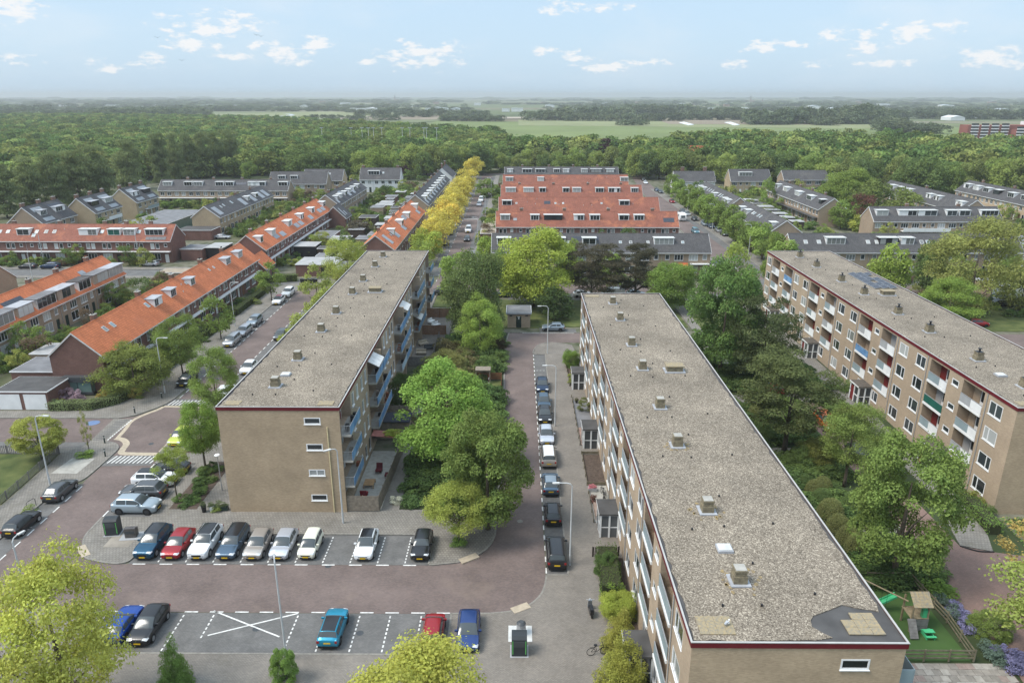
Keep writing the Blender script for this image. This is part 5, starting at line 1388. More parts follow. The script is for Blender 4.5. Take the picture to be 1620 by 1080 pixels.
for px, py, top, lb in ((625, 160, 148.5, 'church with thin spire on the horizon, left of centre'), (1187, 162, 149.5, 'church with thin spire on the horizon, right of centre'), (1206, 161, 154, 'lower church spire beside the taller one on the right horizon')):
 x, y = G(px, py); h = max(24, ZY(px, top, y)[1])
 t = thing('church', lb, 'church', (x, y, 0))
 s = h * 0.09
 MB().box(-s, s, -s, s, 0, h * 0.45).build('tower', [FARB], t)
 MB().add([(-s, -s, h * 0.45), (s, -s, h * 0.45), (s, s, h * 0.45), (-s, s, h * 0.45), (0, 0, h)], [(0, 1, 4), (1, 2, 4), (2, 3, 4), (3, 0, 4)]).build('spire', [FARR], t)
 MB().box(s * 1.02, s * 6, -s, s, 0, h * 0.25).build('nave', [FARB], t)
x0, y0 = G(1528, 222)
t = thing('apartment_block', 'distant red brick apartment building with white balcony bands beyond the right wood', 'apartment building', (x0, y0, 0))
RB = M('far_red_brick', (0.24, 0.085, 0.065), 0.85, 0.15, 0.05)
W_ = width_at(150, y0)
H_ = ZY(1528, 198, y0)[1]
MB().box(0, W_, 0, 14, 0, H_).build('wall', [RB], t)
MB().box(W_ * 0.45, W_ * 1.2, -8, -0.05, 0, H_ - 4).build('wing', [RB], t)
MB().box(W_ * 0.62, W_ * 1.2, 3, 12, H_ + 0.01, H_ + 3).build('roof_storey', [FARW], t)
for k in range(5):
 for j in range(9):
  xx = W_ * (0.03 + j * 0.105)
  yy = -0.5 if xx < W_ * 0.44 else -8.5
  if yy < -1 and k == 4:
   continue
  MB().box(xx, xx + W_ * 0.075, yy - 0.7, yy + 0.44, 2 + k * H_ / 5.2, 2.9 + k * H_ / 5.2).build('balcony', [FARW], t)
  MB().box(xx, xx + W_ * 0.075, yy + 0.40, yy + 0.49, 3.0 + k * H_ / 5.2, 4.6 + k * H_ / 5.2).build('window', [GL_D], t)
for px in (512, 558, 575, 585, 593, 606, 638, 650, 672, 676, 692):
 x, y = G(px, 246)
 h = ZY(px, 203, y)[1]
 t = thing('floodlight_mast', 'thin floodlight mast rising from the wood', 'mast', (x, y, 0), 0, 'floodlight masts in the wood')
 MB().tube((0, 0, 0), (0, 0, h), 0.22, 0.14, 6).build('pole', [WHITEM], t)
 MB().box(-1.2, 1.2, -0.2, 0.2, h, h + 0.5).build('lamp_bar', [GREYM], t)
# ================================================================== terraces of houses
CORN = M('brown_chimney_brick', (0.19, 0.115, 0.085), 0.9, 0.2, 3)
class Terrace:
 def __init__(s, label, axis, near, far_, front, W=8.0, ze=5.6, zr=8.8, roof=None, wall=None, units=None, style='red', group=None, front_ov=0.35, cat='terraced houses', name='terraced_houses', near_gable_window=False, z_eave_band=True):
  """axis 'X': runs along x, front faces the camera (near = x0, far_ = x1, front = y).
  axis '+x' / '-x': runs along y (near = y0, far_ = y1), front is at x = front and faces that way."""
  s.axis, s.L, s.W, s.ze, s.zr = axis, far_ - near, W, ze, zr
  L = s.L
  if axis == 'X':
   s.t = thing(name, label, cat, (near, front, 0), 0, group)
   s.X = lambda q: q
  elif axis == '+x':
   s.t = thing(name, label, cat, (front, near, 0), math.pi / 2, group)
   s.X = lambda q: q
  else:
   s.t = thing(name, label, cat, (front, far_, 0), -math.pi / 2, group)
   s.X = lambda q: L - q
  s.near, s.front, s.wallm, s.roofm = near, front, wall, roof
  s.r = random.Random(int(near * 7 + front * 3) % 9973)
  t = s.t
  s.pitch = math.atan((zr - ze) / (W / 2))
  s.slope = (W / 2) / math.cos(s.pitch)
  U = units or max(1, round(L / 5.6))
  uw = L / U
  holes, wins = [], []
  s.uw, s.U = uw, U
  def hole(c, w, z, h, split, mat=None):
   holes.append((c - w / 2, c + w / 2, z, z + h)); wins.append((c, z, w, h, split, mat))
  for i in range(U):
   a = i * uw; m = -1 if i % 2 else 1
   c = a + uw / 2
   mt = lambda: s.r.choice([GL_D, GL_D, GL_C, GL_C, GL_D])
   up = ze - 2.05
   if style == 'red':
    hole(c - m * uw * 0.27, 0.95, up, 1.35, 1, mt()); hole(c - m * uw * 0.06, 0.95, up, 1.35, 1, mt()); hole(c + m * uw * 0.28, 0.8, up + 0.45, 0.85, 1, mt())
    hole(c - m * uw * 0.18, 2.3, 0.75, 1.6, 3, mt())
   elif style == 'wide':
    hole(c - m * uw * 0.20, 2.1, up, 1.4, 3, mt()); hole(c + m * uw * 0.27, 1.0, up + 0.2, 1.2, 1, mt())
    hole(c - m * uw * 0.20, 2.3, 0.6, 1.7, 2, mt())
   elif style == 'pairs':
    hole(c - uw * 0.24, 1.5, up, 1.4, 2, mt()); hole(c + uw * 0.24, 1.5, up, 1.4, 2, mt())
    hole(c - m * uw * 0.20, 2.2, 0.6, 1.7, 2, mt())
   elif style == 'low':
    hole(c - m * uw * 0.18, 2.2, 0.7, 1.4, 3, mt())
   if style != 'low' or True:
    dx = c + m * uw * 0.27
    holes.append((dx - 0.5, dx + 0.5, 0.05, 2.2))
    d = MB().box(dx - 0.46, dx + 0.46, 0.05, 0.1, 0.06, 2.16).build('door', [s.r.choice([WHITE, WHITE, DARKG, BLACK, WOODR])], t)
  w = MB()
  wall_holes(w, L, 0, ze, holes, 0.12)
  w.add([(0, W, 0), (L, W, 0), (L, W, ze), (0, W, ze)], [(3, 2, 1, 0)])
  for x in (0, L):
   f = [(0, 1, 2, 3, 4)] if x == L else [(4, 3, 2, 1, 0)]
   w.add([(x, 0, 0), (x, W, 0), (x, W, ze), (x, W / 2, zr - 0.02), (x, 0, ze)], f)
  w.build('wall', [wall], t)
  for (c, z, ww, h, sp, mt_) in wins:
   window(t, c, z, ww, h, 0.05, split=sp, mat=mt_, t=0.09)
  ov, g = front_ov, 0.1
  so = ov / math.cos(s.pitch)
  S = s.slope + so
  for k in (0, 1):
   o = MB().box(0, L + 2 * g, 0, S, 0, 0.13).build('roof', [roof], t)
   zz = ze - ov * math.tan(s.pitch)
   if k == 0:
    o.location = (-g, -ov, zz); o.rotation_euler = (s.pitch, 0, 0)
   else:
    o.location = (L + g, W + ov, zz); o.rotation_euler = (s.pitch, 0, math.pi)
   s.zz = zz
   if k == 0:
    s.fr = (-g, -ov, zz)
  MB().tube((-g, W / 2, zr + 0.12), (L + g, W / 2, zr + 0.12), 0.11, n=6).build('ridge', [roof], t)
  MB().box(-g, L + g, -ov - 0.09, -ov - 0.0, s.zz - 0.06, s.zz + 0.10).build('gutter', [WHITE], t)
  for x in (-g - 0.05, L + g + 0.002):
   vb = MB()
   for y0, y1, za, zb in ((-ov, W / 2, s.zz, zr), (W / 2, W + ov, zr, s.zz)):
    vb.hexa([(x, y0, za - 0.1), (x + 0.05, y0, za - 0.1), (x + 0.05, y1, zb - 0.1), (x, y1, zb - 0.1)], [(x, y0, za + 0.14), (x + 0.05, y0, za + 0.14), (x + 0.05, y1, zb + 0.14), (x, y1, zb + 0.14)])
   vb.build('verge_board', [WHITE if style != 'red' else WHITEM], t)
  for i in range(1, U, 2):
   MB().tube((i * uw, -0.06, 0.1), (i * uw, -0.06, ze), 0.04, n=5).build('drainpipe', [GREYM], t)
 def band(s, z=2.75, d=0.85, mat=None):
  """the continuous flat canopy over the ground floor"""
  MB().box(0.2, s.L - 0.2, -d, -0.01, z, z + 0.16).build('canopy', [mat or WHITE], s.t); return s
 def pos(s, px, py, z):
  x, y = G(px, py, z)
  return (x - s.near) if s.axis == 'X' else (y - s.near)
 def dormer(s, q, w=2.2, d=1.15, h=1.35, col_=None, roof=None, n=2, glass=None, over=0.15):
  u = s.X(q)
  tn = math.tan(s.pitch)
  zb = s.ze + d * tn + 0.08
  zt = min(zb + h, s.zr + 0.05)
  yb = min((zt - s.ze) / tn, s.W / 2) + 0.1
  o = MB().box(u - w / 2, u + w / 2, d, yb, zb - 0.25, zt).build('dormer', [col_ or WHITE], s.t)
  f = MB()
  m, zl, zh = 0.14, zb + 0.18, zt - 0.14
  cw = (w - 2 * m) / n
  for k in range(n):
   x0 = u - w / 2 + m + cw * k
   if s.r.random() < 0.12 and n > 2:
    continue
   f.box(x0 + 0.05, x0 + cw - 0.05, d - 0.02, d - 0.004, zl, zh)
  f.build('window', [glass or s.r.choice([GL_D, GL_D, GL_C])], o)
  MB().box(u - w / 2 - over, u + w / 2 + over, d - over * 1.2, yb + 0.15, zt + 0.002, zt + 0.1).build('dormer_roof', [roof or WHITEM], o)
  return o
 def dpx(s, px, py, **k):
  return s.dormer(s.pos(px, py, s.ze + k.get('d', 1.15) * math.tan(s.pitch)), **k)
 def on_roof(s, nm, q, d, w, h, mat, th=0.06, back=False, child=None):
  """a flat piece lying on the front slope; d, h measured up the slope from the eave"""
  u = s.X(q)
  o = MB().box(-w / 2, w / 2, 0, h, 0.0, th).build(nm, [mat], s.t)
  cp, sp = math.cos(s.pitch), math.sin(s.pitch)
  dd = d + s.slope - (s.slope) + 0.0
  n0 = 0.14
  o.location = (u, dd * cp - n0 * sp, s.ze + dd * sp + n0 * cp)
  o.rotation_euler = (s.pitch, 0, 0)
  if child:
   MB().box(-w / 2 + 0.1, w / 2 - 0.1, 0.1, h - 0.1, th + 0.002, th + 0.012).build('pane', [child], o)
  return o
 def skylight(s, q, d=2.0, w=0.8, h=1.0, mat=None):
  return s.on_roof('skylight', q, d, w, h, mat or WHITEM, 0.07, child=s.r.choice([FROST, GL_C]))
 def solar(s, q, d=0.8, w=1.0, h=1.65, n=1, rows=1, sheen=True):
  for i in range(n):
   for j in range(rows):
    s.on_roof('solar_panel', q + (i - (n - 1) / 2) * (w + 0.02), d + j * (h + 0.02), w - 0.02, h, SOLARL if sheen else SOLAR, 0.05)
 def chimneys(s, qs, h=0.85, w=0.9, y=None):
  for q in qs:
   u = s.X(q); y_ = s.W / 2 + (0.3 if y is None else y)
   c = MB().box(u - w / 2, u + w / 2, y_ - 0.3, y_ + 0.3, s.zr - 0.6, s.zr + h).build('chimney', [CORN], s.t)
   MB().box(u - w / 2 - 0.06, u + w / 2 + 0.06, y_ - 0.36, y_ + 0.36, s.zr + h + 0.001, s.zr + h + 0.1).build('cap', [CONC], c)
   for k in (-0.22, 0.22):
    MB().tube((u + k, y_, s.zr + h + 0.1), (u + k, y_, s.zr + h + 0.38), 0.09, n=7).build('chimney_pot', [s.r.choice([TERRA, BLACK, GREYM])], c)
   MB().box(u - w / 2 - 0.15, u + w / 2 + 0.15, y_ - 0.75, y_ - 0.301, s.zr - 0.27, s.zr - 0.05).build('flashing', [ZINC], c) if False else None
  return s
 def vents(s, n=6):
  for k in range(n):
   q = s.r.uniform(1, s.L - 1); d = s.r.uniform(1.5, s.slope - 0.8)
   u = s.X(q); cp, sp = math.cos(s.pitch), math.sin(s.pitch)
   x, y, z = u, d * cp, s.ze + d * sp
   MB().tube((x, y, z), (x, y, z + 0.45), 0.07, n=6).build('roof_vent', [s.r.choice([BLACK, GREYM, WHITEM])], s.t)
def auto_dormers(T, n_per=0.6, kinds=(2.0, 2.6, 1.5, 3.2), cols=None, roofs=None):
 q = 2.5
 for i in range(T.U):
  c = T.uw * (i + 0.5) + T.r.uniform(-.4, .4)
  if T.r.random() < n_per:
   w = T.r.choice(kinds)
   T.dormer(c, w=min(w, T.uw - 0.5), n=max(2, int(w / 0.8)), col_=(T.r.choice(cols) if cols else None), roof=(T.r.choice(roofs) if roofs else None))
  elif T.r.random() < 0.6:
   T.skylight(c - 0.6, 1.8)
   if T.r.random() < 0.5:
    T.skylight(c + 0.7, 1.8)
  if T.r.random() < 0.25:
   T.solar(c, 0.5 if T.r.random() < 0.5 else 2.9, n=min(4, int(T.uw / 1.1)), h=1.0)
T1 = Terrace('long brick terrace with bright orange roof and plain gable at the left crossing', '+x', 94.7, 158.6, -57.8, W=7.4, zr=8.85, roof=ROOF_O, wall=WALL_R, units=11)
T1.band(2.75, 0.8)
for px, py, w, n in ((262.5, 484, 2.7, 4), (284.7, 470, 2.1, 3), (313.9, 452, 1.9, 2), (368, 419, 2.5, 3), (386, 408, 2.5, 3)):
 T1.dpx(px, py, w=w, n=n, d=1.5, h=1.4, roof=ZINC)
for px, py in ((166.7, 521.7), (180, 515), (230.6, 484)):
 T1.skylight(T1.pos(px, py, 7.6), 2.6, 0.75, 1.0)
for px, py in ((328, 428), (334, 424), (292, 449)):
 T1.skylight(T1.pos(px, py, 7.6), 2.8, 0.5, 0.6)
T1.chimneys([T1.pos(px, py, 9.0) for px, py in ((153, 505), (218.6, 468), (271.7, 440), (316.7, 416), (350, 398))]); T1.vents(5)
bw = MB().box(-63.4 + 0, -59.6, 93.9, 94.69, 0.5, 2.0)
o = bw.build('bay_window', [GL_G], T1.t); o.matrix_parent_inverse = Matrix.Rotation(-math.pi / 2, 4, 'Z') @ Matrix.Translation((57.8, -94.7, 0))
fr = MB()
for x in (-63.45, -61.6, -59.68):
 fr.box(x, x + 0.09, 93.86, 93.95, 0.4, 2.1)
fr.box(-63.5, -59.5, 93.84, 94.68, 0.12, 0.5); fr.box(-63.6, -59.4, 93.7, 94.69, 2.02, 2.75)
o = fr.build('bay_frame', [DARKGREY], T1.t); o.matrix_parent_inverse = Matrix.Rotation(-math.pi / 2, 4, 'Z') @ Matrix.Translation((57.8, -94.7, 0))
T2 = Terrace('orange-roofed brick terrace with a row of white dormers, second up the left street', '+x', 168.2, 231, -59.5, W=8.0, zr=8.85, roof=ROOF_O, wall=WALL_R, units=11)
T2.band(2.75, 0.8)
for px, py, w in ((412, 384, 1.9), (432, 373, 3.0), (457, 358, 3.4), (477, 347, 3.0), (494, 337, 3.0), (512, 327, 2.8)):
 T2.dpx(px, py, w=w, n=3, d=1.3, h=1.5)
for q in (12, 16.5, 29, 33, 43, 54, 58):
 T2.solar(q, 0.25 if q % 2 else 0.6, n=3, h=1.5)
T2.chimneys([4, 16, 27.5, 39, 50.5, 60]); T2.vents(7)
T3 = Terrace('grey-roofed terrace beyond the second orange terrace on the left street', '+x', 241.4, 288, -59.2, W=8.3, zr=8.75, roof=ROOF_D, wall=WALL_O, units=8, style='pairs')
for q, w in ((5, 2.4), (10, 3.0), (17, 2.6), (24, 3.2), (31, 2.4), (38, 3.0)):
 T3.dormer(q, w=w, n=3)
T3.solar(3, 0.4, n=2, h=1.6); T3.solar(14, 2.5, n=3); T3.solar(21, 0.5, n=3); T3.solar(28, 0.5, n=3); T3.chimneys([6, 18, 29, 41]); T3.vents(4)
T3b = Terrace('small grey-roofed house with solar panels between the left terraces', '+x', 229.5, 237.5, -54.5, W=7.0, ze=3.2, zr=6.6, roof=ROOF_D, wall=WALL_R, units=1, style='low', cat='house', name='house')
T3b.solar(2.2, 0.6, n=1, h=1.6, rows=2); T3b.solar(4.4, 0.6, n=1, h=1.6)
T2b = Terrace('small orange-roofed annex with its gable beside the second orange terrace', '+x', 160.5, 167.0, -57.2, W=5.0, ze=2.9, zr=5.4, roof=ROOF_O, wall=WALL_R, units=1, style='low', cat='house', name='house_annex')
T4 = Terrace('orange-roofed terrace with solar panels directly behind the left block', '+x', 168.5, 228.2, -29.25, W=8.1, zr=8.8, roof=ROOF_O, wall=WALL_R, units=10)
for px, py, w in ((623, 372, 1.6), (629, 357, 3.4), (646, 345, 3.2), (659, 331, 3.2)):
 T4.dpx(px, py, w=w, n=3, d=1.5, h=1.5)
T4.solar(4.0, 0.9, n=1, w=2.2, h=3.2); T4.solar(13.0, 0.7, n=3, h=1.7, rows=2); T4.solar(24, 0.6, n=3, h=1.6); T4.solar(34, 2.4, n=4, h=1.6); T4.solar(52, 0.5, n=3, h=1.6)
T4.skylight(9, 2.2, mat=BLACK); T4.skylight(10.6, 2.2, mat=BLACK); T4.chimneys([6, 17, 28.5, 40, 51]); T4.vents(6)
T5 = Terrace('grey-roofed terrace with solar panels beyond, along the yellow avenue', '+x', 240, 318, -29.4, W=8.3, zr=9.0, roof=ROOF_D, wall=WALL_O, units=13, style='pairs')
for q in (6, 12, 20, 27, 35, 44, 52, 60, 69):
 T5.dormer(q, w=2.6 if q % 2 else 3.2, n=3)
for q in (4, 10, 16, 24, 31, 40, 48, 56, 65):
 T5.solar(q, 0.4, n=3, h=1.6)
T5.chimneys([2, 14, 26, 38, 50, 62, 74])
T5b = Terrace('white-walled house with tall white chimney at the far end of the yellow avenue', '+x', 326, 346, -29.0, W=8.6, zr=9.4, roof=ROOF_D, wall=FARW, units=2, style='pairs', cat='house', name='house')
T5b.chimneys([3, 16], 1.8, 1.6)
T6 = Terrace('long red-brick terrace with weathered orange roof facing the camera at the left edge', 'X', -153, -86.6, 178.9, W=8.2, zr=8.85, roof=ROOF_W, wall=WALL_R, units=11)
T6.band(2.8, 0.9)
z = 6.6
for px, py, w, n, k in ((37, 372, 3.2, 2, {}), (140, 372, 4.6, 4, {}), (184, 371, 3.2, 2, dict(glass=GREENP)), (208, 371, 3.0, 3, {}), (250, 370, 4.6, 4, {})):
 T6.dormer(T6.pos(px, py, 6.7), w=w, n=n, d=1.2, h=1.55, **k)
for px in (7, 20, 63, 65, 80, 93, 168, 226):
 T6.skylight(T6.pos(px, 366, 7.2), 2.2 if px != 63 else 1.0, 0.9, 1.1)
T6.chimneys([T6.pos(px, 354, 9.2) for px in (18, 91, 163, 197, 236, -60)]); T6.vents(4)
T6.solar(T6.pos(250, 375, 6.2), 0.1, n=5, w=1.0, h=1.0, sheen=False)
T7 = Terrace('orange-roofed terrace at the left edge with a continuous row of grey-topped box dormers', '+x', 96, 147.2, -81.8, W=8.2, ze=4.9, zr=8.4, roof=ROOF_O, wall=WALL_O, units=9, style='wide')
rq = random.Random(4)
for i in range(9):
 q = T7.uw * (i + 0.5)
 T7.dormer(q + rq.uniform(-.2, .2), w=(T7.uw - 0.35) if i % 3 else T7.uw * 0.72, n=4 if i % 3 else 3, d=0.12, h=1.9, col_=[WHITEM, M('beige_cladding', (0.34, 0.28, 0.22), 0.8, 0.1, 2), WHITE, M('beige_cladding', (0.34, 0.28, 0.22), 0.8, 0.1, 2)][i % 4], roof=[ZINC, FELT, FELTG, ZINC, FELTG][i % 5], over=0.2)
T7.solar(12, 3.0, n=5, h=1.0, sheen=False); T7.solar(20.5, 3.0, n=5, h=1.0, sheen=False); T7.chimneys([5, 17, 28, 36, 46]); T7.solar(41, 3.2, n=1, w=1.8, h=0.9)
T7b = Terrace('beige house with orange roof cut off by the left edge', 'X', -112, -100.3, 133.0, W=8, roof=ROOF_O, wall=WALL_O, units=2, style='wide', zr=8.6, cat='house', name='house')
for i, (y0, y1, xe, lb, sol) in enumerate(((203.8, 220.5, -134.1, 'nearest of three grey-roofed split-level house pairs below the poplars', 0), (222.7, 238.5, -129.7, 'middle one of three split-level house pairs below the poplars, with a white balcony', 1),
           (246.1, 262, -128.7, 'farthest of three split-level house pairs below the poplars, roof full of solar panels', 1))):
 T = Terrace(lb, '+x', y0, y1, xe, W=9.8, ze=5.7, zr=10.0, roof=ROOF_D, wall=WALL_Y if i else WALL_O, units=2, style='wide', cat='house', name='semi_detached_houses')
 T.dormer(4.2, w=4.2 if i else 3.0, n=4, d=1.7, h=1.5, col_=BLACK if i == 1 else WHITE, roof=ZINC); T.dormer(12.2, w=4.6, n=4, d=1.7, h=1.5, roof=ZINC, col_=WHITE if i != 2 else BLACK)
 T.solar(4.2, 3.9, n=4, h=1.7, w=1.1); T.solar(12.5, 3.9, n=5, h=1.7, w=1.1, sheen=i > 0); T.solar(4.2, 0.15, n=4, h=1.3, w=1.1)
 if i:
  T.solar(12.2, 0.15, n=4, h=1.3, w=1.1)
 T.chimneys([0.8, 8.2, 15.2], 1.1, 1.5)
 if i:
  b = MB().box(T.X(5.0), T.X(12.8), -1.4, -0.02, 2.6, 2.75).build('balcony', [WHITE], T.t)
  MB().box(T.X(5.0), T.X(12.8), -1.42, -1.38, 2.76, 3.7).build('railing', [WHITE if i == 1 else FROST], b)
for k, (yy, sd) in enumerate(((203.78, 0),)):
 for x in (-140.3, -138.6):
  o = window(T1.t, 0, 0, 1.2, 1.3) if False else None
T11 = Terrace('long grey-roofed beige terrace facing the camera in the left distance', 'X', -137, -87.5, 279.6, W=8.2, zr=9.0, roof=ROOF_D, wall=WALL_O, units=9, style='pairs')
for px, w in ((262, 3.4), (295, 3.2), (311, 3.4), (345, 3.2), (361, 3.2), (397, 3.2), (411, 3.4), (446, 3.6)):
 T11.dormer(T11.pos(px, 295, 7.0), w=w, n=3, d=1.6, h=1.5)
T11.band(2.7, 1.2); T11.chimneys([10, 20, 31, 42]); T11.solar(30, 2.6, n=6, h=1.2, sheen=False)
T12 = Terrace('grey-roofed brick terrace with gable toward the camera, roof half covered in solar panels', '+x', 215.6, 266, -88.7, W=8.2, zr=8.7, roof=ROOF_D, wall=WALL_Y, units=9, style='pairs')
T12.solar(3.2, 0.4, n=3, h=1.7, rows=2); T12.skylight(8, 2.5); T12.skylight(10.5, 2.7); T12.skylight(17, 2.6, 1.0, 1.2); T12.dormer(29, w=2.4, n=2); T12.dormer(37, w=2.2, n=2)
for q in (24, 33, 41, 46):
 T12.solar(q, 0.3, n=3, h=1.6, rows=2)
T12.chimneys([12, 26, 40])
T15 = Terrace('grey roof with two dark dormers rising behind the far left terrace', 'X', -102, -78.5, 302, W=9, zr=9.8, roof=ROOF_D, wall=WALL_O, units=4, style='wide', cat='house', name='house')
T15.dormer(5.0, w=3.0, n=3, d=1.6, glass=GL_D); T15.dormer(10.0, w=3.0, n=3, d=1.6, glass=GL_D)
T13 = Terrace('far detached house with dark roof and wide white dormer, left of the hedge', 'X', -91.5, -74.8, 314.5, W=9.5, zr=9.6, roof=ROOF_D, wall=WALL_Y, units=2, style='wide', cat='house', name='house')
T13.dormer(6, w=5.6, n=4, d=1.7, h=1.7); T13.skylight(11, 3)
T14 = Terrace('far detached house with grey roof and white upper floor at the wood edge', 'X', -68.2, -50.8, 318.3, W=9.5, zr=9.8, roof=ROOF_D, wall=FARW, units=3, style='pairs', cat='house', name='house')
T14.dormer(6, w=5.0, n=4, d=1.7, h=1.7); T14.chimneys([1, 16], 1.0, 1.2); T14.skylight(10, 3)
C1 = Terrace('grey-roofed terrace across the street from the front block, nearest row of the centre', 'X', -6.0, 44.7, 166.2, W=8.2, zr=9.0, roof=ROOF_D, wall=WALL_O, units=9, style='wide')
for px, w, n, c in ((797, 3.2, 2, WHITE), (882, 3.6, 3, WHITE), (932, 3.2, 2, WHITE), (1050, 4.6, 4, WHITE)):
 C1.dormer(C1.pos(px, 388, 6.8), w=w, n=n, d=1.5, h=1.55, col_=c)
for px in (898, 979, 995, 1076, 1022):
 C1.skylight(C1.pos(px, 380, 7.4), 2.3, 0.7, 0.8)
C1.solar(C1.pos(925, 375, 8.0), 3.2, n=6, h=1.2, sheen=False)
MB().box(C1.L - 4.6, C1.L - 0.3, -1.0, -0.02, 2.75, 2.95).build('canopy', [WHITE], C1.t)
aw = MB().hexa([(C1.L - 7.3, -0.05, 3.0), (C1.L - 5.2, -0.05, 3.0), (C1.L - 5.2, -0.95, 2.4), (C1.L - 7.3, -0.95, 2.4)], [(C1.L - 7.3, -0.05, 3.05), (C1.L - 5.2, -0.05, 3.05), (C1.L - 5.2, -0.95, 2.45), (C1.L - 7.3, -0.95, 2.45)]).build('awning', [M('orange_awning', (0.50, 0.12, 0.04), 0.8, 0.1, 2)], C1.t)
C2 = Terrace('orange-tiled terrace with wide dormers directly behind the grey terrace in the centre', 'X', -6.0, 44.5, 200.5, W=8.0, zr=9.0, roof=ROOF_W, wall=WALL_R, units=9)
C2.band(2.8, 0.8)
for px, w, n, c, g in ((799, 2.6, 2, WHITE, None), (846, 2.4, 3, WHITE, None), (875, 5.0, 3, BLACK, GL_D), (916, 2.8, 3, WHITE, None), (941, 2.8, 3, WHITE, None), (987, 2.8, 2, WHITE, None), (1011, 2.8, 3, WHITE, None)):
 C2.dormer(C2.pos(px, 350, 6.8), w=w, n=n, d=1.5, h=1.5, col_=c, glass=g)
C2.solar(C2.pos(1057, 348, 7.0), 1.4, n=3, h=1.5, sheen=False); C2.solar(C2.pos(815, 345, 7.0), 1.9, n=1, h=0.9); C2.chimneys([C2.pos(px, 334, 9.3) for px in (825, 893, 963, 1033)])
C3 = Terrace('second orange-tiled terrace of the centre with only two dormers', 'X', -6.0, 44.6, 230, W=8.0, zr=9.0, roof=ROOF_W, wall=WALL_R, units=9)
C3.dormer(C3.pos(802, 325, 6.8), w=3.0, n=2, d=1.4, h=1.5); C3.dormer(C3.pos(987, 325, 6.8), w=3.2, n=2, d=1.4, h=1.5)
C3.solar(C3.pos(865, 318, 7.6), 2.4, n=2, h=1.3, sheen=False); C3.vents(10)
for px in (817, 878, 890, 950):
 C3.skylight(C3.pos(px, 320, 7.4), 2.4, 0.6, 0.7)
C4 = Terrace('third orange-tiled terrace of the centre with a row of white dormers', 'X', -6.0, 44.6, 263, W=8.0, zr=9.0, roof=ROOF_W, wall=WALL_R, units=9)
for px, w, n in ((808, 3.6, 3), (836, 3.6, 4), (858, 2.4, 2), (895, 2.4, 2), (912, 3.0, 2), (948, 3.0, 3), (971, 4.2, 4), (1003, 2.6, 3)):
 C4.dormer(C4.pos(px, 304, 6.8), w=w, n=n, d=1.3, h=1.6)
C4.chimneys([C4.pos(px, 293, 9.3) for px in (822, 876, 931, 983)])
C5 = Terrace('fourth orange-tiled terrace of the centre, behind the dark shrub tree', 'X', -6.0, 44.6, 298, W=8.0, zr=9.0, roof=ROOF_W, wall=WALL_R, units=9)
for px, w in ((806, 3.0), (855, 2.6), (986, 3.2)):
 C5.dormer(C5.pos(px, 286, 6.8), w=w, n=2, d=1.3, h=1.6)
C5.vents(10)
C6 = Terrace('grey-roofed terrace at the far end of the centre rows', 'X', -6.0, 45.2, 333, W=8.0, zr=9.0, roof=ROOF_D, wall=WALL_O, units=9, style='pairs')
for px, w, c in ((807, 2.6, WHITE), (834, 4.4, WHITE), (855, 4.4, WHITE), (881, 2.8, WHITE), (896, 2.8, WHITE), (925, 2.8, WHITE), (944, 5.0, BLACK), (966, 4.0, BLACK)):
 C6.dormer(C6.pos(px, 274, 6.8), w=w, n=3, d=1.3, h=1.6, col_=c)
C6.chimneys([8, 20, 31, 42])
E1 = Terrace('grey-roofed terrace with brick gable at the near end of the east street', '-x', 191.2, 227.5, 66.3, W=8.6, zr=8.75, roof=ROOF_D, wall=WALL_O, units=7, style='pairs')
E1.dormer(3.2, w=2.4, n=2); E1.dormer(25.5, w=2.6, n=2); E1.dormer(31.5, w=2.4, n=2)
for q in (15, 17, 20.5, 22):
 E1.skylight(q, 2.4, 0.8, 1.1)
E2 = Terrace('grey-roofed terrace farther along the east street, two white dormers near its gable', '-x', 233.4, 278, 66.3, W=8.6, zr=9.0, roof=ROOF_D, wall=WALL_O, units=8, style='pairs')
for q in (4.5, 8.5, 21, 37, 42):
 E2.dormer(q, w=2.6, n=2)
for q in (15, 17.5, 27, 30, 33):
 E2.skylight(q, 2.5, 0.8, 1.4)
E3 = Terrace('grey-roofed terrace with four white double dormers, gable toward the long grey terrace', '-x', 232.8, 283, 95.7, W=8.8, zr=8.95, roof=ROOF_D, wall=WALL_O, units=9, style='pairs')
for q, w in ((3.5, 2.2), (13, 4.2), (24, 4.2), (36, 4.2), (45, 2.4)):
 E3.dormer(q, w=w, n=2 if w < 3 else 4, d=1.4, h=1.5, col_=BLACK if q == 3.5 else WHITE)
E3.chimneys([8, 19, 30, 41]); E3.band(2.7, 1.4, FELT)
E4 = Terrace('grey-roofed terrace facing the camera with a long white balcony, right of centre', 'X', 102.6, 139.6, 210.2, W=8.4, zr=9.0, roof=ROOF_D, wall=WALL_O, units=7, style='wide')
for px, w, n in ((1392, 3.4, 2), (1432, 5.2, 4), (1463, 5.4, 3), (1501, 3.0, 2), (1521, 3.2, 2), (1560, 5.0, 4)):
 E4.dormer(E4.pos(px, 340, 6.9), w=w, n=n, d=1.4, h=1.6)
b = MB().box(8.0, 21.5, -1.7, -0.02, 2.7, 2.88).build('balcony', [WHITE], E4.t)
MB().box(8.0, 21.5, -1.72, -1.68, 2.89, 3.75).build('railing', [WHITE], b)
E4.skylight(24, 2.0); E4.chimneys([11, 26])
E5 = Terrace('grey-roofed terrace facing the camera directly behind the right block', 'X', 63.7, 117, 166.7, W=8.2, zr=9.0, roof=ROOF_D, wall=WALL_O, units=9, style='wide')
for px, w, n, c in ((1326, 4.4, 4, WHITE), (1410, 4.4, 3, BLACK), (1440, 3.0, 3, WHITE)):
 E5.dormer(E5.pos(px, 390, 6.8), w=w, n=n, d=1.5, h=1.6, col_=c)
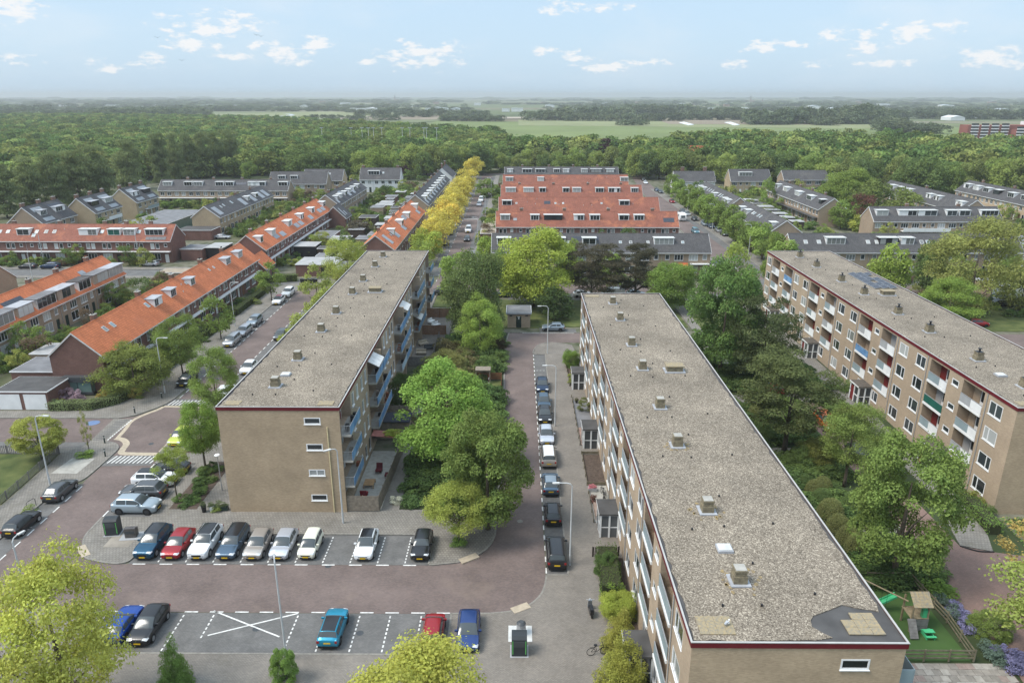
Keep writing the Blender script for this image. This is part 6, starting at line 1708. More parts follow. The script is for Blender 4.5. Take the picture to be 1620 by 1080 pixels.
for px in (1278, 1299, 1377, 1391, 1462, 1472):
 E5.skylight(E5.pos(px, 385, 7.4), 2.2, 0.9, 1.1)
E6 = Terrace('grey-roofed terrace with five white dormers behind the long grey terrace', '-x', 228, 283, 137.6, W=9.0, zr=9.1, roof=ROOF_D, wall=WALL_O, units=10, style='pairs')
for q, w in ((4, 3.6), (17, 3.0), (22, 3.0), (36, 3.4), (42, 3.4), (48, 3.4)):
 E6.dormer(q, w=w, n=3, d=1.4, h=1.5)
E6.chimneys([10, 30])
E7 = Terrace('cream-walled grey-roofed terrace with many white dormers at the right edge', '-x', 225, 283, 167.4, W=9.0, zr=9.1, roof=ROOF_D, wall=M('cream_render', (0.46, 0.35, 0.24), 0.85, 0.08, 0.5), units=11, style='pairs')
for q in (8, 14, 21, 28, 36, 42, 48, 54):
 E7.dormer(q, w=3.4, n=3, d=1.3, h=1.6, col_=WHITE if q != 36 else BLACK)
E7.chimneys([12, 32, 50])
E8 = Terrace('far yellow-brick house pair with wide dormer, left of the big green tree', 'X', 90, 107, 313.4, W=9.4, zr=9.8, roof=ROOF_D, wall=WALL_Y, units=3, style='wide', cat='house', name='semi_detached_houses')
E8.dormer(6.5, w=5.6, n=4, d=1.7, h=1.7)
E9 = Terrace('grey-roofed house with long low wing behind the white-dormered terrace', 'X', 114, 133, 318, W=8.5, zr=9.0, roof=ROOF_D, wall=WALL_O, units=3, style='wide', cat='house', name='house')
E10 = Terrace('far low building with dark roof in front of the right wood', 'X', 139, 172, 322, W=12, ze=3.6, zr=7.8, roof=ROOF_D, wall=WALL_R, units=3, style='low', cat='house', name='house')
E10.dormer(26, w=6, n=5, d=2.0, h=1.4, col_=BLACK)
E12 = Terrace('grey-roofed bungalow group with white chimneys at the far end of the east street', 'X', 70, 88, 330, W=9, ze=3.6, zr=7.4, roof=ROOF_D, wall=FARW, units=2, style='low', cat='house', name='house')
E12.chimneys([4, 14], 1.8, 1.6)
E11 = Terrace('house with red tiled roof among the trees beyond the east street', 'X', 93, 105, 404, W=12, ze=6, zr=13.5, roof=M('red_far_roof', (0.42, 0.10, 0.06), 0.85, 0.12, 0.4), wall=WALL_R, units=2, style='low', cat='house', name='house')
for (px, lb) in ((866, 'left of three dark-roofed villas among the trees beyond the centre rows'), (932, 'middle one of three dark-roofed villas beyond the centre rows'), (988, 'right of three dark-roofed villas beyond the centre rows')):
 x, y = G(px, 262)
 V = Terrace(lb, 'X', x - 5.5, x + 5.5, y, W=9, ze=6.0, zr=10.6, roof=ROOF_D, wall=WALL_R, units=2, style='wide', cat='villa', name='villa')
 V.dormer(5.5, w=3.0, n=2, d=1.2, h=2.2, roof=ROOF_D); V.chimneys([2], 1.0, 1.0)
def flat(label, x0, x1, y0, y1, h, roof=None, wall=None, name='garage', cat='garage', group=None, edge=None, doors=0, door_mat=None, z0=0.0, door_side='S'):
 t = thing(name, label, cat, ((x0 + x1) / 2, y0, 0), 0, group)
 w, d = (x1 - x0) / 2, y1 - y0
 MB().box(-w, w, 0, d, z0, h - 0.16).build('wall', [wall or WALL_R], t)
 MB().box(-w - 0.12, w + 0.12, -0.12, d + 0.12, h - 0.158, h - 0.02).build('roof_edge', [edge or WHITE], t)
 MB().box(-w - 0.02, w + 0.02, -0.02, d + 0.02, h - 0.019, h + 0.01).build('roof', [roof or FELT], t)
 if doors and door_side == 'S':
  ww = 2 * w / doors
  for i in range(doors):
   MB().box(-w + ww * i + 0.25, -w + ww * (i + 1) - 0.25, -0.04, -0.002, 0.05, 2.25).build('garage_door', [door_mat or WHITE], t)
 elif doors:
  ww = d / doors
  for i in range(doors):
   MB().box(w + 0.002, w + 0.04, ww * i + 0.25, ww * (i + 1) - 0.25, 0.05, 2.25).build('garage_door', [door_mat or WHITE], t)
 return t
flat('double garage with white doors and dark flat roof beside the hedge at the left edge', -69.6, -62.6, 88.9, 94.2, 2.7, doors=2)
flat('flat-roofed carport behind the double garage at the left edge', -72.5, -66.2, 96.5, 102.5, 2.6, FELTG, WALL_R, name='carport', cat='carport')
for i, (x0, x1, y0, y1, rf, lb) in enumerate(((-74.5, -70.5, 104, 109, FELTL, 'with pale cluttered roof nearest the hedge'), (-73.0, -68.5, 112.5, 118.5, FELTG, 'grey-roofed, beside the orange gable'), (-72.8, -68.6, 119.5, 127, FELTG, 'long grey-roofed, second from the orange gable'),
            (-72.8, -68.4, 128, 135, ZINC, 'zinc-roofed, behind the second dormer'), (-72.6, -68.4, 136, 146, FELTG, 'long grey-roofed, in the middle of the alley'), (-72.4, -68.2, 147, 156, FELTL, 'pale-roofed at the far end of the alley'),
            (-80, -69.5, 157.5, 161.5, M('sandy_felt', (0.30, 0.25, 0.19), 0.9, 0.15, 0.7), 'wide sandy-roofed one across the end of the alley'))):
 flat('back garden shed between left orange terraces, ' + lb, x0, x1, y0, y1, 2.6 + 0.1 * (i % 3), rf, WALL_R if i % 2 else WALL_O, name='garden_shed', cat='shed')
flat('low flat-roofed brick annex right of the long weathered orange roof', -85.6, -80.2, 181.5, 187.5, 3.0, FELTG, WALL_R, name='annex', cat='annex')
flat('white-roofed annex beside the dark fence right of the weathered orange roof', -80.0, -75.5, 183.5, 190, 3.0, FELTL, BLACK, name='annex', cat='annex')
flat('long school-like building with grey flat roof and green glass front before the split-level houses', -117, -103.5, 205, 241, 4.0, FELTG, M('dark_green_glass_wall', (0.06, 0.12, 0.11), 0.2, 0.15, 0.5), name='low_building', cat='low building')
flat('low grey flat roof behind the weathered orange roof', -104, -97.5, 192, 204, 3.0, FELTG, WALL_O, name='low_building', cat='low building')
flat('brown garage with white edge below the grey-roofed brick gable', -98.5, -88.6, 208.5, 215.3, 3.0, FELT, WALL_R, doors=3, door_mat=WALL_R)
for i, (x0, x1, y0, y1, rf, lb) in enumerate(((-51.4, -45.6, 164.5, 172.5, FELTL, 'pale flat-roofed one at the bend of the left street'), (-45.2, -41.8, 164.5, 173, FELTL, 'white-roofed one with dark door right of the pale one'), (-41.2, -37.5, 160, 168, FELTG, 'grey one beside the yellow-green tree'),
            (-58, -52.5, 186, 192, FELTL, 'white-edged one beside the second orange terrace'), (-57, -51.4, 197, 209, FELTG, 'long grey extension of the second orange terrace'), (-51, -46, 195, 201, FELTL, 'white roofed, middle of the back gardens'))):
 flat('garden building, ' + lb, x0, x1, y0, y1, 2.9, rf, WALL_R if i % 2 == 0 else BLACK, name='garden_shed', cat='shed')
rg = random.Random(9)
n_ = 0
for y in np.arange(176, 300, 7.2):
 for x in (-50.5, -43.5):
  if rg.random() < 0.72 and not (186 < y < 210 and x < -48):
   w, d = rg.uniform(3, 5.5), rg.uniform(3.5, 6)
   flat('flat-roofed shed in the back gardens left of the yellow avenue', x + rg.uniform(-1, 1), x + w, y, y + d, rg.uniform(2.4, 2.9), rg.choice([FELT, FELTG, FELTL, FELTG]), rg.choice([WALL_R, WALL_O, WOODD]), name='garden_shed', cat='shed', group='sheds in the back gardens of the left rows')
for y in (182, 193, 211, 222, 241, 252, 275, 284, 310, 318):
 for k in range(2):
  x = rg.uniform(0, 36)
  flat('small shed in the gardens between the centre rows', x, x + rg.uniform(2.5, 4), y, y + 2.5, 2.4, rg.choice([FELT, FELTG]), WOOD, name='garden_shed', cat='shed', group='sheds between the centre rows')
for y in np.arange(196, 284, 8.0):
 for x in (78.5, 86.0):
  if rg.random() < 0.6:
   flat('flat-roofed shed in the back gardens right of the east street', x, x + rg.uniform(3, 5), y, y + rg.uniform(3, 5.5), 2.5, rg.choice([FELT, FELTG, FELTL]), rg.choice([WALL_O, WOODD]), name='garden_shed', cat='shed', group='sheds in the back gardens east of the east street')
flat('garage with pale worn flat roof at the left end of the grey centre terrace', -11.3, -6.2, 167, 181, 2.8, FELTG, WALL_R)
flat('garage with white patched roof at the left end of the grey centre terrace', -11.2, -6.3, 158.8, 166.4, 2.9, FELTL, WALL_O)
flat('pair of garages with pale roof left of the orange centre rows', -10.6, -6.4, 205, 226, 2.8, M('sandy_felt', (0.30, 0.25, 0.19), 0.9, 0.15, 0.7), WALL_R)
flat('brick garage row with flat roof at the right end of the grey centre terrace', 45.2, 53.6 - 4, 161, 170, 2.8, FELTG, WALL_R)
flat('garage row with white doors at the right edge beyond the willow', 112, 140, 176, 183, 2.8, FELT, WALL_O, doors=8)
flat('garage row with grey roof behind the first one at the right edge', 126, 160, 196, 203, 2.8, FELTG, WALL_O, doors=9)
flat('garages with pale roofs at the right edge below the willow', 98, 116, 146.5, 153.5, 2.7, FELTL, WALL_O, doors=5)
flat('brick house corner behind the garages at the far right edge', 128, 150, 158, 165, 5.5, FELT, WALL_R, name='building', cat='building')
t = thing('transformer_house', 'small tan brick transformer house with dark door at the end of the cul-de-sac', 'transformer house', (0.25, 125.3, 0))
w = MB(); wall_holes(w, 4.1, 0.1, 2.75, [(1.55, 2.5, 0.12, 2.3), (0.35, 0.85, 2.25, 2.5), (3.2, 3.7, 2.25, 2.5)], 0.1, x0=0)
w.add([(0, 0, .1), (0, 4.3, .1), (4.1, 4.3, .1), (4.1, 0, .1), (0, 0, 2.75), (0, 4.3, 2.75), (4.1, 4.3, 2.75), (4.1, 0, 2.75)], [(0, 4, 5, 1), (1, 5, 6, 2), (2, 6, 7, 3)])
w.build('wall', [WALL_T], t, (-2.05, 0, 0))
MB().box(-0.5, 0.45, 0.06, 0.1, 0.12, 2.3).build('door', [DARKG], t)
MB().box(-0.12, 0.1, 0.045, 0.058, 1.7, 2.1).box(-0.25, 0.22, 0.04, 0.056, 2.12, 2.22).build('warning_sign', [WHITE], t)
MB().box(-1.7, -1.2, 0.05, 0.09, 2.25, 2.5).build('vent_grille', [DARKGREY], t); MB().box(1.15, 1.65, 0.05, 0.09, 2.25, 2.5).build('vent_grille', [DARKGREY], t)
fm = MB()
for a in ((-2.3, 2.3, -0.35, -0.2), (-2.3, 2.3, 4.45, 4.6), (-2.3, -2.15, -0.2, 4.45), (2.15, 2.3, -0.2, 4.45)):
 fm.box(*a, 2.76, 3.05)
fm.build('roof_edge', [ZINC], t)
MB().box(-2.15, 2.15, -0.2, 4.45, 2.755, 2.9).build('roof', [FELTG], t)
MB().box(-2.2, 2.2, -0.12, -0.02, 2.62, 2.75).build('blue_band', [M('faded_blue', (0.14, 0.17, 0.32), 0.6, 0.1, 2)], t)
# ================================================================== cars
def paint(name, c, metal=0.35):
 if name in MATS:
  return MATS[name]
 m, n, l, b = new_mat(name)
 b.inputs['Base Color'].default_value = (*c, 1)
 b.inputs['Metallic'].default_value = metal; b.inputs['Roughness'].default_value = 0.32
 b.inputs['Coat Weight'].default_value = 0.35; b.inputs['Coat Roughness'].default_value = 0.12
 return m
TYRE = M('tyre_rubber', (0.016, 0.016, 0.017), 0.85, 0.0)
RIM = M('alloy', (0.42, 0.43, 0.44), 0.35, 0.0, metal=0.7)
RIMD = M('dark_alloy', (0.07, 0.07, 0.075), 0.4, 0.0, metal=0.6)
LAMP = M('headlight_glass', (0.62, 0.64, 0.66), 0.12, 0.0, spec=0.8)
TAIL = M('tail_light', (0.30, 0.01, 0.012), 0.2, 0.0, spec=0.7)
PLATE = M('yellow_plate', (0.66, 0.42, 0.015), 0.5, 0.0)
TRIM = M('black_trim', (0.015, 0.015, 0.016), 0.5, 0.0)
P_ = {k: paint('paint_' + k, *v) for k, v in dict(
 white=((0.72, 0.73, 0.73), 0.0), cream=((0.70, 0.68, 0.56), 0.0), silver=((0.46, 0.47, 0.49), 0.6), champagne=((0.42, 0.38, 0.34), 0.5), pale_silver=((0.55, 0.57, 0.62), 0.5), bluegrey=((0.33, 0.39, 0.43), 0.4), steel=((0.26, 0.31, 0.35), 0.5), black=((0.012, 0.012, 0.014), 0.1),
 navy=((0.012, 0.03, 0.07), 0.4), petrol=((0.012, 0.07, 0.13), 0.5), slate=((0.075, 0.12, 0.17), 0.5), grey=((0.10, 0.105, 0.11), 0.5), red=((0.30, 0.012, 0.018), 0.3), rust=((0.30, 0.045, 0.015), 0.3),
 lime=((0.46, 0.50, 0.07), 0.2), blue=((0.008, 0.06, 0.30), 0.4), cyan=((0.02, 0.26, 0.40), 0.4), royal=((0.02, 0.05, 0.17), 0.4), teal=((0.10, 0.22, 0.26), 0.4), orange=((0.45, 0.10, 0.02), 0.2)).items()}
CARS = dict(
 hatch=dict(L=4.05, W=1.76, H=1.46, belt=0.93, hood=0.90, nose=0.66, ws=(0.25, 0.46), rw=(0.82, 0.965), tailz=0.96, rl=0.5),
 mini=dict(L=3.9, W=1.72, H=1.42, belt=0.93, hood=0.93, nose=0.74, ws=(0.29, 0.44), rw=(0.87, 0.965), tailz=0.95, rl=0.5),
 city=dict(L=3.55, W=1.64, H=1.48, belt=0.94, hood=0.88, nose=0.68, ws=(0.19, 0.40), rw=(0.92, 0.985), tailz=0.98, rl=0.5),
 estate=dict(L=4.6, W=1.80, H=1.45, belt=0.92, hood=0.88, nose=0.66, ws=(0.27, 0.43), rw=(0.93, 0.99), tailz=0.98, rl=0.5),
 sedan=dict(L=4.6, W=1.80, H=1.42, belt=0.90, hood=0.86, nose=0.64, ws=(0.28, 0.45), rw=(0.74, 0.90), tailz=0.98, rl=0.5),
 suv=dict(L=4.5, W=1.86, H=1.64, belt=1.06, hood=1.03, nose=0.80, ws=(0.27, 0.44), rw=(0.86, 0.965), tailz=1.10, rl=0.5),
 mpv=dict(L=4.45, W=1.80, H=1.66, belt=1.02, hood=0.98, nose=0.72, ws=(0.15, 0.36), rw=(0.94, 0.99), tailz=1.05, rl=0.5),
 coupe=dict(L=4.1, W=1.80, H=1.28, belt=0.86, hood=0.84, nose=0.62, ws=(0.32, 0.50), rw=(0.78, 0.93), tailz=0.92, rl=0.5),
 van=dict(L=4.9, W=1.92, H=1.95, belt=1.12, hood=1.08, nose=0.85, ws=(0.15, 0.29), rw=(0.96, 0.995), tailz=1.1, rl=0.5))
CAR_MESH = {}
def car_surface(p):
 L, W, H = p['L'], p['W'], p['H']
 w0, w1 = p['ws']; r0, r1 = p['rw']
 def lerp(a, b, t):
  return a + (b - a) * max(0.0, min(1.0, t))
 def sm(t):
  t = max(0, min(1, t)); return t * t * (3 - 2 * t)
 def section(u):
  """u 0..1 nose to tail -> list of (y, z) from the sill over the top, half side, outermost first"""
  ww = W / 2 * (1 - 0.16 * (max(0, 0.12 - u) / 0.12) ** 2 - 0.10 * (max(0, u - 0.9) / 0.1) ** 2)
  if u < w0:
   belt = lerp(p['nose'], p['hood'], math.sin(min(1, u / (w0 * 0.75)) * math.pi / 2))
  else:
   belt = lerp(p['hood'], p['belt'] + 0.0, (u - w0) / 0.2)
  if u > r0:
   belt = lerp(belt, min(p['tailz'], H - 0.2), (u - r0) / (1 - r0))
  if u <= w0 or u >= r1:
   top = belt + 0.03
  elif u < w1:
   top = lerp(belt + 0.03, H - 0.04, (u - w0) / (w1 - w0)) + 0.05 * math.sin(math.pi * (u - w0) / (w1 - w0))
  elif u <= r0:
   top = H - 0.04 + 0.04 * math.sin(math.pi * (u - w1) / (r0 - w1))
  else:
   top = lerp(H - 0.04, p['tailz'] + 0.03, ((u - r0) / (r1 - r0)))
  k = max(0, min(1, (top - belt - 0.03) / max(0.05, H - 0.04 - belt)))
  wr = lerp(ww - 0.10, ww * (0.73 - 0.05 * max(0, u - 0.55)), k)
  zb = 0.20 + 0.10 * (max(0, 0.06 - u) / 0.06) + 0.12 * (max(0, u - 0.94) / 0.06)
  pts = [(ww - 0.10, zb), (ww - 0.02, zb + 0.12), (ww, zb + 0.32), (ww - 0.01, lerp(zb + .32, belt, .7)), (ww - 0.045, belt - 0.02), (ww - 0.085, belt + 0.01)]
  pts += [(lerp(ww - 0.085, wr, 0.5), lerp(belt + 0.01, top - 0.05, 0.5)), (wr, top - 0.05), (wr - 0.09, top - 0.005), (wr * 0.55, top + 0.018 * k + 0.006), (0, top + 0.03 * k + 0.01)]
  return pts
 return section
def car_meshes(kind):
 if kind in CAR_MESH:
  return CAR_MESH[kind]
 p = CARS[kind]; L, W, H = p['L'], p['W'], p['H']
 sec = car_surface(p)
 w0, w1 = p['ws']; r0, r1 = p['rw']
 us = sorted(set([0, 0.012, 0.035, 0.07, 0.12, w0 * 0.72, w0 - 0.012, w0, w0 + (w1 - w0) * 0.33, w0 + (w1 - w0) * 0.66, w1, w1 + 0.04, (w1 + r0) / 2, r0 - 0.03, r0, (r0 + r1) / 2, r1, 0.965, 0.99, 1.0]))
 mb = MB()
 ns = None
 for u in us:
  s = sec(u)
  e = 0.0
  if u == 0 or u == 1:     # round the ends
   s = [(y * 0.93, 0.34 + (z - 0.34) * 0.78) for y, z in s]
  row = [(L / 2 - u * L, y, z) for y, z in s] + [(L / 2 - u * L, -y, z) for y, z in s[-2::-1]]
  ns = len(row)
  mb.v += row
 n = len(us)
 for i in range(n - 1):
  for j in range(ns - 1):
   mb.f.append((i * ns + j, (i + 1) * ns + j, (i + 1) * ns + j + 1, i * ns + j + 1)); mb.m.append(0)
 mb.f.append(tuple(range(ns))); mb.m.append(0)
 mb.f.append(tuple((n - 1) * ns + j for j in range(ns - 1, -1, -1))); mb.m.append(0)
 mb.f += [(i * ns, i * ns + ns - 1, (i + 1) * ns + ns - 1, (i + 1) * ns) for i in range(n - 1)]; mb.m += [0] * (n - 1)
 body = mb.mesh('body', P_['white'], True)
 def patch(name, ua, ub, ja, jb, mat, off=0.012, nu=4, both=False, inset=0.0):
  m_ = MB()
  for sgn in ((1, -1) if both else (1,)):
   base = len(m_.v)
   full = ja > jb
   for a in range(nu + 1):
    u = ua + (ub - ua) * a / nu
    s = sec(u)
    row = [(L / 2 - u * L, y, z) for y, z in s]
    if full:      # across the top, mirrored
     half = row[jb:]
     row = half + [(x, -y, z) for x, y, z in half[-2::-1]]
     c = Vector((0, 0, 0.4))
    else:
     row = row[ja:jb + 1]
    for (x, y, z) in row:
     d = Vector((0.0, y * 0.5 if full else 1.0 * (1 if y > 0 else -1), 0.9 if full else 0.35)).normalized()
     if full:
      d = Vector((0.5 if u < 0.5 else -0.5, 0, 0.8)).normalized() if name != 'roof_panel' else Vector((0, 0, 1))
     m_.v.append((x + d.x * off, (y + d.y * off) * (1 if full else sgn), z + d.z * off))
   w = len(row)
   for a in range(nu):
    for k in range(w - 1):
     m_.f.append((base + a * w + k, base + (a + 1) * w + k, base + (a + 1) * w + k + 1, base + a * w + k + 1)); m_.m.append(0)
  return m_.mesh(name, mat, True)
 parts = [('windscreen', patch('windscreen', w0 + 0.012, w1 - 0.004, 99, 7, GL_CAR)), ('rear_window', patch('rear_window', r0 + 0.004, r1 - (0.2 * (r1 - r0)), 99, 7, GL_CAR))]
 if kind == 'van':
  spans = [(w0 + 0.05, w1 + 0.08)]
 else:
  mid = (w1 + r0) / 2 - 0.02
  spans = [(w0 + (w1 - w0) * 0.42, mid), (mid + 0.02, r0 - 0.005)]
 side = []
 for a, b in spans:
  for sg in (1, -1):
   m_ = MB()
   base = 0
   for q in range(5):
    u = a + (b - a) * q / 4
    s = sec(u)
    for t_ in (0.12, 0.5, 0.92):
     y0, z0 = s[5]; y1, z1 = s[7]
     m_.v.append((L / 2 - u * L, sg * (y0 + (y1 - y0) * t_ + 0.012), z0 + (z1 - z0) * t_))
   for q in range(4):
    for k in range(2):
     i0 = q * 3 + k
     m_.f.append((i0, i0 + 3, i0 + 4, i0 + 1)); m_.m.append(0)
   side.append(('side_window', m_.mesh('side_window', GL_CAR, True)))
 parts += side
 roof = patch('roof_panel', w1 + 0.0, r0 - 0.004, 99, 8, TRIM, off=0.006)
 wn = sec(0.03)[2][0]
 hz = p['nose'] - 0.06
 def pt(u, j):
  y, z = sec(u)[j]; return L / 2 - u * L, y, z
 lamps = []
 for sg in (1, -1):
  m_ = MB()
  def SJ(u, jf):
   q = sec(u); j = min(int(jf), 9); f = jf - j
   return (L / 2 - u * L, q[j][0] + (q[j + 1][0] - q[j][0]) * f, q[j][1] + (q[j + 1][1] - q[j][1]) * f)
  for i_ in range(7):
   jf = 3.1 + i_ * 0.97
   for u in (0.006, 0.03, 0.075 - 0.005 * i_):
    X_, Y_, Z_ = SJ(u, jf)
    m_.v.append((X_ + 0.014, sg * (Y_ + 0.012), Z_ + 0.012))
  for i_ in range(6):
   for k_ in range(2):
    c_ = i_ * 3 + k_
    m_.f.append((c_, c_ + 1, c_ + 4, c_ + 3)); m_.m.append(0)
  lamps.append(('headlight', m_.mesh('headlight', LAMP)))
  m_ = MB()
  x0, y0, z0 = pt(0.985, 3)
  zt = p['tailz'] - 0.08
  m_.box(-L / 2 - 0.012, -L / 2 + 0.22, sg * (y0 - 0.02) if sg < 0 else y0 - 0.20, sg * (y0 - 0.20) if sg < 0 else y0 + 0.015, zt - 0.20, zt)
  lamps.append(('tail_light', m_.mesh('tail_light', TAIL)))
 pf = MB().box(L / 2 + 0.0, L / 2 + 0.02, -0.26, 0.26, 0.36, 0.48).mesh('front_plate', PLATE)
 pr = MB().box(-L / 2 - 0.02, -L / 2 - 0.0, -0.26, 0.26, 0.62, 0.74).mesh('rear_plate', PLATE)
 gr = MB().box(L / 2 - 0.06, L / 2 + 0.005, -0.5, 0.5, 0.26, 0.40).box(L / 2 - 0.04, L / 2 + 0.01, -0.42, 0.42, 0.495, 0.335 + (p['nose'] - 0.34) * 0.78).mesh('grille', TRIM)
 bp = MB().box(-L / 2 - 0.01, -L / 2 + 0.06, -W * 0.42, W * 0.42, 0.24, 0.42).mesh('bumper', TRIM)
 mir = []
 xm = L / 2 - (w0 + (w1 - w0) * 0.55) * L
 for sg in (1, -1):
  ym = sec(w0 + 0.1)[4][0]
  a, b = sorted((sg * (ym - 0.02), sg * (ym + 0.20)))
  mir.append(('mirror', MB().box(xm - 0.06, xm + 0.06, a, b, p['belt'] - 0.0, p['belt'] + 0.14).mesh('mirror', P_['white'])))
 wheels = []
 R_ = 0.315 if kind not in ('suv', 'van') else 0.35
 for fx in (L / 2 - L * 0.185, -L / 2 + L * 0.19):
  for sg in (1, -1):
   yo = W / 2 + 0.012
   arch = MB().tube((fx, sg * (yo - 0.10), R_ + 0.02), (fx, sg * (yo - 0.006), R_ + 0.02), R_ + 0.065, n=18).mesh('wheel_arch', TRIM)
   ty = MB().tube((fx, sg * (yo - 0.2), R_), (fx, sg * (yo + 0.012), R_), R_, n=18).mesh('wheel', TYRE)
   rm = MB().tube((fx, sg * yo, R_), (fx, sg * (yo + 0.022), R_), R_ * 0.66, n=14)
   rm.tube((fx, sg * (yo + 0.02), R_), (fx, sg * (yo + 0.03), R_), R_ * 0.15, n=8)
   wheels.append((arch, ty, rm.mesh('rim', RIM)))
 rails = MB()
 for sg in (1, -1):
  yy = sec((w1 + r0) / 2)[7][0]
  a, b = sorted((sg * (yy - 0.06), sg * (yy - 0.02)))
  rails.box(L / 2 - (r0 - 0.02) * L, L / 2 - (w1 + 0.02) * L, a, b, H + 0.0, H + 0.045)
 rails = rails.mesh('roof_rails', TRIM)
 CAR_MESH[kind] = (body, parts, roof, lamps, pf, pr, gr, bp, mir, wheels, rails)
 return CAR_MESH[kind]
def car(kind, x, y, head, colr, label, cat='car', roof=None, rails=False, rim=None, detail=2, group=None, z=0.03, name='parked_car', trim_front=None):
 """head: compass the nose points to: 'S' toward the camera, 'N', 'E', 'W' or an angle"""
 a = {'S': -math.pi / 2, 'N': math.pi / 2, 'E': 0.0, 'W': math.pi}.get(head, head)
 a += random.uniform(-0.015, 0.015)
 body, parts, rp, lamps, pf, pr, gr, bp, mir, wheels, rl = car_meshes(kind)
 t = thing(name, label, cat, (x, y, z), a, group)
 pm = P_[colr]
 put(body, 'body', t, mat=pm)
 for nm, m_ in parts:
  put(m_, nm, t)
 if roof:
  put(rp, 'roof_panel', t, mat=P_.get(roof, TRIM))
 for nm, m_ in lamps:
  put(m_, nm, t)
 if detail > 1:
  put(pf, 'front_plate', t); put(pr, 'rear_plate', t); put(gr, 'grille', t); put(bp, 'bumper', t)
  for nm, m_ in mir:
   put(m_, nm, t, mat=pm)
  for ar, ty, rm in wheels:
   put(ar, 'wheel_arch', t); w = put(ty, 'wheel', t); put(rm, 'rim', w, mat=rim or RIM)
  if rails:
   put(rl, 'roof_rails', t)
 else:
  for ar, ty, rm in wheels:
   put(ty, 'wheel', t)
 return t
Y0 = 57.75
for i, (px, k, c, roof, rails, lb) in enumerate(((235, 'suv', 'petrol', 'black', True, 'petrol blue crossover with black roof, first from the left in the upper parking row'),
             (277, 'hatch', 'red', None, False, 'red hatchback in the upper parking row, beside the petrol blue crossover'),
             (319, 'suv', 'white', 'black', True, 'white crossover with black roof and rails between the red and the slate blue car'),
             (363, 'estate', 'slate', 'black', True, 'slate blue estate with black roof rails in the upper parking row'),
             (405, 'hatch', 'champagne', None, False, 'champagne grey hatchback in the upper parking row'),
             (446, 'hatch', 'pale_silver', None, False, 'pale silver-blue hatchback in the upper parking row, left of the cream one'),
             (489, 'city', 'cream', None, False, 'small cream white car in the upper parking row'),
             (578, 'hatch', 'white', 'black', False, 'white car with glossy black roof between two empty bays'),
             (667, 'mini', 'black', None, False, 'black hatchback, last at the right end of the upper parking row'))):
 x = G(px, 877)[0]
 L = CARS[k]['L']
 car(k, x, 55.65 + L / 2 + (0.15 if L < 3.8 else 0), 'S', c, lb, roof=roof, rails=rails)
car('coupe', G(203, 985)[0], 46.9, 'N', 'blue', 'bright blue sports coupe half hidden by the yellow-green tree', rim=RIMD)
car('hatch', G(226, 1015)[0] - 0.05, 46.8, 'S', 'black', 'black hatchback facing the camera in the lower parking row, beside the blue coupe')
car('mini', G(526, 1010)[0] - 0.05, 46.6, 'N', 'cyan', 'turquoise blue small car with black roof seen from behind in the lower row', roof='black', rim=RIMD)
car('city', G(685, 1000)[0] + 0.1, 46.3, 'N', 'red', 'small red car parked nose away from the camera in the lower row', rim=RIMD)
car('hatch', G(740, 1000)[0] + 0.1, 46.3, 'S', 'royal', 'dark blue hatchback at the right end of the lower row', rim=RIM)
car('hatch', -48.15, 67.2, 'N', 'grey', 'dark grey hatchback parked at the left kerb, seen from behind', rim=RIM)
car('mini', -48.15, 60.9, 'N', 'black', 'black small car at the left kerb with chrome trim, below the dark grey one')
car('suv', -38.55, 64.2, 'E', 'bluegrey', 'silver-blue crossover parked sideways beside the waste containers', rim=RIMD, roof=None)
car('suv', -39.2, 66.9, 'W', 'grey', 'dark steel grey crossover parked behind the silver-blue crossover')
car('suv', -39.2, 69.5, 'E', 'white', 'white crossover with black roof, third in the sideways bays', roof='black')
car('hatch', -38.7, 72.0, 'W', 'black', 'black hatchback last in the sideways bays under the young tree')
car('sedan', -41.0, 79.7, 'S', 'lime', 'lime green car parked beyond the speed ramp', rim=RIM) if False else car('hatch', -41.0, 79.9, 'S', 'lime', 'lime green car parked just beyond the speed ramp')
car('hatch', -41.0, 94.2, 'N', 'white', 'white car glimpsed between tree and roof edge of the left block')
car('hatch', -41.0, 103.5, 'S', 'white', 'white hatchback showing over the roof edge of the left block')
car('hatch', -41.0, 119.5, 'S', 'grey', 'grey car showing over the roof edge farther up the left street')
car('hatch', -48.3, 98.6, 'S', 'black', 'black hatchback under the streetlamp at the left kerb of the left street', rim=RIMD)
car('mpv', -48.3, 116.2, 'S', 'silver', 'silver people carrier in the left street, nearest of three in a row')
car('estate', -48.3, 121.7, 'S', 'silver', 'silver estate in the left street, middle of three in a row')
car('suv', -48.3, 127.3, 'S', 'steel', 'grey crossover in the left street, farthest of three in a row')
car('hatch', -48.4, 141.8, 'S', 'white', 'white car with red roof near the bend of the left street', roof='red')
car('suv', -48.2, 147.6, 'S', 'white', 'white crossover at the bend of the left street')
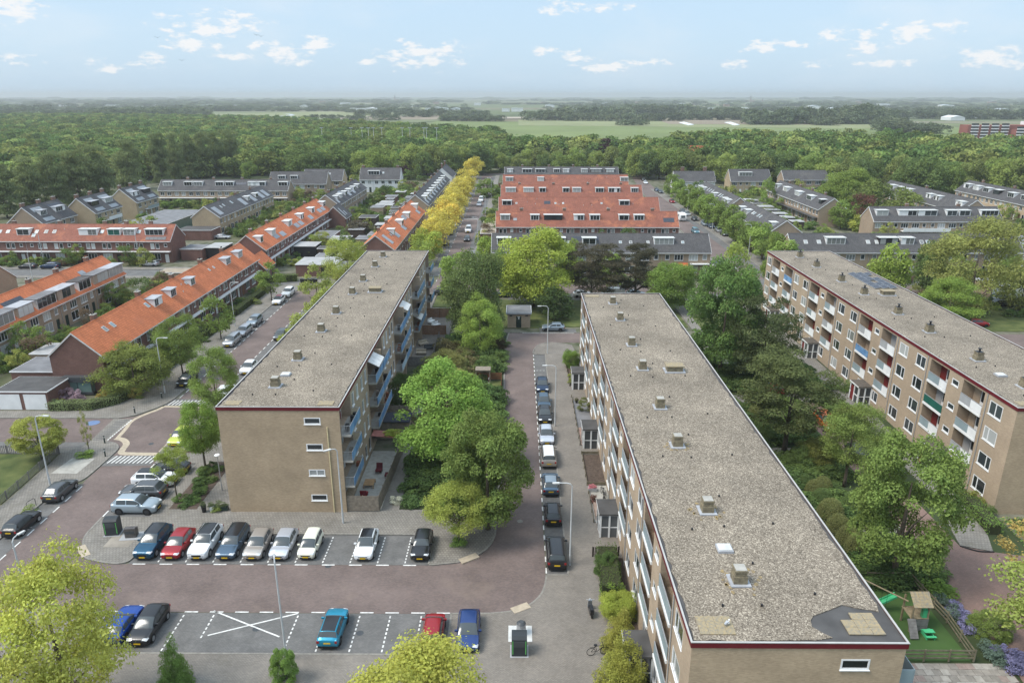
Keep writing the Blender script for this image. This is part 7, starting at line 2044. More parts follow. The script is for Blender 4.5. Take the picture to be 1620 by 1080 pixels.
for i, (py, k, c, h, lb, rf) in enumerate(((606, 'hatch', 'navy', 'S', 'dark navy hatchback, farthest in the cul-de-sac row', None), (632, 'hatch', 'slate', 'S', 'slate grey-blue hatchback, second farthest in the cul-de-sac row', None), (652, 'hatch', 'black', 'S', 'black car under the lamp in the cul-de-sac row, nose to the camera', None),
           (684, 'hatch', 'pale_silver', 'S', 'pale silver car in the middle of the cul-de-sac row', None), (717, 'mpv', 'champagne', 'N', 'grey-brown people carrier with white roof in the cul-de-sac row', 'white'), (760, 'hatch', 'slate', 'N', 'grey-green hatchback seen from behind in the cul-de-sac row', 'steel'),
           (807, 'city', 'black', 'N', 'black small car with red tail lights in the cul-de-sac row', None), (868, 'mpv', 'black', 'N', 'large black people carrier at the near end of the cul-de-sac row', None))):
 y = G(870, py, 0.9)[1]
 car(k, 3.58, y, h, c, lb, roof=rf)
car('hatch', 6.4, 124.1, 'W', 'steel', 'silver-grey hatchback parked across the end of the cul-de-sac', rim=RIMD)
car('hatch', -15.7, 148.5, 'E', 'black', 'black car parked across the street at the far end of the left block')
far_cars = []
for (px, py, k, c, h, lb) in ((703, 388, 'hatch', 'black', 'S', 'black car at the left kerb of the avenue street, nearest the cyclist'), (712, 371, 'hatch', 'grey', 'S', 'dark grey car at the left kerb of the avenue street, second'), (717, 359, 'suv', 'white', 'S', 'white car in the avenue street beside the yellow trees'),
        (724, 346, 'hatch', 'slate', 'S', 'blue-grey car in the avenue street, fourth from the cyclist'), (727, 336, 'hatch', 'black', 'S', 'black car in the avenue street, fifth from the cyclist'), (731, 325, 'hatch', 'navy', 'S', 'navy car in the avenue street, sixth from the cyclist'),
        (741, 302, 'hatch', 'silver', 'S', 'silver car among the far cars of the avenue street'), (743, 297, 'hatch', 'white', 'S', 'white car among the far cars of the avenue street'), (748, 289, 'hatch', 'black', 'S', 'black car at the far end of the avenue street'),
        (739, 381, 'hatch', 'black', 'S', 'black car close behind the white van at the right kerb'), (758, 326, 'suv', 'silver', 'S', 'silver car at the right kerb by the orange rows'), (761, 319, 'van', 'white', 'S', 'white van at the right kerb far up the avenue street'),
        (1146, 373, 'hatch', 'black', 'S', 'black car in the east street, nearest of the group of four'), (1137, 367, 'hatch', 'silver', 'S', 'silver car in the east street, second of the group of four'), (1125, 361, 'hatch', 'navy', 'S', 'navy car in the east street, third of the group of four'),
        (1115, 357, 'suv', 'steel', 'S', 'blue-grey car in the east street, farthest of the group of four'), (1099, 349, 'hatch', 'black', 'S', 'black car in the east street just behind the silver one'), (1087, 341, 'hatch', 'silver', 'S', 'silver car in the east street beyond the caravan'),
        (1080, 337, 'hatch', 'grey', 'S', 'dark car partly hidden behind the silver car of the east street'), (1063, 321, 'hatch', 'red', 'S', 'small red car under the trees of the east street'), (1045, 306, 'hatch', 'black', 'S', 'black car far up the east street'),
        (1039, 303, 'hatch', 'navy', 'S', 'navy car far up the east street'), (1021, 291, 'hatch', 'white', 'S', 'white car at the far end of the east street'), (1018, 286, 'hatch', 'black', 'S', 'black car at the far end of the east street'),
        (1100, 369, 'mpv', 'teal', 'S', 'teal car behind the gable of the orange terrace')):
 x, y = G(px, py)
 car(k, x, y, (h if px < 1000 else -math.pi / 2 - 0.0), c, lb, detail=1)
x, y = G(741, 367); car('van', x, y, 'S', 'white', 'white van parked at the right kerb of the avenue street', cat='van', name='parked_van')
car('hatch', *G(45, 425), 'W', 'black', 'black pickup-like car before the weathered orange terrace, left one', detail=1)
car('suv', *G(81, 425), 'W', 'navy', 'navy crossover before the weathered orange terrace, right one', detail=1)
car('estate', *G(237, 421), 'W', 'silver', 'silver estate parked at the corner of the weathered orange terrace', detail=1)
car('sedan', *G(352, 378), 'E', 'silver', 'silver saloon before the dark fence near the second orange terrace', detail=1)
car('hatch', *G(310, 372), 'E', 'grey', 'grey car behind the dark fence right of the weathered orange roof', detail=1)
car('van', 20.0, 147.2, 'W', 'white', 'white van behind the dark pines across the street', cat='van', name='parked_van', detail=1)
car('hatch', 13.6, 147.0, 'E', 'white', 'white car left of the van behind the dark pines', detail=1)
car('hatch', 24.8, 147.3, 'E', 'steel', 'grey car right of the van behind the dark pines', detail=1)
car('hatch', 3.0, 146.9, 'E', 'pale_silver', 'silver car seen through the large yellow-green tree', detail=1)
car('hatch', -3.2, 147.0, 'W', 'navy', 'dark blue car behind the tall grey-green tree', detail=1)
car('hatch', 83.5, 141.2, 'E', 'black', 'black car behind the willow', detail=1); car('suv', 78.6, 159.2, 'E', 'grey', 'grey car in front of the grey terrace behind the right block', detail=1)
car('hatch', 96.8, 140.5, 'E', 'black', 'black car right of the willow under the right trees', detail=1)
car('hatch', *G(1544, 516), 'E', 'red', 'red car just showing over the edge of the right roof', detail=1)
car('hatch', 39.4, 86.5, 'S', 'rust', 'rust red car in the courtyard seen through the slim tree') if False else car('suv', 39.3, 84.6, 'S', 'orange', 'orange-red car in the courtyard seen through the slim tree')
car('hatch', 39.6, 76.0, 'S', 'black', 'black car in the courtyard beside the slim tree')
car('hatch', 37.0, 95.4, 'E', 'red', 'red car behind the big dark pine of the courtyard')
car('hatch', *G(848, 257), 'E', 'white', 'white car far off at the villas beyond the centre rows', detail=1)
x, y = G(1078, 349)
t = thing('caravan', 'white caravan with round-cornered front at the end of the orange terrace', 'caravan', (x, y, 0.03), -math.pi / 2)
mb = MB(); prof = [(-2.2, 0.45), (-2.3, 1.2), (-2.15, 2.2), (-1.9, 2.5), (1.8, 2.55), (2.15, 2.1), (2.35, 1.2), (2.2, 0.45)]
n = len(prof)
mb.v = [(a, -1.05, b) for a, b in prof] + [(a, 1.05, b) for a, b in prof]
mb.f = [tuple(range(n)), tuple(range(2 * n - 1, n - 1, -1))] + [(i, n + i, n + (i + 1) % n, (i + 1) % n) for i in range(n)]; mb.m = [0] * len(mb.f)
mb.build('body', [WHITE], t)
MB().hexa([(2.37, -0.7, 1.25), (2.37, 0.7, 1.25), (2.3, 0.7, 1.25), (2.3, -0.7, 1.25)], [(2.19, -0.7, 2.0), (2.19, 0.7, 2.0), (2.1, 0.7, 2.0), (2.1, -0.7, 2.0)]).build('window', [GL_CAR], t)
MB().box(-1.2, 0.2, 1.052, 1.07, 1.3, 2.0).build('window', [GL_CAR], t); MB().box(-1.2, 0.2, -1.07, -1.052, 1.3, 2.0).build('window', [GL_CAR], t)
for sg in (-1, 1):
 MB().tube((0, sg * 1.07, 0.32), (0, sg * 0.9, 0.32), 0.32, n=12).build('wheel', [TYRE], t)
MB().tube((2.2, 0.3, 0.5), (3.3, 0, 0.5), 0.04, n=6).tube((2.2, -0.3, 0.5), (3.3, 0, 0.5), 0.04, n=6).build('drawbar', [GREYM], t)
# ================================================================== street furniture and garden things
GALV = M('galvanised', (0.50, 0.51, 0.51), 0.5, 0.06, 2)
def lamp(x, y, h, arm, label, dirx=-1, group=None, ground=0.12, kind='arm', diry=0.0):
 t = thing('street_lamp', label, 'street lamp', (x, y, ground), 0, group)
 if kind == 'arm':
  MB().tube((0, 0, 0), (0, 0, 1.1), 0.1, 0.1, 8).tube((0, 0, 1.1), (0, 0, h - 0.9), 0.082, 0.06, 8).build('pole', [GALV], t)
  pts = [(0, 0, h - 0.92), (0, 0, h - 0.35), (dirx * 0.15, diry * 0.15, h - 0.08), (dirx * 0.45, diry * 0.45, h), (dirx * arm, diry * arm, h + 0.02)]
  MB().path(pts, [0.06, 0.055, 0.05, 0.048, 0.045], 7).build('arm', [GALV], t)
  ax, ay = dirx * arm, diry * arm
  ex, ey = ax + dirx * 0.6, ay + diry * 0.6
  px_, py_ = -diry * 0.1, dirx * 0.1
  MB().hexa([(ax - px_, ay - py_, h - 0.06), (ex - px_, ey - py_, h - 0.05), (ex + px_, ey + py_, h - 0.05), (ax + px_, ay + py_, h - 0.06)],
     [(ax - px_, ay - py_, h + 0.06), (ex - px_, ey - py_, h + 0.03), (ex + px_, ey + py_, h + 0.03), (ax + px_, ay + py_, h + 0.06)]).build('lamp_head', [WHITEM], t)
 else:
  MB().tube((0, 0, 0), (0, 0, 0.8), 0.07, 0.07, 8).tube((0, 0, 0.8), (0, 0, h - 0.15), 0.045, 0.04, 8).build('pole', [GREYM], t)
  MB().tube((0, 0, h - 0.15), (0, 0, h), 0.16, 0.24, 12).tube((0, 0, h), (0, 0, h + 0.07), 0.3, 0.24, 12).build('lamp_head', [WHITE], t)
 return t
lamp(-50.2, 68.7, 8.3, 0.9, 'tall street lamp beside the dark grey car at the left kerb', 1)
lamp(-17.1, 61.9, 8.2, 0.5, 'street lamp before the gable of the left block', -1, diry=-0.6)
lamp(-31.4, 68.0, 4.2, 0, 'short lamp with round cap at the left corner of the left block', kind='post')
lamp(4.75, 55.3, 8.3, 1.1, 'street lamp beside the black people carrier at the near end of the cul-de-sac', -1)
lamp(4.8, 84.2, 8.2, 1.1, 'street lamp half way along the cul-de-sac row', -1)
lamp(4.9, 111.6, 8.0, 1.1, 'street lamp at the far end of the cul-de-sac', -1)
lamp(-17.2, 43.7, 8.8, 0.45, 'street lamp at the lower parking row beside the turquoise car', -0.3, diry=0.95)
lamp(-38.4, 47.2, 8.0, 0.5, 'street lamp at the lower left corner behind the yellow-green tree', 0.3, diry=0.95)
lamp(-49.8, 94.6, 8.2, 1.0, 'street lamp behind the black hatchback at the north crossing', -1 * -1)
lamp(-51.4, 125.8, 8.2, 1.0, 'street lamp beside the three silver cars of the left street', 1)
lamp(-65.2, 77.3, 7.6, 0.9, 'street lamp behind the low broad tree in the side street', 1)
lamp(*G(54, 452), 7.5, 0.8, 'street lamp between the left terraces, nearer one', 1)
lamp(*G(70, 418), 7.5, 0.8, 'street lamp before the long weathered orange terrace', -1)
lamp(*G(221, 417), 7.5, 0.8, 'street lamp at the right part of the weathered orange terrace', -1)
lamp(-9.4, 141.5, 8.5, 0.9, 'tall lamp beside the magenta shrub at the street corner', 1)
lamp(60.4, 188, 8.2, 1.0, 'street lamp beside the four cars of the east street', -1)
lamp(62.8, 124.0, 7.0, 0.9, 'street lamp on the road behind the right block', -1)
for i, (x, y) in enumerate(((60.6, 226), (60.8, 262), (-11, 200), (-10.9, 245), (-10.8, 300))):
 lamp(x, y, 8.0, 1.0, 'far street lamp in the streets beyond', -1, group='far street lamps')
def bollard(x, y, lb):
 t = thing('bollard', lb, 'bollard', (x, y, 0.12))
 MB().tube((0, 0, 0), (0, 0, 0.95), 0.085, 0.075, 10).build('post', [DARKG], t)
 MB().tube((0, 0, 0.72), (0, 0, 0.80), 0.088, 0.086, 10).build('band', [WHITE], t)
bollard(-49.9, 79.0, 'dark bollard at the tip of the west pavement corner'); bollard(-48.0, 75.6, 'dark bollard on the pavement corner by the south ramp')
bollard(-50.6, 87.7, 'dark bollard across the side street on the north corner'); bollard(-49.4, 92.8, 'dark bollard near the north ramp')
def container(x, y, rz, w, d, h, lb, lid=True, col_=None):
 t = thing('waste_container', lb, 'waste container', (x, y, 0.13), rz)
 prof = [(-d / 2, 0), (-d / 2, h * 0.86), (-d * 0.3, h * 0.97), (0, h), (d * 0.3, h * 0.98), (d / 2, h * 0.88), (d / 2, 0)]
 mb = MB(); n = len(prof)
 mb.v = [(-w / 2, a, b) for a, b in prof] + [(w / 2, a, b) for a, b in prof]
 mb.f = [tuple(range(n)), tuple(range(2 * n - 1, n - 1, -1))] + [(i, n + i, n + (i + 1) % n, (i + 1) % n) for i in range(n)]; mb.m = [0] * len(mb.f)
 mb.build('body', [col_ or M('anthracite', (0.035, 0.04, 0.044), 0.5, 0.05, 2)], t)
 if lid:
  MB().box(-w * 0.36, w * 0.36, -d / 2 - 0.03, -d / 2 - 0.002, h * 0.5, h * 0.78).build('flap', [DARKGREY], t)
  for sx in (-1, 1):
   MB().box(sx * w * 0.42 - 0.03, sx * w * 0.42 + 0.03, -d / 2 - 0.012, -d / 2 - 0.002, h * 0.12, h * 0.8).build('green_strip', [M('light_green_strip', (0.128, 0.462, 0.119), 0.5, 0.0)], t)
 MB().box(-w / 2 - 0.12, w / 2 + 0.12, -d / 2 - 0.12, d / 2 + 0.12, -0.02, 0.02).build('base_plate', [GREYP], t)
 return t
container(-38.75, 60.0, 0.12, 1.25, 1.0, 1.75, 'tall dark container with green strips on the pavement island')
t = thing('waste_container', 'lower steel litter container on a pale square plate, right of the tall one', 'waste container', (-36.75, 59.5, 0.13), 0.1)
MB().box(-0.5, 0.5, -0.35, 0.35, 0.02, 0.85).box(-0.5, 0.5, -0.35, 0.1, 0.851, 1.0).build('body', [M('stained_steel', (0.11, 0.10, 0.095), 0.5, 0.3, 3, metal=0.4)], t)
MB().box(-0.95, 0.95, -0.7, 0.7, -0.03, 0.02).build('base_plate', [GREYP], t); MB().box(-0.42, 0.42, -0.37, -0.351, 0.45, 0.75).build('flap', [DARKGREY], t)
container(0.2, 44.6, 0.0, 1.15, 1.1, 1.75, 'dark container with sloping grey lid on the lower pavement')
t = thing('waste_container', 'round steel litter drum on a white plate behind the dark container', 'waste container', (0.35, 46.5, 0.13))
MB().tube((0, 0, 0), (0, 0, 1.0), 0.38, 0.36, 14).build('body', [GREYM], t); MB().tube((0, 0, 1.0), (0, 0, 1.15), 0.37, 0.2, 14).build('lid', [DARKGREY], t)
MB().box(-1.0, 0.85, -0.9, 0.9, -0.03, 0.02).build('base_plate', [WHITEM], t)
for i in range(6):
 x, y = G(478 + i * 4.5, 449)
 t = thing('wheelie_bin', 'dark wheelie bin in the cluster at the bend of the left street', 'wheelie bin', (x, y, 0.12), random.uniform(-.2, .2), 'wheelie bins at the bend of the left street')
 MB().hexa([(-.26, -.3, .06), (.26, -.3, .06), (.26, .3, .06), (-.26, .3, .06)], [(-.3, -.35, .98), (.3, -.35, .98), (.3, .38, .98), (-.3, .38, .98)]).build('body', [BLACK], t)
 MB().box(-.32, .32, -.38, .42, .985, 1.06).build('lid', [DARKGREY if i % 2 else BLACK], t)
def wheel(mb, c, r, n=14):
 for i in range(n):
  a, b = 2 * math.pi * i / n, 2 * math.pi * (i + 1) / n
  mb.tube((c[0] + r * math.cos(a), c[1], c[2] + r * math.sin(a)), (c[0] + r * math.cos(b), c[1], c[2] + r * math.sin(b)), 0.022, n=5, cap=False)
 return mb
def bicycle(x, y, rz, lb, z=0.12, colr=None):
 t = thing('bicycle', lb, 'bicycle', (x, y, z), rz)
 for cx in (-0.52, 0.52):
  MB.build(wheel(MB(), (cx, 0, 0.34), 0.33), 'wheel', [TYRE], t)
 f = MB()
 for a, b in (((-0.52, 0, .34), (-.08, 0, .32)), ((-.08, 0, .32), (-.2, 0, .88)), ((-.2, 0, .82), (.36, 0, .84)), ((-.08, 0, .32), (.38, 0, .72)), ((-.52, 0, .34), (-.2, 0, .8)), ((.52, 0, .34), (.34, 0, 1.0)), ((.34, -.28, 1.03), (.34, .28, 1.03)), ((-.62, 0, .74), (-.22, 0, .74))):
  f.tube(a, b, 0.02, n=6)
 f.build('frame', [colr or BLACK], t)
 MB().box(-.32, -.08, -.08, .08, .9, .96).build('saddle', [BLACK], t)
 return t
bicycle(6.1, 44.3, 0.15, 'bicycle leaning at the yellow-green conifers beside the pavement')
bicycle(9.05, 66.2, 1.2, 'bicycle against the facade of the front block', z=0.14); bicycle(9.0, 67.3, 1.75, 'second bicycle beside the first at the facade of the front block', z=0.14)
t = thing('scooter', 'black and silver motor scooter parked on the pavement by the hedge', 'motor scooter', (6.0, 49.0, 0.12), math.pi / 2 + 0.05)
for cx in (-0.6, 0.62):
 MB().tube((cx, -0.05, 0.24), (cx, 0.05, 0.24), 0.24, n=14).build('wheel', [TYRE], t)
MB().hexa([(-.75, -.16, .35), (-.1, -.18, .25), (-.1, .18, .25), (-.75, .16, .35)], [(-.8, -.14, .72), (-.05, -.16, .7), (-.05, .16, .7), (-.8, .14, .72)]).box(-.12, .42, -.16, .16, .22, .30).build('body', [P_['black']], t)
MB().hexa([(.38, -.2, .28), (.5, -.2, .28), (.5, .2, .28), (.38, .2, .28)], [(.30, -.15, .95), (.42, -.15, .95), (.42, .15, .95), (.30, .15, .95)]).build('leg_shield', [P_['silver']], t)
MB().box(-.72, -.05, -.14, .14, .72, .82).build('seat', [BLACK], t); MB().tube((.34, -.33, 1.02), (.34, .33, 1.02), 0.025, n=6).tube((.62, 0, .3), (.35, 0, 1.0), .03, n=6).build('handlebar', [GREYM], t)
MB().tube((.44, 0, .93), (.5, 0, .93), .08, n=10).build('headlight', [LAMP], t); MB().tube((0.62, -.06, .5), (0.62, .06, .5), .09, n=8).build('mudguard', [P_['silver']], t)
def skin_figure(name, joints, edges, radii, mat, parent, levels=1):
 me = bpy.data.meshes.new(name)
 me.from_pydata(joints, edges, []); me.update()
 o = bpy.data.objects.new(name, me); col.objects.link(o); o.parent = parent
 m_ = o.modifiers.new('skin', 'SKIN')
 me.skin_vertices.new(name='') if not me.skin_vertices else None
 for i, r_ in enumerate(radii):
  me.skin_vertices[0].data[i].radius = (r_, r_)
 me.skin_vertices[0].data[0].use_root = True
 o.modifiers.new('sub', 'SUBSURF').levels = levels
 o.modifiers['sub'].render_levels = levels
 me.materials.append(mat)
 return o
def cyclist(x, y, rz):
 b = bicycle(x, y, rz, 'dark bicycle ridden up the avenue street', z=0.03)
 t = thing('person', 'cyclist in dark clothes riding along the avenue street', 'person', (x, y, 0.03), rz)
 J = [(-.2, 0, 1.0), (-.12, 0, 1.25), (-.02, 0, 1.45), (.02, 0, 1.56), (.05, 0, 1.68), (-.18, .1, .96), (.12, .12, .78), (-.02, .1, .36), (-.18, -.1, .96), (.18, -.12, .9), (.02, -.1, .55), (0, .19, 1.42), (.14, .24, 1.2), (.3, .24, 1.05), (0, -.19, 1.42), (.14, -.24, 1.2), (.3, -.24, 1.05)]
 Ed = [(0, 1), (1, 2), (2, 3), (3, 4), (0, 5), (5, 6), (6, 7), (0, 8), (8, 9), (9, 10), (2, 11), (11, 12), (12, 13), (2, 14), (14, 15), (15, 16)]
 R_ = [.15, .14, .15, .06, .1, .09, .075, .05, .09, .075, .05, .06, .045, .035, .06, .045, .035]
 skin_figure('body', J, Ed, R_, M('dark_clothes', (0.03, 0.03, 0.035), 0.8, 0.1), t)
 MB().sphere((.06, 0, 1.69), 0.11, 10, 6).build('hair', [M('brown_hair', (0.04, 0.025, 0.02), 0.7, 0.1)], t)
 MB().sphere((.095, 0, 1.665), 0.09, 10, 6).build('face', [M('skin', (0.42, 0.24, 0.17), 0.6, 0.0)], t)
 for sg in (-.24, .24):
  MB().sphere((.33, sg, 1.04), 0.04, 8, 5).build('hand', [MATS['skin']], t)
xc, yc = G(710, 393)
cyclist(xc, yc, math.pi / 2 + 0.1)
def fence(pts, h, label, mat=None, board=0.14, gap=0.02, post=2.0, z=0.12, vertical=False, th=0.03, cat='fence', name='fence', boards=None, group=None):
 x0, y0 = pts[0]
 t = thing(name, label, cat, (x0, y0, z), 0, group)
 mat = mat or WOOD
 for a, b in zip(pts[:-1], pts[1:]):
  a, b = Vector((a[0] - x0, a[1] - y0)), Vector((b[0] - x0, b[1] - y0))
  L = (b - a).length; d = (b - a) / L; ang = math.atan2(d.y, d.x)
  n = max(1, round(L / post))
  for i in range(n + 1):
   p = a + d * (L * i / n)
   put(shared(('post', h, mat.name), lambda: MB().box(-.045, .045, -.045, .045, 0, h + .05).mesh('post', mat)), 'post', t, (p.x, p.y, 0), ang)
  if vertical:
   m = max(1, int(L / (board + gap)))
   for i in range(m):
    p = a + d * (L * (i + .5) / m)
    put(shared(('vb', h, board, mat.name), lambda: MB().box(-board / 2, board / 2, -th / 2, th / 2, 0.06, h).mesh('board', mat)), 'board', t, (p.x, p.y, 0), ang)
  else:
   k = boards or max(1, int(h / (board + gap)))
   for j in range(k):
    zz = (0.08 + j * (board + gap)) if not boards else h * (j + 0.7) / (boards + 0.2)
    p = (a + b) / 2
    put(shared(('hb', round(L, 2), board, mat.name), lambda: MB().box(-L / 2, L / 2, -th / 2 - .05, th / 2 - .05, 0, board).mesh('board', mat)), 'board', t, (p.x, p.y, zz), ang)
 return t
SH = {}
def shared(key, fn):
 if key not in SH:
  SH[key] = fn()
 return SH[key]
fence([(-17.1, 64.05), (-13.95, 64.05), (-13.5, 76.8)], 1.75, 'weathered horizontal board fence round the first garden at the gable of the left block', board=0.17)
fence([(-13.5, 82.8), (-13.4, 96.4)], 1.7, 'board fence of the garden beyond the dark-roofed shed', board=0.17)
fence([(-17.0, 86.5), (-13.5, 86.5)], 1.8, 'board fence across the second garden', board=0.17)
fence([(-17.0, 96.5), (-13.4, 96.5)], 1.8, 'wooden fence across the third garden of the left block', board=0.17)
fence([(-17.0, 105.5), (-13.4, 105.5), (-13.4, 118)], 1.6, 'grey fence round the fourth garden of the left block', M('grey_wood', (0.17, 0.16, 0.15), 0.85, 0.2, 3), board=0.17)
fence([(-17.0, 121), (-12.5, 121)], 1.8, 'reddish-brown board fence across the far gardens, nearer one', WOODR, board=0.17, vertical=True)
fence([(-17.0, 131.5), (-12.4, 131.5)], 1.8, 'reddish-brown board fence across the far gardens, farther one', WOODR, board=0.17, vertical=True)
fence([(-62, 76.25), (-53.75, 76.25), (-53.1, 66), (-52.8, 55)], 1.0, 'low grey paling fence round the lawn garden at the left', M('grey_wood', (0.17, 0.16, 0.15), 0.85, 0.2, 3), board=0.09, gap=0.12, vertical=True)
fence([(28.4, 53.15), (33.9, 53.15), (34.3, 48.0), (33.95, 43.8), (28.4, 43.8)], 1.05, 'wooden rail fence round the playground', M('mossy_wood', (0.16, 0.14, 0.095), 0.9, 0.25, 3), board=0.14, boards=3)
fence([(6.4, 60.3), (9.3, 60.3)], 1.0, 'brown picket fence behind the hedge by the entrance porch', WOODR, board=0.09, gap=0.06, vertical=True) if False else fence([(6.9, 56.6), (9.3, 56.7)], 1.0, 'brown picket fence behind the hedge by the entrance porch', WOODD, board=0.09, gap=0.06, vertical=True)
MOSSY = MATS['mossy_wood']
for (y0, y1, lb) in ((78.8, 93.5, 'low mossy timber edge of the gravel and tile gardens'), (62.2, 76.6, 'low mossy timber edge of the bare garden and terrace'), (97.5, 110.5, 'low timber edge of the far shrub garden')):
 fence([(7.55, y0), (7.55, y1)], 0.35, lb, MOSSY, board=0.16, post=1.8, cat='garden edging', name='garden_edging')
for (y0, y1, m, nm) in ((83.9, 92.3, FELTG, 'gravel_bed'), (78.9, 83.7, M('red_tiles', (0.28, 0.19, 0.155), 0.85, 0.2, 2), 'paved_garden'), (69.5, 76.4, SOIL, 'planting_bed'), (62.3, 69.3, CONC, 'paved_garden'), (97.6, 110.4, SOIL, 'planting_bed'), (38, 56.4, SOIL, 'planting_bed')):
 sheet(nm, rect(7.62, 9.6, y0, y1), 0.135, m)
fence([(7.6, 76.5), (9.5, 76.5)], 0.4, 'low timber cross edge behind the second porch', MOSSY, board=0.16, cat='garden edging', name='garden_edging')
fence([(7.6, 69.4), (9.5, 69.4)], 0.4, 'low timber cross edge before the bicycles', MOSSY, board=0.16, cat='garden edging', name='garden_edging')
for i, (x, y, m) in enumerate(((8.1, 80.6, TERRA), (8.3, 82.2, TERRA), (8.9, 79.6, TERRA), (8.1, 91.5, BLACK), (8.6, 90.6, WHITE))):
 t = thing('flower_pot', ['round shrub in a terracotta pot on the red tiles, left', 'round shrub in a terracotta pot on the red tiles, back', 'round shrub in a terracotta pot on the red tiles, near the porch', 'dark pot with shrub on the grey gravel bed', 'white pot at the third porch'][i], 'flower pot', (x, y, 0.14))
 MB().tube((0, 0, 0), (0, 0, 0.3), 0.14, 0.19, 10).build('pot', [m], t)
 c = put(BUSH[i % 3], 'plant', t, (0, 0, 0.5), 0, (0.27, 0.27, 0.27)); c.color = (0.09, 0.10, 0.04, 1)
t = thing('flower_trough', 'wooden trough with red and white flowers on the terrace of the front block', 'planter', (8.0, 68.2, 0.14))
MB().box(-.45, .45, -.3, .3, 0, .4).build('box', [GREYP], t); c = put(BUSH[0], 'flowers', t, (0, 0, .55), 0, (.45, .32, .25)); c.color = (0.45, 0.16, 0.16, 1)
t = thing('wall_bench', 'long terracotta coloured planter block on the terrace edge', 'planter', (8.0, 63.9, 0.14))
MB().box(-.2, .2, -1.3, 1.3, 0, .45).build('block', [M('pink_concrete', (0.34, 0.25, 0.20), 0.9, 0.15, 3)], t); c = put(BUSH[1], 'plant', t, (0, 1.9, .4), 0, (.4, .8, .4)); c.color = (0.13, 0.07, 0.045, 1)
def bush(x, y, rx, ry, h, colr, label, arch=None, z=0.1, group=None, name='shrub', cat='shrub'):
 o = put(arch or BUSH[random.randint(0, 2)], name, None, (x, y, z + h * 0.47), random.uniform(0, 6.28) if rx == ry else 0, (rx, ry, h * 0.53))
 o.color = (*colr, 1); o['label'] = label; o['category'] = cat
 if group:
  o['group'] = group
 return o
def hedge(pts, w, h, colr, label, z=0.1, n_per_m=230, leaf=0.075, group=None, bumpy=0.1, name='hedge'):
 r = np.random.default_rng(len(label) + int(abs(pts[0][0]) * 10))
 P, Nn = [], []
 x0, y0 = pts[0]
 for a, b in zip(pts[:-1], pts[1:]):
  a, b = np.array(a), np.array(b); L = np.linalg.norm(b - a); t = (b - a) / L; nn = np.array([-t[1], t[0]])
  n = int(n_per_m * L)
  s = r.uniform(-w * .3, L + w * .3, n); f = r.random(n)
  per = w + 2 * h
  q = r.uniform(0, per, n)
  off = np.where(q < h, -w / 2, np.where(q < h + w, q - h - w / 2, w / 2)); zz = np.where(q < h, q, np.where(q < h + w, h, per - q))
  bump = bumpy * (np.sin(s * 2.1 + off * 3) * .5 + np.sin(s * 5.3 + 1) * .3 + r.normal(0, .35, n))
  nx = np.where(q < h, -1, np.where(q < h + w, 0, 1)); nz = np.where((q >= h) & (q < h + w), 1, 0.25)
  off = off + nx * bump; zz = zz + np.where(nz == 1, bump, 0)
  P.append(np.column_stack([a[0] - x0 + t[0] * s + nn[0] * off, a[1] - y0 + t[1] * s + nn[1] * off, zz]))
  Nn.append(np.column_stack([nn[0] * nx, nn[1] * nx, nz]) + r.normal(0, .5, (n, 3)))
 P, Nn = np.concatenate(P), np.concatenate(Nn)
 n = len(P)
 tone = r.uniform(.75, 1.25, n) * (0.9 + .2 * np.sin(P[:, 0] * 1.7 + P[:, 1]))
 me = leaf_mesh(name, P, Nn, leaf * r.uniform(.6, 1.3, n), tone, r)
 o = put(me, name, None, (x0, y0, z)); o.color = (*colr, 1); o['label'] = label; o['category'] = 'hedge'
 if group:
  o['group'] = group
 core = MB()
 for a, b in zip(pts[:-1], pts[1:]):
  a, b = Vector((a[0] - x0, a[1] - y0)), Vector((b[0] - x0, b[1] - y0)); t = (b - a).normalized(); nn = Vector((-t.y, t.x)) * (w / 2 - 0.08)
  core.hexa([(*(a - nn), 0), (*(b - nn), 0), (*(b + nn), 0), (*(a + nn), 0)], [(*(a - nn), h - .1), (*(b - nn), h - .1), (*(b + nn), h - .1), (*(a + nn), h - .1)])
 core.build('dark_core', [M('hedge_dark_core', (0.037, 0.042, 0.017), 0.95, 0.2, 3)], o)  # added solid dark box inside the leaves, keeps the hedge opaque
 return o
hedge([(-62.3, 88.9), (-57.2, 89.2), (-55.0, 91.0), (-54.3, 95), (-54.2, 100)], 1.5, 1.1, (0.170, 0.225, 0.085), 'grey-green variegated hedge curving round the corner garden', n_per_m=420)
hedge([(-53.9, 101), (-53.9, 108)], 1.2, 1.0, GREEN_MID, 'green hedge in front of the bright orange-roofed terrace')
hedge([(-55.3, 109), (-55.3, 113.5)], 2.4, 1.7, (0.102, 0.183, 0.036), 'high clipped hedge beside the door of the bright orange-roofed terrace', n_per_m=300)
hedge([(-54.5, 117), (-54.3, 130)], 1.3, 1.1, GREEN_MID, 'green front garden hedge halfway along the left street')
hedge([(-54, 133), (-54, 149)], 1.3, 1.2, GREEN_DK, 'dark front garden hedge near the bend of the left street')
hedge([(-57.5, 158.5), (-50, 160.2)], 1.4, 1.5, (0.110, 0.169, 0.036), 'clipped hedge before the pale garages at the bend')
hedge([(46.6, 66.5), (45.7, 60.5)], 1.3, 1.1, (0.116, 0.211, 0.036), 'clipped green hedge along the grey path at the right block')
hedge([(7.9, 50.7), (8.1, 56.2)], 1.7, 1.5, (0.068, 0.113, 0.028), 'dark green hedge by the picket fence at the front block')
hedge([(48.5, 60.5), (62, 60.5)], 4.5, 0.45, (0.116, 0.211, 0.036), 'low green ground cover below the near gable of the right block', leaf=0.09, n_per_m=260)
hedge([(-100, 191), (-87, 191)], 1.2, 1.4, GREEN_DK, 'dark hedge behind the weathered orange roof')
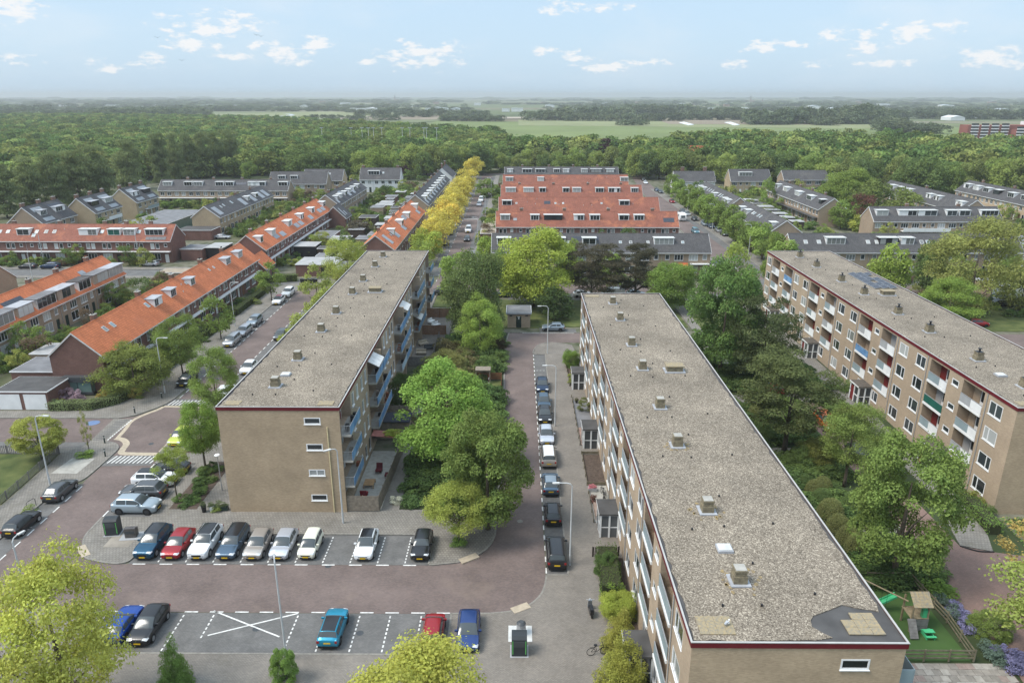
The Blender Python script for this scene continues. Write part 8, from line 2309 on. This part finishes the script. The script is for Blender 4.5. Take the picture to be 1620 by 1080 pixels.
hedge([(-112, 383), (-75, 383)], 2.5, 1.6, GREEN_MID, 'long hedge in front of the wood at the far left', n_per_m=60, leaf=0.2)
hedge([(-10, 402), (55, 402)], 2.5, 2.0, GREEN_MID, 'long hedge beyond the far crossing', n_per_m=60, leaf=0.2)
bush(7.9, 54.2, 1.1, 1.1, 1.9, (0.068, 0.120, 0.031), 'dark round shrub left of the hedge by the front block', HI[1]); bush(8.0, 50.8, 1.1, 1.1, 1.5, (0.143, 0.239, 0.036), 'fresh green rounded shrub in the middle of the pavement shrubs')
bush(8.15, 48.6, 1.5, 1.5, 2.2, (0.225, 0.282, 0.034), 'large yellow-green rounded shrub beside the scooter', HI[2])
bush(7.9, 44.9, 1.35, 1.35, 3.3, (0.24, 0.25, 0.04), 'golden conifer beside the near pavement, the taller pointed one', HI_CONE, name='conifer', cat='conifer')
bush(7.6, 41.4, 1.85, 1.85, 3.9, (0.225, 0.247, 0.036), 'broad yellow-green conifer at the bottom edge beside the entrance porch', HI_CONE, name='conifer', cat='conifer')
bush(-24.2, 41.0, 1.1, 1.1, 3.9, (0.110, 0.197, 0.036), 'upright dark green conifer at the bottom edge, left of the lamp', HI_CONE, name='conifer', cat='conifer')
bush(-16.6, 41.4, 0.95, 0.95, 2.9, (0.116, 0.211, 0.036), 'upright green shrub at the foot of the lower street lamp', HI[1])
bush(8.3, 105.5, 1.3, 1.3, 2.7, (0.130, 0.225, 0.036), 'green shrub at the far end of the front block', HI[2]); bush(8.8, 101.2, 1.0, 1.0, 1.2, (0.198, 0.253, 0.036), 'low yellow-green shrub at the far end of the front block')
bush(8.0, 98.8, 0.6, 0.6, 0.9, (0.185, 0.225, 0.048), 'small green shrub before the farthest porch'); bush(9.0, 88.8, 0.9, 0.9, 1.9, (0.130, 0.155, 0.048), 'airy shrub on the grey gravel bed', HI_SPARSE[0])
for i, (x, y, r) in enumerate(((31.0, 69.3, 0.8), (31.3, 67.6, 1.0), (32.4, 68.3, 1.0), (31.2, 65.5, 1.1), (31.0, 62.9, 1.3), (30.8, 60.5, 1.15), (34.2, 64.5, 1.3), (30.9, 58.6, 1.1), (31.1, 86.9, 1.1), (31.0, 83.9, 1.0), (31.2, 56.9, 1.3), (32.4, 57.0, 1.0), (30.4, 80.5, 1.2))):
 bush(x, y, r, r, r * 1.75, (0.125, 0.14, 0.045) if i % 3 else (0.075, 0.120, 0.034), 'clipped round shrub of the courtyard, ' + ('dark green ' if i % 3 == 0 else 'olive ') + 'ball, %s one along the front block' % ORD[i], BALL, group='clipped round shrubs of the courtyard', name='topiary_ball')
bush(34.4, 74.8, 2.2, 2.2, 3.0, (0.143, 0.169, 0.036), 'broad olive-green shrub under the slim tree', HI[2]); bush(32.0, 73.8, 1.6, 1.6, 2.4, (0.088, 0.141, 0.036), 'dark green shrub beside the clipped balls', HI[1])
bush(35.5, 88.5, 2.5, 2.5, 2.2, (0.102, 0.155, 0.036), 'rounded green shrub behind the big pine', HI[1]); bush(42.6, 85.5, 1.6, 1.6, 2.0, (0.10, 0.08, 0.045), 'reddish shrub by the path at the right block')
bush(45.2, 80.3, 1.2, 1.2, 1.6, (0.130, 0.211, 0.036), 'green shrub at the second porch of the right block'); bush(46.5, 96.2, 1.1, 1.1, 1.8, (0.102, 0.169, 0.036), 'green shrub beside the third porch of the right block')
bush(46.2, 71.2, 1.0, 1.0, 1.5, (0.143, 0.197, 0.042), 'low shrub by the near porch of the right block'); bush(46.9, 66.0, 0.9, 0.9, 1.4, (0.198, 0.225, 0.048), 'yellow-green shrub near the corner of the right block')
bush(47.1, 63.9, 0.8, 0.8, 1.1, (0.088, 0.141, 0.036), 'dark low shrub at the near corner of the right block'); bush(33.0, 55.6, 2.2, 1.6, 1.3, (0.116, 0.197, 0.036), 'wide green shrub at the foot of the large open tree')
bush(30.2, 54.6, 1.6, 1.3, 1.4, (0.110, 0.183, 0.036), 'green shrub between playground and clipped balls'); bush(35.6, 51.8, 1.3, 1.5, 1.0, (0.130, 0.225, 0.036), 'fresh green shrub outside the playground fence')
bush(37.0, 46.9, 1.5, 1.5, 1.7, (0.123, 0.183, 0.036), 'rounded shrub beside the lavender', HI[1])
LAV = (0.17, 0.155, 0.27)
for i, (x, y) in enumerate(((35.2, 50.6), (35.7, 49.6), (36.0, 48.5), (35.4, 48.9), (36.1, 47.5), (35.6, 47.2), (35.8, 44.9), (36.6, 44.6), (37.4, 44.0), (35.6, 43.9), (36.5, 43.1), (27.0, 38.9))):
 bush(x, y, 0.75, 0.75, 0.75, LAV if i % 3 else (0.09, 0.13, 0.10), 'purple lavender clump along the rose brick path', group='lavender clumps', name='lavender', cat='lavender')
UG = []
ru = random.Random(12)
def undergrowth(label, poly, n, h, colr, arch_scale=1.0, name='undergrowth'):
 xs = [p[0] for p in poly]; ys = [p[1] for p in poly]
 pts = []
 while len(pts) < n:
  x, y = ru.uniform(min(xs), max(xs)), ru.uniform(min(ys), max(ys))
  ins, j = False, len(poly) - 1
  for i in range(len(poly)):
   if (poly[i][1] > y) != (poly[j][1] > y) and x < (poly[j][0] - poly[i][0]) * (y - poly[i][1]) / (poly[j][1] - poly[i][1] + 1e-9) + poly[i][0]:
    ins = not ins
   j = i
  if ins:
   pts.append((x, y, h * ru.uniform(.6, 1.3) * 1.9, 2.1 * arch_scale * ru.uniform(.8, 1.2)))
 return instance_mass(name, np.array(pts), BUSH[:2], colr, 1.0, seed=n)
GL1 = [fixed_leaf('shrub_leaf', (0.135, 0.215, 0.05)), fixed_leaf('shrub_leaf_dark', (0.085, 0.145, 0.04))]
GL2 = [fixed_leaf('bramble_leaf', (0.17, 0.20, 0.055)), fixed_leaf('bramble_leaf_olive', (0.19, 0.17, 0.065))]
undergrowth('', [(-11.2, 64.9), (-3.5, 64.9), (-3.2, 72), (-5, 79), (-11.6, 79)], 85, 0.75, GL1)
undergrowth('', [(-5.8, 79), (-2.7, 79), (-2.6, 95), (-6, 95)], 55, 0.9, GL1)
undergrowth('', [(-11.8, 80), (-7, 82), (-6.5, 95), (-11.8, 97)], 50, 0.8, GL1 + GL2)
undergrowth('', [(-12, 98), (-6.5, 97), (-6.8, 113), (-12, 113)], 60, 1.0, GL2)
undergrowth('', [(-6.3, 101), (-2.8, 101), (-2.8, 120), (-8, 122), (-9, 114)], 60, 0.8, GL1)
undergrowth('', [(29.8, 64), (36, 61.5), (36.6, 76), (30, 76)], 45, 0.5, GL1)
undergrowth('', [(29.5, 53.5), (36, 53.5), (36.6, 59), (31.5, 57)], 55, 0.6, GL1)
undergrowth('', [(27, 79), (36.8, 79), (37, 91), (25.5, 91)], 60, 0.6, GL1)
undergrowth('', [(24, 95.5), (44, 95.5), (44, 107), (23, 107)], 90, 0.7, GL1)
undergrowth('', [(41.8, 66), (43.4, 83), (44, 92), (41.8, 92)], 30, 0.5, GL1)
undergrowth('', [(-34.9, 65.0), (-33.4, 65.0), (-32.8, 74), (-35, 74)], 22, 0.4, GL1, 0.4)
undergrowth('', [(-39.3, 77), (-37, 77), (-37, 89.5), (-39.3, 89.5)], 16, 0.4, GL1, 0.5)
bush(-11.0, 101.5, 3.2, 3.2, 3.4, (0.170, 0.177, 0.048), 'big olive-brown shrub in the green strip behind the left block', HI[2]); bush(-9.4, 96.5, 2.6, 2.6, 2.8, (0.212, 0.239, 0.053), 'pale olive shrub in the green strip, nearer one', HI[0])
bush(-10.4, 114.5, 1.7, 1.7, 2.4, (0.055, 0.106, 0.028), 'dark green round shrub below the tall grey-green tree', HI[1]); bush(-3.1, 111.8, 1.25, 1.25, 2.9, (0.067, 0.055, 0.029), 'dark bronze-green rounded conifer at the kerb of the cul-de-sac', HI[1])
bush(-15.3, 90.0, 2.0, 2.0, 4.4, (0.062, 0.106, 0.028), 'dark green tree-like shrub in the garden of the left block', HI[2]); bush(-14.8, 99.0, 1.2, 1.2, 1.2, (0.170, 0.253, 0.036), 'bright shrub in the third garden of the left block')
bush(-14.4, 101.6, 1.4, 1.4, 1.4, (0.143, 0.225, 0.036), 'green shrub in the third garden of the left block, farther one'); bush(-14.3, 76.6, 1.3, 0.7, 0.9, (0.280, 0.352, 0.036), 'lime climber on the pergola of the first garden', z=2.3)
bush(-12.4, 65.6, 0.6, 0.6, 0.8, (0.45, 0.45, 0.34), 'white flowering shrub at the fence corner')
bush(-48.9, 62.9, 0.8, 1.4, 0.7, (0.130, 0.183, 0.036), 'weedy tuft between the two cars at the left kerb'); bush(-50.3, 75.6, 0.9, 0.9, 0.7, (0.130, 0.211, 0.036), 'green tuft at the foot of the sapling')
bush(-5.4, 58.4, 0.75, 0.75, 0.8, (0.116, 0.211, 0.036), 'green tuft at the foot of the small corner tree'); bush(-52.5, 92.8, 0.6, 0.6, 0.4, (0.143, 0.197, 0.048), 'weeds on the pavement at the north corner')
bush(-60.0, 91.0, 1.1, 1.1, 1.9, (0.26, 0.18, 0.20), 'pink-grey flowering shrub at the corner garden'); bush(-62.2, 92.0, 1.0, 1.0, 1.7, (0.22, 0.15, 0.17), 'second pink-grey flowering shrub beside the garage')
bush(-57.8, 93.2, 0.85, 0.85, 1.0, (0.299, 0.242, 0.038), 'golden ball shrub below the bay window'); bush(-62.2, 90.4, 0.6, 0.6, 0.9, (0.24, 0.2, 0.03), 'golden shrub at the end of the variegated hedge')
bush(-53.4, 93.4, 1.0, 1.0, 1.2, (0.250, 0.220, 0.044), 'yellowish shrub at the corner garden'); bush(-55.5, 93.0, 1.2, 1.2, 0.8, (0.143, 0.211, 0.048), 'green shrub under the spreading garden tree')
bush(-30.4, 64.0, 0.5, 0.5, 0.6, (0.170, 0.225, 0.048), 'small plants with pots at the foot of the gable'); bush(-58.5, 66.5, 1.3, 1.3, 2.0, (0.075, 0.155, 0.031), 'dark green shrub on the lawn at the left edge', HI[1])
bush(-55.6, 62.0, 1.8, 2.4, 2.2, (0.068, 0.141, 0.026), 'large dark green shrub behind the fence at the left edge', HI[1]); bush(-60.5, 71.4, 1.2, 1.2, 1.2, (0.079, 0.077, 0.044), 'brownish shrub on the lawn at the left edge')
zones = [('shrub in the front gardens of the bright orange-roofed terrace', -56.8, -54.6, 97, 150, 26, 1.0), ('shrub in the gardens between the left terraces', -81, -73.5, 100, 156, 60, 1.3), ('shrub in the strip before the weathered orange terrace', -150, -90, 174.5, 178, 34, 1.2),
   ('shrub in the front gardens of the second orange terrace', -58.8, -52.5, 169, 292, 40, 1.4), ('shrub in the back gardens left of the yellow avenue', -52, -38.5, 175, 318, 62, 1.5), ('shrub before the grey-roofed brick terrace', -87.8, -79, 212, 300, 52, 1.5),
   ('shrub around the split-level houses', -128, -105, 200, 275, 44, 1.6), ('shrub before the far beige terrace', -135, -90, 270, 278, 34, 1.5), ('shrub around the far left houses', -108, -46, 292, 312, 46, 1.7), ('shrub around the far left houses', -110, -45, 330, 375, 50, 2.0),
   ('shrub in the gardens of the centre rows', -5, 44, 184, 199, 34, 1.2), ('shrub in the gardens of the centre rows', -5, 44, 212, 228, 24, 1.2), ('shrub in the gardens of the centre rows', -5, 44, 244, 261, 20, 1.2), ('shrub in the gardens of the centre rows', -5, 44, 345, 372, 34, 1.8),
   ('shrub at the left end of the centre rows', -10.5, -6.5, 183, 330, 26, 1.6), ('shrub in the front gardens of the east street', 62.8, 66, 190, 284, 34, 1.2), ('shrub in the gardens east of the east street', 76, 94, 190, 300, 60, 1.5),
   ('shrub between the grey-roofed rows at the right', 105, 136, 222, 300, 60, 1.9), ('shrub before the long grey terrace at the right', 100, 140, 186, 207, 40, 1.4), ('shrub before the grey terrace behind the right block', 64, 118, 158.5, 165.5, 46, 1.3),
   ('shrub before the grey centre terrace', -5, 44, 158.5, 165, 34, 1.1), ('shrub around the far houses at the right', 66, 175, 300, 322, 66, 2.0), ('shrub before the cream terrace at the right edge', 148, 166, 200, 285, 40, 1.8), ('shrub behind the willow', 64, 125, 132, 146, 26, 1.3)]
rz_ = random.Random(31)
GC = [(0.123, 0.198, 0.038), (0.090, 0.147, 0.033), (0.168, 0.230, 0.043), (0.207, 0.243, 0.048), (0.067, 0.118, 0.028), (0.13, 0.10, 0.055), (0.143, 0.211, 0.038)]
GS = []
for lb, x0, x1, y0, y1, n, s in zones:
 for k in range(n):
  r = s * rz_.uniform(.55, 1.25)
  GS.append((rz_.uniform(x0, x1), rz_.uniform(y0, y1), r, lb))
  if k % 5 == 4:
   h = rz_.uniform(3, 6)
   tree(rz_.uniform(x0, x1), rz_.uniform(y0, y1), h, h * .4, LO[rz_.randint(0, 3)] if y0 > 190 else MID_LOOSE[k % 2], rz_.choice(GC), 'small green garden tree ' + lb.replace('shrub ', ''), h0=h * .2, group='small garden trees ' + lb.replace('shrub ', ''), name='garden_tree')
GS.sort(key=lambda q: q[1] / q[2])
for x, y, r, lb in GS[:270]:
 o = put(LO[rz_.randint(0, 3)] if y > 190 else BUSH[rz_.randint(0, 2)], 'garden_shrub', None, (x, y, r * 0.62), rz_.uniform(0, 6.28), (r, r, r * rz_.uniform(.6, .95)))
 o.color = (*rz_.choice(GC), 1); o['label'] = 'low green ' + lb; o['category'] = 'shrub'; o['group'] = lb.replace('shrub', 'shrubs')
r9 = np.random.default_rng(9)
instance_mass('garden_greenery', np.array([(x + r9.normal(0, 1.6) * (k > 0), y + r9.normal(0, 2.2) * (k > 0), r * 1.5, r * 1.35) for x, y, r, lb in GS[270:] for k in range(2)]), LO[:3], FL, 1.0, seed=8)
for x0, x1, y0, y1 in ((-81, -73.4, 97, 156), (-87.5, -80, 205, 300), (-128, -104, 242, 275), (-150, -88, 173.6, 178.5), (-58.5, -52, 210, 292), (-52, -38.3, 200, 318), (-4, 43, 184, 199), (-4, 43, 240, 262), (76, 94, 230, 320), (105, 136, 220, 318), (62.6, 66, 190, 300), (100, 150, 186, 208),
      (148, 166, 200, 300), (-140, -45, 289, 385), (-9.4, -6.2, 183, 380), (-5, 46, 343, 390), (65, 240, 300, 345), (-56.9, -53.6, 96, 157), (-260, -140, 180, 330), (180, 330, 150, 330)):
 sheet('garden_lawn', rect(x0, x1, y0, y1), 0.03, M('garden_green', (0.075, 0.099, 0.031), 0.95, 0.3, 0.25, c2=(0.13, 0.12, 0.075), detail=10))
t = thing('garden_shed', 'wooden garden shed with dark roof beside the first garden of the left block', 'shed', (-15.2, 80.2, 0.12))
for i in range(12):
 MB().box(-2.0, 2.0, -0.03, 0.0, 0.1 + i * 0.18, 0.1 + i * 0.18 + 0.165).build('board', [WOOD], t)
MB().box(-1.98, 1.98, 0.002, 2.4, 0, 2.3).build('wall', [WOOD], t); MB().box(-2.15, 2.15, -0.2, 2.6, 2.32, 2.46).build('roof', [M('black_roofing', (0.02, 0.024, 0.035), 0.7, 0.2, 2)], t)
t = thing('pergola_roof', 'faded pink-red awning over the first garden of the left block', 'awning', (-16.9, 76.0, 0.12))
MB().hexa([(0, 0, 2.5), (3.0, 0, 2.25), (3.0, 1.6, 2.25), (0, 1.6, 2.5)], [(0, 0, 2.55), (3.0, 0, 2.3), (3.0, 1.6, 2.3), (0, 1.6, 2.55)]).build('cloth', [M('faded_red_cloth', (0.30, 0.12, 0.10), 0.9, 0.15, 2)], t)
for x, y in ((2.95, 0.05), (2.95, 1.5)):
 MB().box(x - .04, x + .04, y - .04, y + .04, 0, 2.25).build('post', [WOOD], t)
t = thing('garden_table', 'low slatted wooden table on the terrace of the first garden', 'table', (-15.9, 69.2, 0.13))
for i in range(7):
 MB().box(-.55, .55, -.7 + i * .2, -.54 + i * .2, .38, .41).build('slat', [M('light_wood', (0.36, 0.22, 0.11), 0.7, 0.15, 3)], t)
for x, y in ((-.5, -.65), (.5, -.65), (-.5, .6), (.5, .6)):
 MB().box(x - .04, x + .04, y - .04, y + .04, 0, .378).build('leg', [MATS['light_wood']], t)
for i, (x, y, a, c) in enumerate(((-16.0, 66.9, 0, (0.22, 0.02, 0.03)), (-15.4, 72.0, 3.1, (0.10, 0.015, 0.02)), (-14.2, 71.0, 1.6, (0.10, 0.015, 0.02)))):
 t = thing('lounge_chair', ['bright red cushioned chair nearest the fence', 'dark red cushioned chair beyond the slatted table', 'dark red cushioned chair at the garden fence'][i], 'garden chair', (x, y, 0.13), a)
 cm = M('cushion_%d' % i, c, 0.9, 0.1, 2)
 MB().box(-.35, .35, -.35, .35, .25, .42).build('seat', [cm], t); MB().hexa([(-.35, -.4, .42), (.35, -.4, .42), (.35, -.28, .42), (-.35, -.28, .42)], [(-.35, -.55, .95), (.35, -.55, .95), (.35, -.45, .95), (-.35, -.45, .95)]).build('backrest', [cm], t)
 for lx, ly in ((-.3, -.3), (.3, -.3), (-.3, .3), (.3, .3)):
  MB().box(lx - .02, lx + .02, ly - .02, ly + .02, 0, .249).build('leg', [BLACK], t)
for i, (x, y, m) in enumerate(((-30.9, 64.0, WHITE), (-31.6, 63.8, BLACK), (-29.9, 64.15, DARKG))):
 t = thing('flower_pot', ['white pot at the left foot of the gable', 'tall dark pot left of the white pot', 'long dark trough at the foot of the gable'][i], 'flower pot', (x, y, 0.13))
 if i < 2:
  MB().tube((0, 0, 0), (0, 0, .5 + .3 * i), .2, .27, 10).build('pot', [m], t)
 else:
  MB().box(-.8, .6, -.2, .2, 0, .45).build('trough', [m], t)
 c = put(BUSH[i], 'plant', t, (0, 0, .7 + .2 * (i == 1)), 0, (.35 if i < 2 else .7, .3, .3)); c.color = (0.09, 0.12, 0.05, 1)
t = thing('handrail', 'tubular handrail at the left corner of the left block', 'handrail', (-29.6, 67.2, 0.12))
MB().path([(0, 0, 0), (0, 0, .95), (0, .2, 1.05), (0, 1.6, 1.05), (0, 1.8, .95), (0, 1.8, 0)], .025, 6).build('rail', [GREYM], t)
t = thing('bicycle_stand', 'black tubular bicycle stand between the two cars at the left kerb', 'bicycle stand', (-49.6, 63.9, 0.12), 1.3)
MB().path([(0, 0, 0), (0, 0, .75), (.15, 0, .9), (.85, 0, .9), (1, 0, .75), (1, 0, 0)], .03, 6).build('rail', [BLACK], t)
t = thing('small_table_roof', 'small wooden shelter with flat roof beside the lawn patch in the green strip', 'shelter', (-5.0, 99.2, 0.1))
MB().box(-1.1, 1.1, -.8, .8, 2.0, 2.12).build('roof', [WOOD], t)
for x in (-1, 1):
 for y in (-.7, .7):
  MB().box(x - .06, x + .06, y - .06, y + .06, 0, 2.0).build('post', [WOOD], t)
for i in range(8):
 MB().box(-1.0, 1.0, .72, .76, .1 + i * .2, .27 + i * .2).build('board', [WOOD], t)
sheet('lawn', rect(-5.8, -2.4, 95.3, 99.5), 0.12, GRASS)
fence([(-5.9, 99.9), (-2.3, 99.9), (-2.25, 95.2)], 1.1, 'low wooden fence round the lawn patch by the cul-de-sac', WOODR, board=0.2)
t = thing('drying_poles', 'red and white marker pole by the lawn patch', 'marker pole', (-4.1, 97.4, 0.12))
for i in range(5):
 MB().tube((0, 0, i * .35), (0, 0, i * .35 + .345), .04, n=8).build('band', [[REDP, WHITE][i % 2]], t)
for i, (x, y) in enumerate(((-15.6, 111.0), (-14.6, 113.5), (-15.8, 115.6), (-14.8, 126.0), (-15.9, 128.2))):
 t = thing('garden_lounge', ['pale cushioned garden bench in the fourth garden, nearest', 'pale cushioned garden bench in the fourth garden, middle', 'pale cushioned garden bench in the fourth garden, farthest', 'white covered garden bench in the far garden, nearer', 'white covered garden bench in the far garden, farther'][i], 'garden bench', (x, y, 0.12), 0.3 * i)
 m = [M('sand_cushion', (0.42, 0.36, 0.28), 0.9, 0.15, 2), DARKGREY, MATS['sand_cushion'], WHITE, WHITE][i]
 MB().box(-.8, .8, -.35, .35, .2, .42).build('seat', [m], t); MB().box(-.8, .8, .25, .4, .421, .8).build('backrest', [m], t)
 for lx in (-.75, .75):
  MB().box(lx - .03, lx + .03, -.3, .3, 0, .199).build('leg', [BLACK], t)
t = thing('climbing_frame', 'wooden climbing tower with shingled roof, green slide and swing beam', 'climbing frame', (31.4, 47.6, 0.13))
PW = M('play_wood', (0.24, 0.19, 0.12), 0.85, 0.2, 3)
for x, y in ((-.6, -.6), (.6, -.6), (-.6, .7), (.6, .7)):
 MB().box(x - .06, x + .06, y - .06, y + .06, 0, 2.5).build('post', [PW], t)
for i in range(6):
 MB().box(-.7 + i * .235, -.7 + i * .235 + .22, -.7, .8, 1.25, 1.3).build('plank', [PW], t)
for i in range(5):
 MB().box(-.7, .7, -.69, -.655, .15 + i * .22, .34 + i * .22).build('plank', [MATS['grey_wood']], t)
for k in (-1, 1):
 for i in range(6):
  f = i / 6
  y0 = .05 + k * .95 * (1 - f); z0 = 2.45 + .75 * f
  y1 = .05 + k * .95 * (1 - (i + 1.1) / 6); z1 = 2.45 + .75 * (i + 1.1) / 6
  for j in range(5):
   xa = -.75 + j * .3
   MB().hexa([(xa, y0, z0), (xa + .29, y0, z0), (xa + .29, y1, z1), (xa, y1, z1)], [(xa, y0, z0 + .03), (xa + .29, y0, z0 + .03), (xa + .29, y1, z1 + .03), (xa, y1, z1 + .03)]).build('shingle', [LICHEN], t)
sl = MB()
for i in range(8):
 f0, f1 = i / 8, (i + 1) / 8
 za, zb = 1.3 * (1 - f0) ** 1.15 + .18, 1.3 * (1 - f1) ** 1.15 + .18
 xa, xb = -.7 - 2.4 * f0, -.7 - 2.4 * f1
 for y0, y1, dz in ((1.2, 1.62, 0), (1.14, 1.2, .16), (1.62, 1.68, .16)):
  sl.hexa([(xb, y0, zb - .03), (xa, y0, za - .03), (xa, y1, za - .03), (xb, y1, zb - .03)], [(xb, y0, zb + dz), (xa, y0, za + dz), (xa, y1, za + dz), (xb, y1, zb + dz)])
sl.build('slide', [M('slide_green', (0.067, 0.418, 0.188), 0.35, 0.05)], t, (0, 0.4, 0))
MB().tube((-.6, .2, 2.2), (-3.6, 3.4, 2.35), .06, n=7).build('swing_beam', [PW], t)
MB().tube((-3.5, 3.3, 2.4), (-4.3, 2.8, 0), .055, n=7).build('leg', [PW], t); MB().tube((-3.5, 3.3, 2.4), (-2.9, 4.1, 0), .055, n=7).build('leg', [PW], t)
for f in (.35, .6):
 x, y = -.6 - 3 * f, .2 + 3.2 * f
 MB().tube((x, y, 2.2), (x, y, .55), .012, n=4).tube((x - .28, y + .3, 2.25), (x - .28, y + .3, .55), .012, n=4).build('swing_rope', [BLACK], t)
 MB().box(x - .32, x + .04, y, y + .34, .5, .54).build('swing_seat', [BLACK], t)
ld = MB().hexa([(-.75, -.72, 1.25), (-.2, -.72, 1.25), (-.2, -.66, 1.25), (-.75, -.66, 1.25)], [(-.75, -.72, 1.3), (-.2, -.72, 1.3), (-.2, -.66, 1.3), (-.75, -.66, 1.3)]); ld.build('rung', [PW], t)
for i in range(7):
 z0 = .1 + i * .17; MB().hexa([(-1.0, -1.55 + i * .125, z0), (-.35, -1.55 + i * .125, z0), (-.35, -1.43 + i * .125, z0 + .16), (-1.0, -1.43 + i * .125, z0 + .16)], [(-1.0, -1.58 + i * .125, z0 + .03), (-.35, -1.58 + i * .125, z0 + .03), (-.35, -1.46 + i * .125, z0 + .19), (-1.0, -1.46 + i * .125, z0 + .19)]).build('ramp_plank', [MATS['grey_wood']], t)
MB().box(.2, .62, -.62, -.3, 1.3, 2.0).build('green_panel', [MATS['slide_green']], t)
t = thing('toy_table', 'small green plastic picnic table under the climbing tower', 'toy table', (32.0, 46.5, 0.13))
MB().box(-.4, .4, -.2, .2, .45, .5).build('tabletop', [MATS['slide_green']], t)
for sg in (-1, 1):
 MB().box(-.4, .4, sg * .42 - .1, sg * .42 + .1, .25, .29).build('seat', [MATS['slide_green']], t)
 MB().box(sg * .3 - .03, sg * .3 + .03, -.45, .45, 0, .249).build('leg', [MATS['slide_green']], t)
for px, py, lb in ((413, 58, 'dark bird in the sky, larger one'), (406, 56, 'dark bird in the sky, smaller one'), (249, 60, 'small bird high at the left'), (288, 96, 'tiny bird low at the left')):
 d = ray(px, py); s = 180
 t = thing('bird', lb, 'bird', (d[0] * s, d[1] * s, CAM_H + d[2] * s), 0.5)
 MB().hexa([(-.05, -.3, -.05), (.05, -.3, -.05), (.05, .3, -.05), (-.05, .3, -.05)], [(-.03, -.2, .06), (.03, -.2, .06), (.03, .2, .06), (-.03, .2, .06)]).build('body', [BLACK], t)
 for sg in (-1, 1):
  MB().hexa([(0, -.1, 0), (sg * .65, -.05, .25), (sg * .65, .06, .25), (0, .12, 0)], [(0, -.1, .03), (sg * .65, -.05, .27), (sg * .65, .06, .27), (0, .12, .03)]).build('wing', [BLACK], t)
t = thing('bird', 'small white and grey gull on the corner slabs of the front roof', 'bird', (11.9, 33.85, 11.7), 0.6)
MB().sphere((0, 0, .14), .11, 10, 6, sz=.75).build('body', [WHITE], t); MB().sphere((.12, 0, .25), .055, 8, 5).build('head', [WHITE], t); MB().hexa([(-.26, -.06, .12), (0, -.1, .12), (0, .1, .12), (-.26, .06, .12)], [(-.26, -.03, .17), (0, -.08, .24), (0, .08, .24), (-.26, .03, .17)]).build('wing', [GREYM], t)
# ================================================================== haze over the plain
hz, hn, hl_, hb = new_mat('haze_air')
hn.remove(hb)
pv = hn.new('ShaderNodeVolumePrincipled')
pv.inputs['Color'].default_value = (0.66, 0.68, 0.71, 1)
pv.inputs['Density'].default_value = 0.00019
pv.inputs['Anisotropy'].default_value = 0.25
hl_.new(pv.outputs[0], hn['Material Output'].inputs['Volume'])
MB().box(-12500, 12500, -250, 12500, -1.6, 62).build('haze', [hz], kind='stuff')
